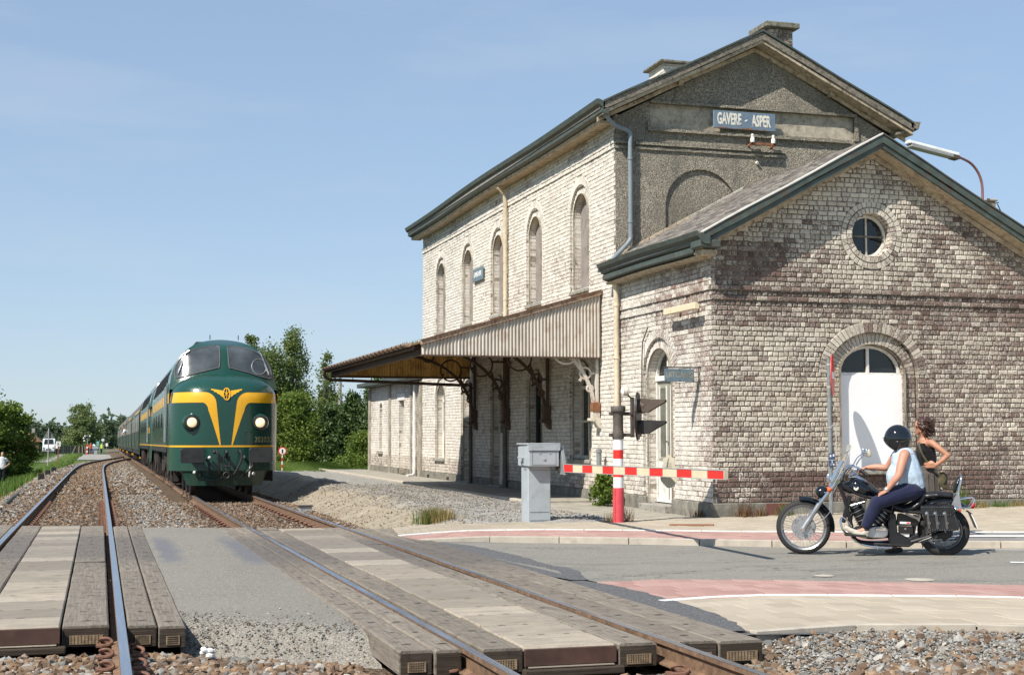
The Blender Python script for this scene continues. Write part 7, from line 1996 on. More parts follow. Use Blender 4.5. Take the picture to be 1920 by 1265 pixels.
MB().lathe([(.03, .02), (.08, .025), (.105, .02), (.11, -.01), (.03, -.02)], 30, Matrix.Translation(RW + Vector((0, .09, 0))) @ Matrix.Rotation(-PI / 2, 4, 'X')).build('drum_brake', 'bike_frame', mc, smooth=True, **K)
def fender(c, r, a0, a1, w, mat, name, drop=.06, n=22, k=9):
 m = MB()
 def fn(u, v):
  a = lerp(a0, a1, u); s_ = lerp(-1, 1, v); rr = r - drop * abs(s_) ** 2.5; e = math.sin(PI * min(1, max(0, u))) ** .25 if True else 1
  return (c.x + rr * math.cos(a), s_ * w * (.75 + .25 * e), c.z + rr * math.sin(a))
 m.grid(n, k, fn); m.grid(n, k, lambda u, v: tuple(Vector(fn(u, v)) - Vector((math.cos(lerp(a0, a1, u)), 0, math.sin(lerp(a0, a1, u)))) * .006))
 return m.build(name, mat, mc, smooth='all', **K)
fender(FW, .40, 1.42, 3.3, .075, 'bike_black', 'front_mudguard', .045)
fender(RW, .435, .75 + .05, 2.3, .125, 'bike_black', 'rear_mudguard', .06)
# fork, bars, lamp
for s_ in (1, -1):
 MB().tube([B(348, 892, .1 * s_), B(470, 705, .1 * s_)], [.036, .034], 14).build('fork_leg', 'alloy', mc, smooth=True, **K)
 MB().tube([B(470, 705, .1 * s_), B(628, 500, .1 * s_)], [.024, .03], 12).build('fork_tube', 'chrome' if True else '', mc, smooth=True, **K)
 MB().cyl(B(352, 890, .1 * s_), B(352, 890, .145 * s_), .026, 12).build('axle_nut', 'chrome', mc, **K)
 MB().sphere(B(542, 602, .16 * s_), .032, 10, 8).build('turn_signal', 'lens_amber', mc, smooth=True, **K)
 m = MB(); m.tube(catmull([B(640, 505, .06 * s_), B(655, 470, .12 * s_), B(690, 435, .28 * s_), B(735, 440, .36 * s_), B(775, 470, .41 * s_)], 5), .014, 8); m.build('handlebar', 'chrome', mc, smooth=True, **K)
 MB().tube([B(757, 455, .385 * s_), B(806, 495, .44 * s_)], .019, 10).build('grip', 'rubber', mc, smooth=True, **K)
 m = MB(); m.tube([B(725, 425, .33 * s_), B(700, 455, .34 * s_), B(735, 485, .42 * s_)], .008, 6); m.build('lever', 'chrome', mc, smooth=True, **K)
 m = MB(); m.tube(catmull([B(722, 430, .32 * s_), B(748, 385, .36 * s_), B(775, 360, .4 * s_), B(800, 345, .42 * s_)], 4), .008, 6); mi_ = m.build('mirror', 'chrome', mc, smooth=True, **K)
 MB().sphere(B(803, 338, .43 * s_), .055, 16, 10, (.55, .32, 1.0), Matrix.Rotation(.15, 3, 'Y')).build('mirror_shell', 'chrome', mi_, smooth=True, **K)
 MB().sphere(B(815, 338, .44 * s_), .05, 16, 10, (.5, .32, 1.0), Matrix.Rotation(.15, 3, 'Y')).build('mirror_glass', 'plate_beige', mi_, smooth=True, **K)
 MB().box(0, 0, 0, 0, 0, 0)
MB().tube([B(600, 545, -.13), B(600, 545, .13)], .035, 10).build('triple_clamp', 'chrome', mc, smooth=True, **K)
MB().sphere(B(492, 622), .088, 20, 14, (1.0, 1.0, .95)).build('headlamp_shell', 'bike_black', mc, smooth=True, **K)
MB().lathe([(.088, 0), (.094, .012), (.085, .02), (.001, .03)], 24, Matrix.Translation(B(462, 622)) @ Matrix.Rotation(-PI / 2, 4, 'Y')).build('headlamp_glass', 'window_glass', mc, smooth=True, **K)
MB().sphere(B(538, 520, .11), .05, 14, 10, (.6, .6, 1.3)).build('spot_lamp', 'chrome', mc, smooth=True, **K)
# windscreen: a curved clear sheet with a frame
def scr(u, v):
 a = lerp(-1, 1, u); wv = lerp(.17, .24, math.sin(v * 2.4)) * (1 if v < .75 else math.sqrt(max(.02, 1 - ((v - .75) / .26) ** 2)))
 p = B(548, 560).lerp(B(672, 285), v); bow = B(0, 0).x * 0 + .05 * (a * a) + .02 * math.sin(v * PI)
 return (p.x - bow, a * wv, p.z + .0)
m = MB(); m.grid(14, 14, scr); m.grid(14, 14, lambda u, v: tuple(Vector(scr(u, v)) + Vector((-.004, 0, -.002)))); m.build('windscreen', 'windshield', mc, smooth='all', **K)
edge = [scr(0, v / 13) for v in range(14)] + [scr(u / 13, 1) for u in range(1, 13)] + [scr(1, 1 - v / 13) for v in range(14)]
MB().tube(edge, .0045, 5).build('windscreen_edge', 'galv', mc, smooth=True, **K)
MB().tube([B(560, 545, .16), B(640, 395, .17)], .02, 8, squash=(1, .4, 1)).build('screen_bracket', 'chrome', mc, smooth=True, **K)
MB().tube([B(560, 545, -.16), B(640, 395, -.17)], .02, 8, squash=(1, .4, 1)).build('screen_bracket', 'chrome', mc, smooth=True, **K)
# tank
def ell(name, x, y, rx, ry, rz, mat, rot=0.0, t_=0.0, par=mc, n=24, mm_=16, pw=1.0):
 return MB().sphere(B(x, y, t_), 1.0, n, mm_, (rx, ry, rz), Matrix.Rotation(rot, 3, 'Y')).build(name, mat, par, smooth=True, **K)
fuse('tank', [([B(672, 585), B(730, 580), B(800, 605), B(880, 640)], [.085, .125, .12, .06], (1, 1.15, .95))], 'bike_black', mc, .012, 10)
m = MB(); m.prism([(-.028, .022), (0, .006), (.028, .022), (.03, -.004), (.012, -.02), (0, -.026), (-.012, -.02), (-.03, -.004)], lambda a, b: B(728, 592, .148) + Vector((a, 0, b)), lambda a, b: B(728, 592, .152) + Vector((a, .004, b))); m.build('tank_emblem', 'plate_white', mc, **K)
MB().ring(B(730, 592, .154), .012, .003, (0, 1, 0), 14, 5).build('tank_emblem_ring', 'loco_black', mc, **K)
fuse('tank_console', [([B(690, 515), B(730, 512), B(790, 540), B(835, 565)], [.03, .045, .03, .012], (1, 1.1, .7))], 'chrome', mc, .009, 6)
MB().lathe([(.001, .02), (.04, .02), (.048, 0)], 20, Matrix.Translation(B(705, 498)) @ Matrix.Rotation(.6, 4, 'Y')).build('speedometer', 'chrome', mc, smooth=True, **K)
# seats
fuse('rider_seat', [([B(1000, 735), B(1080, 735), B(1150, 705), B(1195, 640)], [.05, .075, .08, .06], (1, 1.9, .8))], 'leather', mc, .013, 8)
fuse('pillion_seat', [([B(1215, 645), B(1290, 637), B(1375, 640)], [.07, .075, .065], (1, 1.6, .75))], 'leather', mc, .013, 8)
fuse('backrest', [([B(1412, 605), B(1425, 555), B(1442, 520)], [.035, .045, .035], (.8, 2.6, 1))], 'leather', mc, .011, 6)
m = MB(); m.tube(catmull([B(1418, 690, .13), B(1430, 610, .13), B(1452, 510, .1), B(1455, 497, 0), B(1452, 510, -.1), B(1430, 610, -.13), B(1418, 690, -.13)], 6), .012, 8); m.build('sissy_bar', 'chrome', mc, smooth=True, **K)
for s_ in (1, -1):
 MB().prism([(1378, 705), (1412, 628), (1434, 628), (1448, 720), (1430, 745), (1398, 742)], lambda x, y: B(x, y, .135 * s_), lambda x, y: B(x, y, .145 * s_)).build('mount_plate', 'alloy', mc, **K)
 m = MB(); m.tube(catmull([B(1445, 720, .14 * s_), B(1490, 722, .14 * s_), B(1520, 700, .12 * s_), B(1536, 655, .08 * s_), B(1500, 655, .09 * s_), B(1440, 662, .12 * s_)], 5), .009, 6); m.build('luggage_rail', 'chrome', mc, smooth=True, **K)
 MB().sphere(B(1408, 727, .2 * s_), .03, 12, 8, (1.4, 1, .9)).build('turn_signal', 'chrome', mc, smooth=True, **K)
 MB().sphere(B(1432, 738, .2 * s_), .026, 10, 8, (.6, 1, 1)).build('turn_lens', 'lens_amber', mc, smooth=True, **K)
 # saddlebag
 t0_, t1_ = (.155, .30)
 P = [(1165, 712), (1380, 705), (1388, 760), (1425, 830), (1418, 872), (1395, 878), (1225, 882), (1205, 850), (1180, 780)]
 bag = MB().prism(P, lambda x, y: B(x, y, t0_ * s_), lambda x, y: B(x, y, t1_ * s_)).build('saddlebag', 'leather', mc, bevel=.018, seg=3, **K)
 F = [(1160, 704), (1386, 698), (1390, 752), (1372, 770), (1180, 778), (1162, 760)]
 MB().prism(F, lambda x, y: B(x, y, t1_ * s_), lambda x, y: B(x, y, (t1_ + .012) * s_)).build('bag_flap', 'leather', bag, bevel=.005, **K)
 sm = MB()
 for q in ([(1170 + i * 17, 716 - i * .4) for i in range(13)] + [(1175 + i * 17, 771 - i * .4) for i in range(12)] + [(lerp(1225, 1400, i / 11), 872) for i in range(12)] + [(lerp(1388, 1416, i / 5), lerp(775, 855, i / 5)) for i in range(6)]):
  sm.sphere(B(q[0], q[1], (t1_ + (.013 if q[1] < 775 else .002)) * s_), .0065, 6, 4)
 sm.build('studs', 'stud', bag, **K)['kind'] = 'stuff'
 for x in (1205, 1262, 1325):
  MB().bar(B(x, 742, (t1_ + .016) * s_), B(x + 12, 865, (t1_ + .012) * s_), .006, .035 if False else .03, (1, 0, 0)).build('strap', 'strap_worn', bag, **K)
  MB().lathe([(.001, 0), (.018, 0), (.016, .008), (.001, .012)], 12, Matrix.Translation(B(x - 6, 757, (t1_ + .014) * s_)) @ Matrix.Rotation(-s_ * PI / 2, 4, 'X')).build('concho', 'stud', bag, **K)
  MB().ring(B(x + 14, 825, (t1_ + .016) * s_), .014, .004, (0, 1, 0), 10, 5).build('buckle', 'stud', bag, **K)
MB().box(-.0, 0, 0, 0, 0, 0)
m = MB(); m.sphere(B(1532, 708), .042, 14, 10, (.8, 1.4, 1.0)); m.build('tail_lamp', 'lens_rear', mc, smooth=True, **K)
MB().cbox(B(1535, 815), (.012, .2, .19), Matrix.Rotation(.38, 3, 'Y')).build('licence_plate', 'plate_white', mc, **K)
MB().cbox(B(1528, 812), (.01, .21, .2), Matrix.Rotation(.38, 3, 'Y')).build('plate_holder', 'bike_frame', mc, **K)
MB().bar(B(1490, 745), B(1525, 770), .1, .02).build('plate_bracket', 'bike_frame', mc, **K)
# frame
fr = [([B(605, 560), B(640, 640), B(690, 840), B(730, 965), B(900, 985), B(1090, 990)], .022), ([B(610, 555), B(760, 640), B(900, 670), B(1060, 745), B(1180, 760)], .022), ([B(1090, 990), B(1120, 900), B(1140, 780)], .02), ([B(1100, 965), B(1330, 890)], .024)]
for P, r in fr:
 for s_ in (1, -1):
  m = MB(); m.tube(catmull([Vector((p.x, .11 * s_ + (.02 * s_ if P[-1].x < -.8 else 0), p.z)) for p in P], 4), r, 8); m.build('frame_tube', 'bike_frame', mc, smooth=True, **K)
MB().cbox(B(662, 740), (.05, .22, .36), Matrix.Rotation(-.25, 3, 'Y')).build('radiator', 'bike_frame', mc, bevel=.01, **K)
# V-twin engine
def cylinder(a, b, r, n, mat):
 a, b = Vector(a), Vector(b); m = MB(); m.cyl(a, b, r * .82, 20)
 cy_ = m.build('engine_cylinder', mat, mc, smooth=True, **K); d = (b - a).normalized()
 for i in range(n):
  p = a.lerp(b, (i + .5) / n); MB().cyl(p - d * .004, p + d * .004, r, 22).build('cooling_fin', 'alloy' if i % 2 == 0 else 'engine_grey', cy_, **K)
cylinder(B(790, 850), B(722, 715), .095, 9, 'engine_grey'); cylinder(B(850, 850), B(930, 755), .095, 9, 'engine_grey')
MB().tube([B(735, 712, .0), B(690, 705, 0)], .09, 14, squash=(1, 1, .5)).build('cylinder_head', 'engine_grey', mc, smooth=True, **K)
MB().bar(B(682, 720, .1), B(795, 685, .1), .05, .035).build('rocker_cover', 'chrome', mc, bevel=.012, **K)
MB().bar(B(900, 735, .08), B(985, 760, .08), .06, .05).build('rocker_cover', 'engine_grey', mc, bevel=.012, **K)
fuse('crankcase', [([B(750, 900), B(830, 905), B(930, 900)], [.09, .11, .1], (1, 1.2, .85))], 'engine_grey', mc, .014, 5)
m = MB(); P = [(785, 905), (800, 870), (850, 858), (925, 855), (945, 880), (942, 920), (915, 940), (840, 940), (795, 932)]
m.prism(P, lambda x, y: B(x, y, .11), lambda x, y: B(x, y, .175)); m.build('clutch_cover', 'alloy', mc, bevel=.018, seg=3, **K)
MB().prism([(850, 868), (925, 860), (940, 882), (920, 892), (855, 890)], lambda x, y: B(x, y, .174), lambda x, y: B(x, y, .188)).build('chrome_cover', 'chrome', mc, bevel=.008, **K)
MB().prism([(1010, 765), (1040, 762), (1150, 810), (1150, 850), (1110, 850), (1000, 850)], lambda x, y: B(x, y, .1), lambda x, y: B(x, y, .165)).build('side_panel', 'bike_black', mc, bevel=.012, **K)
sp_ = MB().prism([(1025, 822), (1097, 824), (1097, 838), (1025, 836)], lambda x, y: B(x, y, .166), lambda x, y: B(x, y, .168)).build('side_badge', 'plate_white', mc, **K)
MB().prism([(1070, 826), (1094, 827), (1094, 835), (1070, 834)], lambda x, y: B(x, y, .1685), lambda x, y: B(x, y, .1695)).build('badge_red', 'barrier_red', sp_, **K)
MB().prism([(1015, 852), (1118, 855), (1118, 908), (1015, 905)], lambda x, y: B(x, y, .1), lambda x, y: B(x, y, .15)).build('battery_box', 'bike_black', mc, bevel=.008, **K)
MB().cyl(B(1062, 872, .15), B(1062, 872, .156), .012, 12).build('box_lock', 'chrome', mc, **K)
MB().prism([(955, 760), (1000, 770), (1010, 900), (1090, 940), (1150, 900), (1160, 950), (1090, 1000), (960, 990), (945, 940)], lambda x, y: B(x, y, .06), lambda x, y: B(x, y, .13)).build('swingarm_plate', 'bike_frame', mc, bevel=.01, **K)
MB().prism([(1050, 745), (1080, 762), (1165, 800), (1160, 822), (1070, 780)], lambda x, y: B(x, y, .13), lambda x, y: B(x, y, .15)).build('chrome_trim', 'chrome', mc, bevel=.004, **K)
MB().tube([B(1150, 965, .13), B(1240, 930, .15)], .014, 8).build('passenger_peg', 'bike_frame', mc, smooth=True, **K)
m = MB(); m.tube(catmull([B(690, 860, .16), B(660, 815, .2), B(630, 792, .24), B(615, 820, .27), B(625, 870, .27), B(650, 905, .2), B(700, 920, .12)], 5), .014, 8); m.build('engine_guard', 'chrome', mc, smooth=True, **K)
m = MB(); m.tube(catmull([B(690, 940, .14), B(760, 985, .14), B(860, 1003, .14), B(965, 1008, .13)], 5), .012, 8); m.tube([B(870, 1005, .13), B(868, 1022, .14)], .008, 6); m.build('side_stand', 'chrome', mc, smooth=True, **K)
m = MB(); m.tube(catmull([B(700, 760, -.1), B(690, 880, -.16), B(740, 975, -.17), B(900, 985, -.18), B(1200, 965, -.19), B(1460, 945, -.2)], 6), [.03] * 31, 10); m.build('exhaust', 'chrome', mc, smooth=True, **K)
MB().prism([(640, 905), (790, 915), (790, 930), (640, 922)], lambda x, y: B(x, y, .17), lambda x, y: B(x, y, .3)).build('footboard', 'rubber', mc, bevel=.006, **K)
for P in ([B(600, 560, .12), B(545, 680, .13), B(552, 740, .13), B(510, 800, .12), B(440, 850, .1)], [B(700, 440, .2), B(640, 520, .16), B(620, 600, .1), B(680, 680, .08)], [B(690, 450, -.2), B(650, 500, -.12), B(640, 620, -.05)]):
 m = MB(); m.tube(catmull(P, 6), .006, 5); m.build('cable', 'alloy' if P[0].x > .4 else 'cable', mc, smooth=True, **K)
MB().prism([(415, 830), (440, 838), (442, 880), (418, 885), (405, 860)], lambda x, y: B(x, y, .06), lambda x, y: B(x, y, .13)).build('brake_caliper', 'alloy', mc, bevel=.008, **K)
# ================================================================== rider
rd = thing('person', 'rider in black helmet, pale blue tank top and navy trousers astride the motorcycle', 'person', MOTO, MROT)
lean = 1.0
body = []
body += [([B(1118, 590), B(1095, 510), B(1075, 420), B(1062, 350), B(1058, 318)], [.155, .175, .165, .14, .07], (1.0, 1.12, 1.0))]
body += [([B(1058, 330), B(1048, 285), B(1035, 240)], [.062, .058, .085])]
body += [([B(1035, 240, -.01), B(1020, 252, -.03)], [.085, .075])]
body += [([B(1070, 350, .12), B(1062, 358, .19), B(1035, 440, .25), B(1018, 492, .285), B(985, 535, .29), B(935, 602, .275)], [.07, .068, .058, .05, .046, .03])]
body += [([B(1040, 350, -.12), B(1020, 362, -.19), B(985, 420, -.27), B(955, 448, -.30), B(880, 445, -.35), B(822, 450, -.385)], [.07, .064, .054, .048, .042, .028])]
body += hand_chains(B(932, 606, .272), B(0, 0) - B(60, -32, .06) + B(0, 0) * 0 if False else (B(868, 640, .235) - B(932, 606, .272)), (0.35, .35, .9), (.25, -.93, .1), .55, 1.05)
body += hand_chains(B(828, 448, -.385), (B(772, 462, -.40) - B(828, 448, -.385)), (.2, -.1, .97), (.2, .95, .1), 1.25, 1.0)
body += [([B(1110, 600, .1), B(980, 640, .18), B(862, 690, .22)], [.11, .095, .065]), ([B(862, 690, .22), B(828, 770, .22), B(800, 868, .215)], [.062, .055, .038]), ([B(800, 872, .215), B(720, 905, .215)], [.036, .03])]
body += [([B(1110, 605, -.1), B(1000, 690, -.22), B(955, 755, -.26)], [.11, .09, .065]), ([B(955, 755, -.26), B(975, 880, -.28), B(1005, 1010, -.29)], [.06, .055, .038]), ([B(1015, 1040, -.29), B(955, 1050, -.30)], [.034, .03])]
body += [([B(985, 235, -.045), B(975, 250, -.055)], [.025, .02])]
bd = fuse('body', body, 'skin_rider', rd, .0085, 3)
top = [([B(1120, 588), B(1095, 510), B(1076, 430), B(1066, 372)], [.172, .190, .180, .158], (1.0, 1.12, 1.0)), ([B(1035, 560), B(1025, 500), B(1040, 440)], [.155, .15, .12], (1, 1.25, 1)), ([B(1082, 375, .09), B(1070, 335, .085)], [.06, .045]), ([B(1060, 375, -.09), B(1045, 335, -.085)], [.06, .045])]
fuse('tank_top', top, 'cloth_tank', rd, .012, 3)
leg = [([B(1118, 602), B(1085, 610)], [.178, .16], (1.05, 1.1, .75)), ([B(1110, 602, .1), B(980, 640, .18), B(862, 692, .22)], [.135, .118, .088]), ([B(866, 692, .22), B(826, 770, .225), B(795, 842, .22)], [.09, .08, .072]),
       ([B(1110, 605, -.1), B(1000, 690, -.22), B(955, 755, -.26)], [.13, .11, .085]), ([B(955, 755, -.26), B(975, 880, -.28), B(1000, 985, -.29)], [.084, .075, .065])]
tr = fuse('trousers', leg, 'cloth_navy', rd, .013, 3)
fuse('shoe', [([B(792, 893, .215), B(750, 912, .215), B(690, 890, .215), B(655, 868, .215)], [.045, .046, .04, .03], (1, .95, .95)), ([B(792, 915, .215), B(775, 935, .215)], [.035, .02])], 'shoe_white', rd, .01, 3)
fuse('sock', [([B(800, 845, .215), B(790, 885, .215)], [.045, .043])], 'sock', rd, .012, 2)
fuse('shoe', [([B(1040, 1040, -.29), B(1000, 1045, -.29), B(950, 1052, -.30)], [.045, .042, .034], (1, .95, .8))], 'shoe_grey', rd, .01, 3)
MB().ring(B(940, 597, .273), .036, .008, (B(868, 640, .235) - B(932, 606, .272)), 20, 6).build('watch_strap', 'chrome_dull', rd, **K)
MB().sphere(B(930, 590, .305), .02, 12, 8, (1, .6, 1)).build('watch', 'plate_white', rd, smooth=True, **K)
# open-face helmet
hc = B(1030, 240, -.01)
m = MB()
def hel(u, v):
 a = 2 * PI * u; th2 = lerp(0.0, 1.0, v) * 2.45
 # opening at the front: shell ends higher there
 face = max(0.0, math.cos(a - .35)) ** 1.5; th2 = min(th2, lerp(2.45, 1.55, face))
 r = .165
 x = r * 1.06 * math.sin(th2) * math.cos(a); y = r * .93 * math.sin(th2) * math.sin(a); z = r * 1.13 * math.cos(th2)
 return tuple(hc + Vector((x, -y, z)))
m.grid(48, 24, hel); h_ = m.build('helmet', 'bike_black', rd, smooth='all', **K)
P = [hel(i / 48, 1.0) for i in range(48)]
MB().tube(P, .008, 6, closed=True).build('helmet_rim', 'rubber', h_, smooth=True, **K)
pk = MB()
pk.grid(16, 4, lambda u, v: tuple(hc + Vector(((.166 + .03 * v) * math.cos(lerp(-.45, 1.05, u) ) * 1.02, -(.152 + .02 * v) * math.sin(lerp(-.45, 1.05, u)), .03 - .02 * v))))
pk.build('helmet_peak', 'bike_black', h_, smooth='all', **K)
m = MB(); m.tube(catmull([hc + Vector((-.02, .14, -.06)), hc + Vector((.03, .12, -.15)), hc + Vector((.06, .06, -.185)), hc + Vector((.07, -.02, -.18))], 4), .008, 5); m.build('chin_strap', 'rubber', h_, **K)
for q in ((.02, .148, -.03),): MB().sphere(hc + Vector(q), .009, 8, 6).build('helmet_snap', 'stud', h_, **K)
# ================================================================== woman standing behind the motorcycle
WP = Vector((11.2, 17.35, 0)); WP.z = zwalk(11.2) + .008
wv_ = Vector((-.838, .545))
wm = thing('person', 'woman with curly brown hair in black top and grey skirt, hand on hip', 'person', WP, math.atan2(.545, -.838))
def W(x, y, t_=0.0): return Vector(((1235 - x) / 514, t_, (958 - y) / 514))
bod = [([W(1232, 560), W(1232, 500), W(1233, 450), W(1228, 380), W(1225, 320), W(1222, 275)], [.15, .145, .118, .128, .135, .09], (.95, .78, 1)),
       ([W(1220, 285), W(1208, 235), W(1200, 200)], [.05, .045, .05]), ([W(1200, 185), W(1196, 150)], [.078, .082], (1.05, .88, 1.1)),
       ([W(1180, 190), W(1176, 205)], [.045, .035]), ([W(1160, 172), W(1153, 178)], [.016, .012]), ([W(1166, 196), W(1164, 200)], [.016, .014]), ([W(1168, 212), W(1164, 214)], [.022, .018]),
       ([W(1250, 285, .06), W(1272, 282, .12), W(1318, 318, .17), W(1378, 368, .20)], [.052, .05, .041, .036]), ([W(1378, 368, .20), W(1340, 405, .2), W(1296, 440, .185)], [.038, .035, .024]),
       ([W(1205, 285, -.06), W(1190, 282, -.12), W(1215, 350, -.17), W(1250, 420, -.2)], [.05, .046, .04, .034]), ([W(1250, 420, -.2), W(1255, 470, -.2), W(1258, 510, -.19)], [.034, .03, .022]),
       ([W(1235, 560, .05), W(1238, 720, .06), W(1242, 850, .07), W(1242, 925, .07)], [.075, .055, .05, .035]), ([W(1240, 560, -.05), W(1240, 720, -.06), W(1248, 850, -.07), W(1248, 925, -.07)], [.075, .055, .05, .035])]
bod += hand_chains(W(1296, 440, .185), W(1240, 440, .18) - W(1296, 440, .185), (.1, .95, .3), (.1, .1, .98), .35, .95)
bod += hand_chains(W(1258, 512, -.19), W(1258, 545, -.19) - W(1258, 512, -.19), (0, -1, 0), (1, 0, 0), .4, .92)
fuse('body', bod, 'skin_woman', wm, .0085, 3)
fuse('vest_top', [([W(1232, 480), W(1233, 445), W(1228, 385), W(1224, 335)], [.142, .130, .142, .145], (.97, .80, 1)), ([W(1205, 340, .07), W(1200, 330, .075)], [.062, .05]), ([W(1205, 340, -.07), W(1200, 330, -.075)], [.062, .05]), ([W(1258, 340, .05), W(1262, 300, .06), W(1258, 270, .07)], [.03, .013, .013]), ([W(1190, 330, -.07), W(1185, 290, -.09), W(1195, 270, -.09)], [.03, .013, .013])], 'cloth_black', wm, .011, 3)
fuse('skirt', [([W(1233, 478), W(1236, 520), W(1240, 620), W(1243, 760), W(1246, 850)], [.148, .168, .18, .195, .205], (.95, .85, 1))], 'cloth_skirt', wm, .014, 4)
for k in range(5):
 a = -.9 + k * .45
 MB().tube([W(1238, 500) + Vector((.165 * math.sin(a), .15 * math.cos(a), 0)), W(1245, 840) + Vector((.2 * math.sin(a), .175 * math.cos(a), 0))], .008, 5).build('skirt_fold', 'cloth_skirt', wm, **K)
for s_ in (1, -1): fuse('shoe', [([W(1255, 945, .07 * s_), W(1215, 948, .07 * s_), W(1185, 952, .07 * s_)], [.036, .034, .026], (1, .95, .7))], 'cloth_black', wm, .01, 2)
# curls
rs = random.Random(5); hm = []
for i in range(150):
 a = rs.uniform(-PI, PI); el_ = rs.uniform(-.25, 1.35)
 c = W(1214, 158) + Vector((-.012 + .105 * math.cos(el_) * math.cos(a), .098 * math.cos(el_) * math.sin(a), .012 + .115 * math.sin(el_)))
 if c.x > W(1172, 0).x and c.z < W(0, 130).z: continue
 L = rs.uniform(.05, .14) if c.x < W(1190, 0).x else rs.uniform(.02, .05)
 P = [c]; ph = rs.uniform(0, 6)
 for j in range(6):
  t_ = (j + 1) / 6; P.append(c + Vector((-.03 * t_ + .016 * math.cos(ph + j * 1.3), .016 * math.sin(ph + j * 1.3), -L * t_)))
 hm.append((P, [.015, .016, .016, .014, .012, .009, .006]))
fuse('hair', [([W(1212, 165), W(1212, 140)], [.092, .095], (1.0, .95, 1.05)), ([W(1245, 170), W(1250, 215)], [.06, .05])] + hm[:90], 'hair_brown', wm, .009, 1)
m = MB()
for P, R in hm: m.tube(catmull(P, 2), .0065, 5)
for i in range(40):
 a = rs.uniform(0, 2 * PI); c = W(1218, 150) + Vector((.1 * math.cos(a) - .02, .1 * math.sin(a) * .9, rs.uniform(-.08, .1)))
 if c.x > W(1175, 0).x: continue
 m.tube(catmull([c + Vector((.02 * math.cos(j * 1.4 + a), .02 * math.sin(j * 1.4 + a), -.025 * j)) for j in range(5)], 3), .005, 4)
m.build('curls', 'hair_brown', wm, **K)['kind'] = 'stuff'
MB().cbox(W(1163, 163), (.01, .14, .032), Matrix.Rotation(.1, 3, 'Y')).build('sunglasses', 'sunglass', wm, bevel=.006, **K)
for s_ in (1, -1): MB().bar(W(1165, 162, .07 * s_), W(1206, 158, .082 * s_), .006, .008).build('glasses_arm', 'sunglass', wm, **K)
MB().tube([W(1163, 200, .018), W(1160, 201, 0), W(1163, 200, -.018)], .006, 6).build('lips', 'lip', wm, **K)
bag = thing('shoulder_bag', 'olive shoulder bag hanging at the hip of the standing woman', 'bag', WP, math.atan2(.545, -.838))
fuse('bag_body', [([W(1345, 510, .12), W(1340, 560, .12), W(1350, 590, .12)], [.05, .07, .045], (1.0, .6, 1))], 'cloth_olive', bag, .011, 3)
st_p = [W(1195, 262, -.02), W(1182, 285, .06), W(1190, 330, .135), W(1225, 400, .14), W(1275, 465, .155), W(1315, 505, .15), W(1340, 530, .14)]
m = MB(); Q = catmull(st_p, 5)
for p, q in zip(Q, Q[1:]): m.bar(p, q, .006, .026, (1, 0, .4))
m.build('strap', 'cloth_olive', bag, **K)
m = MB(); m.tube(catmull([W(1310, 500, .14), W(1350, 495, .15), W(1370, 530, .15), W(1350, 575, .15)], 5), .01, 6); m.build('handle', 'cloth_dark', bag, smooth=True, **K)
# ================================================================== trees and plants
def leaf_mesh(name, pts, size, mat, parent, rng, flat=0.0, aspect=1.6, up=0.0):
 """one small four-cornered leaf at every point"""
 n = len(pts)
 d = rng.normal(size=(n, 3)); d[:, 2] += up; d /= np.linalg.norm(d, axis=1)[:, None]
 e = rng.normal(size=(n, 3)); e -= (e * d).sum(1)[:, None] * d; e /= np.linalg.norm(e, axis=1)[:, None]
 s = (size * rng.uniform(.6, 1.35, n))[:, None]
 L, W_ = d * s * aspect * .5, e * s * .5
 V = np.stack([pts - L, pts + W_, pts + L, pts - W_], 1).reshape(-1, 3)
 F = np.arange(n * 4).reshape(-1, 4)
 return np_mesh(name, V, F, mat, None, parent)
def crown_points(rng, clumps, n):
 """clumps: (x,y,z,rx,ry,rz,weight)"""
 w = np.array([c[6] for c in clumps]); w = w / w.sum(); idx = rng.choice(len(clumps), n, p=w)
 C = np.array([c[:3] for c in clumps])[idx]; R = np.array([c[3:6] for c in clumps])[idx]
 return C + rng.normal(size=(n, 3)) * R * .62
def envelope_clumps(rng, base, h, w, n, shape, z0=.2, cl=(.16, .3)):
 """clumps scattered inside a crown outline: shape(t) gives half-width at relative height t"""
 out = []
 for i in range(n):
  t_ = rng.uniform(z0, 1.0); r = w * shape(t_) * math.sqrt(rng.random()); a = rng.uniform(0, 2 * PI); s = w * rng.uniform(*cl) * (1.1 - .5 * t_)
  out.append((base[0] + r * math.cos(a), base[1] + r * math.sin(a), base[2] + h * t_, s, s, s * rng.uniform(.6, 1.1), s ** 1.2 * rng.uniform(.4, 1.4)))
 return out
def tree(name, label, base, h, w, n_leaf, size, mat, bark, seed, shape, clumps=60, group=None, z0=.2, trunk=.09, cl=(.16, .3), cat='tree', aspect=1.6, up=0.0, lean=0.0, twigs=0):
 rng = np.random.default_rng(seed); root = thing(name, label, cat, base, group=group)
 C = envelope_clumps(rng, (0, 0, 0), h, w, clumps, shape, z0, cl)
 if lean: C = [(c[0] + lean * c[2], *c[1:]) for c in C]
 leaf_mesh('crown', crown_points(rng, C, n_leaf), size, mat, root, rng, aspect=aspect, up=up)
 m = MB(); top = h * .86
 P = [(lean * z + .06 * w * math.sin(z * 1.7 + seed), .05 * w * math.cos(z * 1.3 + seed), z) for z in np.linspace(-.15, top, 9)]
 m.tube(P, [max(.012, trunk * (1 - .92 * i / 8)) for i in range(9)], 7)
 for c in C[::max(1, len(C) // 26)]:
  z = max(.15 * h, c[2] * .62); i = min(7, int(z / top * 8)); a = Vector(P[i]); b = Vector(c[:3])
  m.tube([a, a.lerp(b, .5) + Vector((0, 0, .04 * h)), b], [trunk * .35, trunk * .22, .008], 5)
 m.build('trunk', bark, root, w=False, smooth='all')
 return root
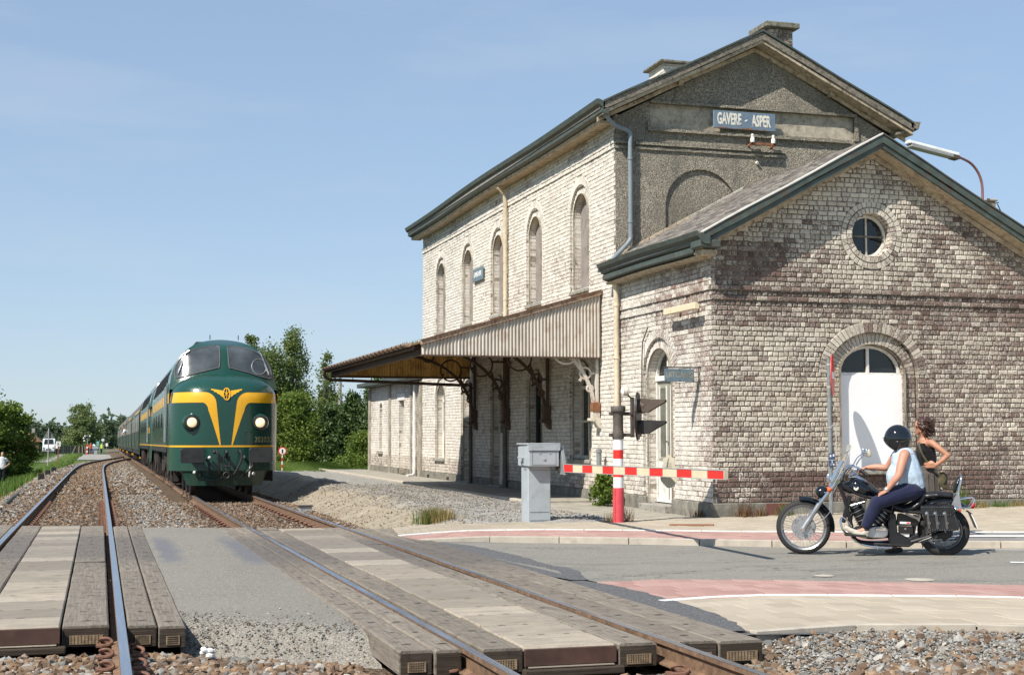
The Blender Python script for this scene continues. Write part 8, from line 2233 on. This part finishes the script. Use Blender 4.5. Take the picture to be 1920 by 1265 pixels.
egg = lambda t_: math.sin(PI * min(1, max(0, t_)) ** .75) ** .7
spire = lambda t_: (1 - t_) ** .8 * .9 + .12
bushy = lambda t_: math.sqrt(max(0, 1 - (t_ * 1.02 - .35) ** 2 / .48))
# trees right of the train
def gzl(x, y): return ground_z(x, y)
Tg = 'leafy trees right of the train'
wide = (.26, .5)
tree('birch_tree', 'tall airy birch rising highest behind the locomotive', (9.75, 74, gzl(9.7, 74)), 7.1, 1.7, 15000, .075, 'leaf_birch', 'bark_birch', 3, lambda t_: (1.03 - t_) ** .8, 110, Tg, .12, .06, (.14, .4), up=.3)
tree('birch_tree', 'dense leafy tree directly right of the locomotive cab', (8.3, 73, gzl(8.2, 73)), 6.0, 1.75, 21000, .08, 'leaf_birch', 'bark_grey', 4, lambda t_: (1.06 - t_) ** .5, 120, Tg, .06, .07, wide)
tree('birch_tree', 'thin feathery young birch beside the canopy tip', (11.2, 72, gzl(11.1, 72)), 5.9, 1.1, 4600, .075, 'leaf_birch', 'bark_birch', 6, lambda t_: (1.03 - t_) ** .7, 80, Tg, .2, .04, (.14, .4), up=.4)
tree('birch_tree', 'slim pointed tree top left of the tall birch', (8.0, 78, gzl(7.7, 78)), 7.0, .9, 7000, .08, 'leaf_birch', 'bark_grey', 9, lambda t_: (1.04 - t_) ** .6, 70, Tg, .2, .06, wide)
tree('shrub', 'bushy green shrub at the foot of the birches', (9.0, 69, gzl(8.9, 69)), 3.5, 1.7, 18000, .08, 'leaf_bush', 'bark_grey', 12, bushy, 130, Tg, .03, .06, (.2, .42), cat='shrub')
tree('shrub', 'low light green shrub beside the platform end', (11.3, 61, gzl(11.2, 61)), 1.7, 1.1, 6000, .065, 'leaf_bush', 'bark_grey', 13, bushy, 60, Tg, .03, .03, (.2, .4), cat='shrub')
Cg = 'dark conifers beyond the annex'
for i, (x, y, h, w, lb) in enumerate(((10.7, 68, 3.0, 1.0, 'dark conifer nearest the birches'), (11.7, 67, 3.5, 1.1, 'dark conifer in the middle of the hedge row'), (12.7, 66, 4.2, 1.2, 'dark conifer half hidden by the annex'), (13.9, 68, 5.0, 1.3, 'tallest dark conifer behind the annex roof'), (11.4, 73, 4.1, .8, 'slim dark conifer standing behind the others'))):
 tree('conifer', lb, (x, y, gzl(x, y)), h, w, 12000, .075, 'leaf_conifer', 'bark_grey', 20 + i, lambda t_: (1.02 - t_) ** .5, 130, Cg, .03, .06, (.16, .34), aspect=2.4, up=-.3)
# left side
Lg = 'trees and bushes left of the tracks'
tree('leafy_tree', 'large bright green bush at the left edge of the picture', (-7.4, 92, gzl(-7.4, 92)), 6.0, 2.2, 14000, .14, 'leaf_bush', 'bark_grey', 31, bushy, 60, Lg, .1, .1, (.2, .36))
tree('leafy_tree', 'round bright green bush behind the man in white', (-5.4, 94, gzl(-5.4, 94)), 4.4, 1.7, 12000, .13, 'leaf_bush', 'bark_grey', 32, bushy, 60, Lg, .05, .09, (.2, .34))
tree('leafy_tree', 'tall leafy tree cut off by the left edge', (-9.4, 88, gzl(-9.4, 88)), 6.6, 1.9, 9000, .15, 'leaf_bush', 'bark_grey', 33, egg, 60, Lg, .1, .1, (.2, .36))
tree('willow_tree', 'round pale willow beside the far crossing', (-2.7, 250, gzl(-2.7, 250)), 8.3, 3.1, 14000, .2, 'leaf_willow', 'bark_grey', 34, bushy, 110, Lg, .0, .16, (.16, .3), up=.5)
for i, (x, y, h, w, lb) in enumerate(((-13, 262, 5.9, 3.6, 'dark green tree behind the small red roof'), (-9.0, 270, 5.4, 3.2, 'dark green tree between the red roof and the willow'), (-5.6, 255, 4.6, 2.4, 'low dark tree next to the willow'), (-18, 250, 6.4, 4, 'dark green tree behind the left bushes'), (1.6, 330, 6.6, 2.0, 'distant tree just left of the coaches'), (4.6, 345, 7.4, 3.0, 'distant tree behind the end of the train'))):
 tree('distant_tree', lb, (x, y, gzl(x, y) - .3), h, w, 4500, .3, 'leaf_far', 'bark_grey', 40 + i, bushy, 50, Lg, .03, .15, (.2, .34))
# far wood along the horizon
rng = np.random.default_rng(77); cl = []
for i in range(420):
 x = rng.uniform(-420, 520); y = rng.uniform(560, 760); h = rng.uniform(5, 11) * (1 + .3 * math.sin(x * .03));
 cl.append((x, y, -2.0 + h * .45, rng.uniform(6, 12), 6, h * .55, 1.0))
o = leaf_mesh('far_wood', crown_points(rng, cl, 42000), 1.5, 'leaf_far', None, rng); tag(o, 'distant line of woodland along the horizon', 'wood', kind='stuff')
# ---- grass
def blades(name, label, pts, hgt, mat, wd=.012, lean=.35, seed=0, cat='grass', parent=None):
 rng = np.random.default_rng(seed); n = len(pts); a = rng.uniform(0, 2 * PI, n); h = hgt * rng.uniform(.5, 1.25, n)
 side = np.stack([np.cos(a), np.sin(a), np.zeros(n)], 1) * (wd * rng.uniform(.6, 1.4, n))[:, None]
 b = rng.uniform(0, 2 * PI, n); ln = np.stack([np.cos(b), np.sin(b), np.zeros(n)], 1) * (lean * h * rng.random(n))[:, None]; up = np.stack([np.zeros(n), np.zeros(n), h], 1)
 V = np.stack([pts - side, pts + side, pts + ln * .35 + up * .55 + side * .6, pts + ln + up * .97, pts + ln * .35 + up * .55 - side * .6], 1).reshape(-1, 3)
 i0 = np.arange(n)[:, None] * 5; F = np.concatenate([i0 + np.array([[0, 1, 2, 4]])]); F2 = i0 + np.array([[4, 2, 3, 3]])
 Fa = np.concatenate([i0 + np.array([[0, 1, 2]]), i0 + np.array([[0, 2, 4]]), i0 + np.array([[4, 2, 3]])])
 o = np_mesh(name, V, Fa, mat, None, parent)
 if label: tag(o, label, cat, kind='stuff')
 return o
def gpts(n, x0, x1, y0, y1, seed, keep=lambda x, y: True, zf=None):
 rng = np.random.default_rng(seed); x = rng.uniform(x0, x1, n); y = rng.uniform(y0, y1, n)
 k = np.array([keep(a, b) for a, b in zip(x, y)]); x, y = x[k], y[k]; z = np.array([(zf or ground_z)(a, b) for a, b in zip(x, y)])
 return np.stack([x, y, z], 1)
def lft(x, y): return fbm(x * .35, y * .12, 61) > .40
blades('grass', 'tall green grass on the left embankment', gpts(26000, -12, -2.9, 30, 100, 1, lambda x, y: lft(x, y) and x < -2.9 - .012 * (y - 40)), .34, 'grass_green', .02, .5, 1)
blades('dry_grass', 'dry brown grass patches on the left embankment', gpts(9000, -9, -2.3, 26, 95, 2, lambda x, y: not lft(x, y)), .16, 'grass_dry', .014, .7, 2)
blades('grass', 'rough grass by the far crossing', gpts(9000, -14, -2.2, 100, 212, 3), .3, 'grass_green', .04, .5, 3)
blades('grass', 'fresh green grass beyond the platform end', gpts(22000, 4.9, 13, 55.5, 78, 4), .5, 'grass_green', .022, .4, 4)
blades('dry_grass', 'dry grass edging the end of the platform', gpts(1500, 5.0, 10.3, 54.5, 58.5, 5), .12, 'grass_dry', .012, .7, 5)
def tuft(name, label, x, y, z, n, h, mat, r=.12, wd=.006, lean=.6, cat='plant'):
 rng = np.random.default_rng(int(x * 100) % 9973); root = thing(name, label, cat, (x, y, z))
 p = np.stack([rng.normal(0, r * .5, n), rng.normal(0, r * .5, n), np.zeros(n)], 1)
 blades('blades', None, p, h, mat, wd, lean, int(y * 10) % 999, parent=root)['kind'] = 'stuff'
 return root
bz = lambda x, y: bank((x - 4.35) / 4.37, (y - 21.2) / 36.3)[2]
tuft('grass_tuft', 'yellow green grass tuft on the gravel bank', 5.78, 24.3, bz(5.78, 24.3) - .02, 520, .26, 'grass_dry', .3, .007)
tuft('grass_tuft', 'fresh green blades in the tuft on the gravel bank', 5.66, 24.35, bz(5.66, 24.35) - .02, 260, .28, 'grass_green', .24, .007)
tuft('grass_tuft', 'small bright grass tuft by the red plate on the plinth', 11.72, 22.66, gz(11.7), 130, .24, 'grass_green', .12)
tuft('dry_weed', 'brown dry weed against the plinth right of the corner', 10.98, 22.7, .02, 150, .3, 'weed_brown', .2)
tuft('dry_weed', 'small brown weed between the corner and the red plate', 11.3, 22.7, .03, 70, .22, 'weed_brown', .1)
tuft('dry_weed', 'brown weed at the very corner of the wing', 10.3, 23.2, .02, 90, .16, 'weed_brown', .16)
tuft('dry_weed', 'straggly weed at the foot of the signal post', 8.62, 22.35, .0, 60, .3, 'weed_brown', .1)
tuft('grass_tuft', 'thin grass at the foot of the signal post', 8.3, 22.42, .0, 50, .25, 'grass_dry', .12)
for i, x in enumerate(np.arange(14.9, 18.5, .42)):
 tuft('grass_tuft', ('first', 'second', 'third', 'fourth', 'fifth', 'sixth', 'seventh', 'eighth', 'ninth', 'tenth')[i] + ' grass tuft from the left at the gable foot behind the motorcycle', x, 22.68, gz(x), 140, .17 if i != 1 else .45, 'grass_green' if i % 2 else 'grass_dry', .22)
o = blades('dry_grass', 'straw-coloured dry grass on the gravel at lower right', gpts(1500, 6.6, 8.6, 7.9, 9.1, 6, lambda x, y: fbm(x * 2, y * 2, 71) > .5, lambda x, y: bed_z(x, y)), .12, 'grass_dry', .005, 1.2, 6)
# leafy weed at the wall
root = thing('leafy_weed', 'bushy green weed at the wall behind the signal post', 'plant', (9.95, 27.2, .05)); rng = np.random.default_rng(8)
leaf_mesh('leaves', crown_points(rng, envelope_clumps(rng, (0, 0, 0), .62, .3, 34, bushy, .02, (.2, .36)), 1500), .05, 'leaf_bush', root, rng)
m = MB()
for i in range(9): m.tube([(0, 0, 0), (.2 * math.cos(i), .2 * math.sin(i), .4)], [.008, .003], 4)
m.build('stems', 'grass_green', root, w=False)['kind'] = 'stuff'
# scraps on the ballast near the crossing
m = MB(); rs = random.Random(3)
for i in range(7): m.sphere((.82 + rs.uniform(-.06, .06), 11.05 + rs.uniform(-.04, .04), -.17 + rs.uniform(0, .05)), rs.uniform(.018, .035), 7, 5, (1, .6, .7))
tag(m.build('crumpled_paper', 'plate_white'), 'crumpled white paper lying beside the left rail', 'paper')
# ================================================================== small far things
def person(label, loc, rz, shirt, legs, skinm='skin_far', arms='hips', hair='hair_dark', h=1.75, cut=None, shorts=False):
 root = thing('person', label, 'person', loc, rz); s = h / 1.75
 S = lambda x, y, z: Vector((x * s, y * s, z * s))
 body = [([S(0, 0, .95), S(0, .02, 1.2), S(0, 0, 1.42)], [.15, .16, .12], (1.15, .75, 1)), ([S(0, 0, 1.42), S(0, -.01, 1.55)], [.055, .055]), ([S(0, -.01, 1.62), S(0, -.02, 1.67)], [.09, .085], (.85, 1, 1.1)), ([S(0, -.11, 1.61), S(0, -.115, 1.6)], [.015, .015])]
 for q in (-1, 1):
  body += [([S(q * .09, 0, .95), S(q * .11, -.01, .5), S(q * .11, .02, .09)], [.095, .065, .045]), ([S(q * .11, .03, .05), S(q * .12, -.13, .04)], [.045, .035])]
  if arms == 'hips': A = [S(q * .18, 0, 1.4), S(q * .38, .06, 1.18), S(q * .2, -.06, 1.0)]
  else: A = [S(q * .18, 0, 1.4), S(q * .26, .02, 1.12), S(q * .27, -.06, .86)]
  body += [(A, [.052, .042, .034])] + hand_chains(A[2], (A[2] - A[1]), (q, 0, 0), (0, -1, 0), .4, .95)
 fuse('body', body, skinm, root, .02, 2)
 fuse('shirt', [([S(0, 0, .93), S(0, .02, 1.2), S(0, 0, 1.42)], [.175, .18, .14], (1.15, .78, 1))] + [([S(q * .15, 0, 1.41), S(q * .27, .03, 1.28)], [.075, .06]) for q in (-1, 1)], shirt, root, .025, 2)
 zl = .5 if shorts else .1
 fuse('trousers', [([S(0, 0, .97), S(0, 0, .9)], [.17, .16], (1.1, .8, 1))] + [([S(q * .09, 0, .9), S(q * .11, 0, zl)], [.11, .075]) for q in (-1, 1)], legs, root, .025, 2)
 fuse('hair', [([S(0, .02, 1.68), S(0, .0, 1.73)], [.092, .07], (.9, 1, .9))], hair, root, .02, 1)
 return root
gl = lambda x, y: ground_z(x, y)
person('man in a white shirt with hands on hips in the grass at left', (-5.05, 81, gl(-5.05, 81) + .02), .1, 'cloth_white', 'cloth_dark', hair='hair_grey')
person('man in an orange shirt standing by the far crossing signal', (-1.25, 222, gl(-1.25, 222)), .3, 'cloth_orange', 'cloth_blue', arms='hips', shorts=True)
person('worker in a yellow safety vest beside the far track', (.35, 226, gl(.35, 226)), 0, 'cloth_hivis', 'cloth_dark', arms='down')
person('person in a pale blue shirt beside the man in orange', (-.85, 228, gl(-.85, 228)), 2.6, 'cloth_tank', 'cloth_blue', arms='down')
person('person in a white shirt behind the dark fence', (-5.2, 190, gl(-5.2, 190) + .25), 0, 'cloth_white', 'cloth_dark', arms='down')
# passenger leaning from a coach window
ps_ = thing('person', 'passenger in a white shirt leaning out of a coach window', 'person', (rt(121) - 1.42, 121, zr(121) + 2.0), 0)
fuse('body', [([(.25, 0, 0), (.0, 0, .25), (-.12, -.02, .42)], [.13, .13, .1], (1, 1.1, 1)), ([(-.12, -.02, .45), (-.2, -.05, .62)], [.055, .09]), ([(-.05, -.15, .36), (-.3, -.3, .12), (-.18, -.42, .02)], [.05, .045, .035]), ([(-.05, .15, .36), (-.28, .3, .12), (-.15, .42, .02)], [.05, .045, .035])], 'skin_far', ps_, .022, 2)
fuse('shirt', [([(.25, 0, 0), (.0, 0, .25), (-.1, -.02, .4)], [.15, .15, .125], (1, 1.1, 1)), ([(-.05, -.15, .36), (-.22, -.25, .2)], [.065, .055]), ([(-.05, .15, .36), (-.22, .25, .2)], [.065, .055])], 'cloth_white', ps_, .025, 2)
fuse('hair', [([(-.18, -.04, .66), (-.2, -.05, .7)], [.085, .07])], 'hair_dark', ps_, .02, 1)
# road sign seen from behind
tz = gl(-3.95, 119)
ts = thing('triangle_sign', 'triangular road sign seen from behind on a tall grey post', 'road sign', (-3.95, 119, tz))
MB().cyl((-3.95, 119, tz), (-3.95, 119, tz + 3.15), .045, 10).build('post', 'galv', ts, smooth=True)
MB().prism([(-.43, 2.35), (.43, 2.35), (0, 3.1)], lambda x, z: (-3.95 + x, 119.06, tz + z), lambda x, z: (-3.95 + x, 119.08, tz + z)).build('plate', 'sign_back', ts)
for z in (2.5, 2.85): MB().box(-4.1, -3.8, 119.03, 119.06, tz + z - .02, tz + z + .02).build('rail', 'galv', ts)
tz = gl(-3.0, 112)
ks = thing('number_board', 'small white square number board on a rusty post beside the track', 'sign', (-3.0, 112, tz))
MB().box(-3.04, -2.96, 111.97, 112.03, tz, tz + 1.75).build('post', 'rust', ks); MB().box(-3.17, -2.83, 111.93, 111.96, tz + 1.55, tz + 1.93).build('board', 'plate_white', ks)
text_obj('digit', '6', .34, 'signal_black', (-3.0, 111.925, tz + 1.74), (PI / 2, 0, 0), ks, .002)
# far crossing signals, cabinet and boards
tz = gl(-1.9, 220)
fs_ = thing('far_signal', 'red and white crossing signal far down the line', 'signal', (-1.75, 220, tz))
for k in range(5): MB().cyl((-1.75, 220, tz + k * .3), (-1.75, 220, tz + k * .3 + .3), .11, 10).build('band', 'barrier_red' if k % 2 == 0 else 'post_white', fs_)
MB().box(-1.82, -1.68, 219.95, 220.05, tz + 1.5, tz + 2.9).build('mast', 'steel_post', fs_)
for (x, z) in ((-.35, 2.75), (.35, 2.75), (-.55, 2.45), (-.45, 2.05)): MB().sphere((-1.75 + x, 219.9, tz + z), .13, 10, 8).build('lamp', 'lamp_white', fs_, smooth=True)
for a in (.6, -.6): MB().cbox((-1.75, 219.92, tz + 2.6), (1.0, .03, .12), Matrix.Rotation(a, 3, 'Y')).build('cross_arm', 'signal_black', fs_)
fc = thing('far_cabinet', 'small grey barrier cabinet by the far crossing', 'cabinet', (-.55, 224, tz)); MB().box(-.8, -.3, 223.8, 224.2, tz, tz + .8).build('pedestal', 'barrier_grey', fc); MB().box(-.95, -.15, 223.7, 224.3, tz + .8, tz + 1.25).build('housing', 'barrier_grey', fc)
gb = thing('green_board', 'green information board near the far crossing', 'sign', (.1, 215, tz)); MB().cyl((.0, 215, tz), (.0, 215, tz + 2.2), .05, 8).build('post', 'steel_post', gb); MB().box(-.55, .1, 214.9, 214.95, tz + 1.3, tz + 2.05).build('board', 'board_green', gb)
for k in range(3): MB().box(-.4, -.1, 214.88, 214.895, tz + 1.45 + k * .18, tz + 1.52 + k * .18).build('mark', 'plate_white', gb)
rs_ = thing('round_sign', 'small round pale sign beside the far green board', 'sign', (.45, 213, tz)); MB().cyl((.45, 213, tz), (.45, 213, tz + 2.3), .04, 8).build('post', 'steel_post', rs_); MB().cyl((.45, 212.95, tz + 2.2), (.45, 212.92, tz + 2.2), .22, 16).build('disc', 'lamp_white', rs_)
mp = thing('marker_post', 'slim dark marker post next to the far round sign', 'post', (.95, 200, tz)); MB().cyl((.95, 200, tz), (.95, 200, tz + 1.9), .04, 8).build('post', 'steel_post', mp); MB().box(.8, 1.1, 199.94, 199.97, tz + 1.4, tz + 1.8).build('plate', 'plate_white', mp)
# far crossing road and gravel
m = MB(); m.grid(10, 6, lambda u, v: (lerp(-9, 2.0, u), lerp(150, 219, v), ground_z(lerp(-9, 2.0, u), lerp(150, 219, v)) + .05 - (.35 if u < .2 else 0))); tag(m.build('gravel_patch', 'gravel_grey'), 'pale gravel by the far crossing', None, kind='structure')
m = MB(); m.grid(14, 3, lambda u, v: (lerp(-60, 40, u), lerp(228, 234, v), lerp(-1.6, zr(230), smooth01((lerp(-60, 40, u) + 25) / 25)) + .1)); tag(m.build('road', 'asphalt'), 'far road over the second crossing', None, kind='structure')
# house, fence, van
hz = gl(-9, 240)
ho = thing('small_house', 'low brick outbuilding with a red tiled roof behind the left bushes', 'house', (-11, 240, hz))
MB().box(-14.5, -9.4, 238, 244, hz - .3, hz + 1.9).build('wall', 'brick_far', ho)
m = MB(); m.prism([(-14.8, 1.85), (-9.0, 1.85), (-10.6, 3.3), (-13.2, 3.3)], lambda x, z: (x, 237.7, hz + z), lambda x, z: (x, 244.3, hz + z)); m.build('roof', 'roof_tile_far', ho)
MB().box(-10.6, -10.1, 240, 240.5, hz + 2.6, hz + 4.0).build('chimney', 'pole_concrete', ho); MB().box(-9.3, -7.0, 238.5, 243, hz + 1.75, hz + 1.95).build('lean_to_roof', 'lead_flashing', ho); MB().box(-9.3, -7.1, 239, 242.8, hz, hz + 1.75).build('lean_to', 'fence_dark', ho)
MB().box(-12.2, -11.4, 237.95, 238.02, hz + .5, hz + 1.3).build('window', 'van_glass', ho)
vz = gl(-7.6, 232)
vn = thing('parked_van', 'white delivery van parked beside the small house', 'van', (-7.6, 232, vz))
m = MB(); m.prism([(.55, .35), (5.0, .35), (5.0, 2.3), (1.6, 2.35), (.95, 1.45), (.1, 1.15), (.0, .6), (.1, .35)], lambda y, z: (-8.5, 229.5 + y, vz + z), lambda y, z: (-6.7, 229.5 + y, vz + z)); m.build('body', 'van_white', vn, bevel=.08, seg=2)
MB().hexa([(-8.33, 230.38, vz + 1.5), (-6.87, 230.38, vz + 1.5), (-6.87, 230.4, vz + 1.5), (-8.33, 230.4, vz + 1.5), (-8.23, 230.96, vz + 2.25), (-6.97, 230.96, vz + 2.25), (-6.97, 230.99, vz + 2.25), (-8.23, 230.99, vz + 2.25)]).build('windscreen', 'van_glass', vn)
for x in (-8.51, -6.71): MB().box(x - .01, x + .02, 231, 231.9, vz + 1.45, vz + 2.0).build('side_window', 'van_glass', vn)
for x in (-8.45, -6.75):
 for y in (230.3, 233.4): MB().lathe([(.001, -.1), (.33, -.1), (.33, .1), (.001, .1)], 18, Matrix.Translation((x, y, vz + .33)) @ Matrix.Rotation(PI / 2, 4, 'Y')).build('wheel', 'rubber', vn)
for x in (-8.30, -6.90): MB().cbox((x, 229.52, vz + .95), (.25, .06, .16)).build('headlight', 'chrome_dull', vn)
MB().box(-7.95, -7.25, 229.46, 229.52, vz + .55, vz + .75).build('grille', 'loco_black', vn)
fn_ = thing('dark_fence', 'dark board fence beyond the white van', 'fence', (-3, 226, gl(-3, 226)))
for k in range(24):
 x = -6.4 + k * .22; z0 = gl(x, 226); MB().box(x, x + .27, 226, 226.04, z0, z0 + 1.25).build('board', 'fence_dark', fn_)
wf_ = thing('green_mesh_fence', 'green wire fence posts in front of the small house', 'fence', (-5.5, 200, gl(-5.5, 200)))
for k in range(7):
 x = -8.5 + k * .95; z0 = gl(x, 200); MB().cyl((x, 200, z0), (x, 200, z0 + 1.5), .04, 6).build('post', 'fence_green', wf_)
m = MB()
for k in range(6):
 for zz in (.5, 1.0, 1.45): m.tube([(-8.5 + k * .95, 200, gl(-8, 200) + zz), (-7.55 + k * .95, 200, gl(-8, 200) + zz)], .012, 4)
m.build('wires', 'fence_green', wf_)['kind'] = 'stuff'
wt = thing('wooden_trestle', 'leaning wooden posts beside the far crossing', 'post', (-2.6, 205, gl(-2.6, 205)))
for x, dx in ((-3.2, .55), (-2.75, 0), (-2.3, 0), (-1.95, -.1)): MB().bar((x - dx, 205, gl(-2.6, 205)), (x, 205, gl(-2.6, 205) + 1.3), .12, .12).build('post', 'wood_post', wt)
# distant road bridge
br_ = thing('road_bridge', 'distant concrete road bridge across the line', 'bridge', (2, 420, -2))
MB().box(-14, 22, 418, 426, 1.0, 2.2).build('deck', 'bridge_concrete', br_); MB().box(-14, 22, 418, 418.3, 2.2, 3.2).build('parapet', 'bridge_concrete', br_)
for x in (-10, 9.5): MB().box(x - .6, x + .6, 419, 425, -4, 1.0).build('pier', 'bridge_concrete', br_)
# small line-side things
def box_thing(name, label, cat, x, y, z, parts):
 r = thing(name, label, cat, (x, y, z))
 for nm, a, mt_ in parts: MB().box(x + a[0], x + a[1], y + a[2], y + a[3], z + a[4], z + a[5]).build(nm, mt_, r, bevel=.008)
box_thing('track_box', 'small metal cable box on the ballast right of the right track', 'cable box', 4.52, 32.2, bed_z(4.4, 32.2) - .02, [('box', (-.12, .16, -.1, .12, 0, .16), 'galv'), ('lid', (-.15, .19, -.13, .15, .16, .19), 'cast_dark')])
box_thing('concrete_block', 'small concrete block on the ballast left of the left track', 'block', -2.3, 34, bed_z(-2.3, 34) - .04, [('block', (-.2, .2, -.15, .15, 0, .16), 'pole_concrete'), ('cap', (-.23, .23, -.18, .18, .16, .2), 'kerb_stone')])
m = MB(); m.tube([(-2.25 - .35 * t_, 38 + 22 * t_, bed_z(-2.25 - .35 * t_, 38 + 22 * t_) + .05) for t_ in np.linspace(0, 1, 20)], .06, 7); tag(m.build('cable_duct', 'zinc_dark', smooth='all'), 'dark cable pipe lying along the left ballast shoulder', 'pipe')
for i, y in enumerate((63, 71, 80)): box_thing('marker_block', ('near', 'middle', 'far')[i] + ' dark marker block on the left ballast shoulder', 'block', -2.35, y, bed_z(-2.35, y) - .03, [('block', (-.12, .12, -.1, .1, 0, .34), 'signal_black'), ('foot', (-.3, -.125, -.1, .1, 0, .16), 'kerb_stone')])
sx, sy = 7.15, 57.5; sz = gl(sx, sy)
sm_ = thing('walkway_sign', 'small round red and white sign on a striped post right of the train', 'sign', (sx, sy, sz))
for k in range(6): MB().cyl((sx, sy, sz + k * .14), (sx, sy, sz + k * .14 + .14), .025, 8).build('band', 'barrier_red' if k % 2 == 0 else 'post_white', sm_)
MB().cyl((sx, sy, sz + .97), (sx, sy - .02, sz + .97), .17, 20).build('disc', 'barrier_red', sm_); MB().cyl((sx, sy - .021, sz + .97), (sx, sy - .03, sz + .97), .13, 20).build('face', 'plate_white', sm_)
MB().box(sx - .03, sx + .03, sy - .034, sy - .031, sz + .88, sz + 1.04).build('pictogram', 'signal_black', sm_)
# utility pole between canopy and conifers, house on the far right
up_ = thing('utility_pole', 'grey concrete utility pole behind the canopy tip', 'pole', (13.2, 80, gl(13.2, 80)))
MB().cyl((13.2, 80, gl(13.2, 80)), (13.2, 80, 5.2), .13, 10, .09).build('pole', 'pole_concrete', up_, smooth=True)
hr = thing('neighbour_house', 'house with an orange-brown tiled roof at the right edge', 'house', (38, 46, 0))
MB().box(36.6, 46, 44, 50, 0, 7.6).build('wall', 'brick_far', hr)
m = MB(); m.add([(36, 43.4, 7.5), (46.6, 43.4, 7.5), (46.6, 50.6, 7.5), (36, 50.6, 7.5), (39, 46.6, 12.2), (43, 46.6, 12.2), (43, 47.4, 12.2), (39, 47.4, 12.2)], [(0, 1, 5, 4), (1, 2, 6, 5), (2, 3, 7, 6), (3, 0, 4, 7), (4, 5, 6, 7), (0, 3, 2, 1)]); m.build('roof', 'roof_tile_far', hr)
for x in (38, 42): MB().box(x, x + 1.2, 43.96, 44.02, 4, 5.6).build('window', 'van_glass', hr)
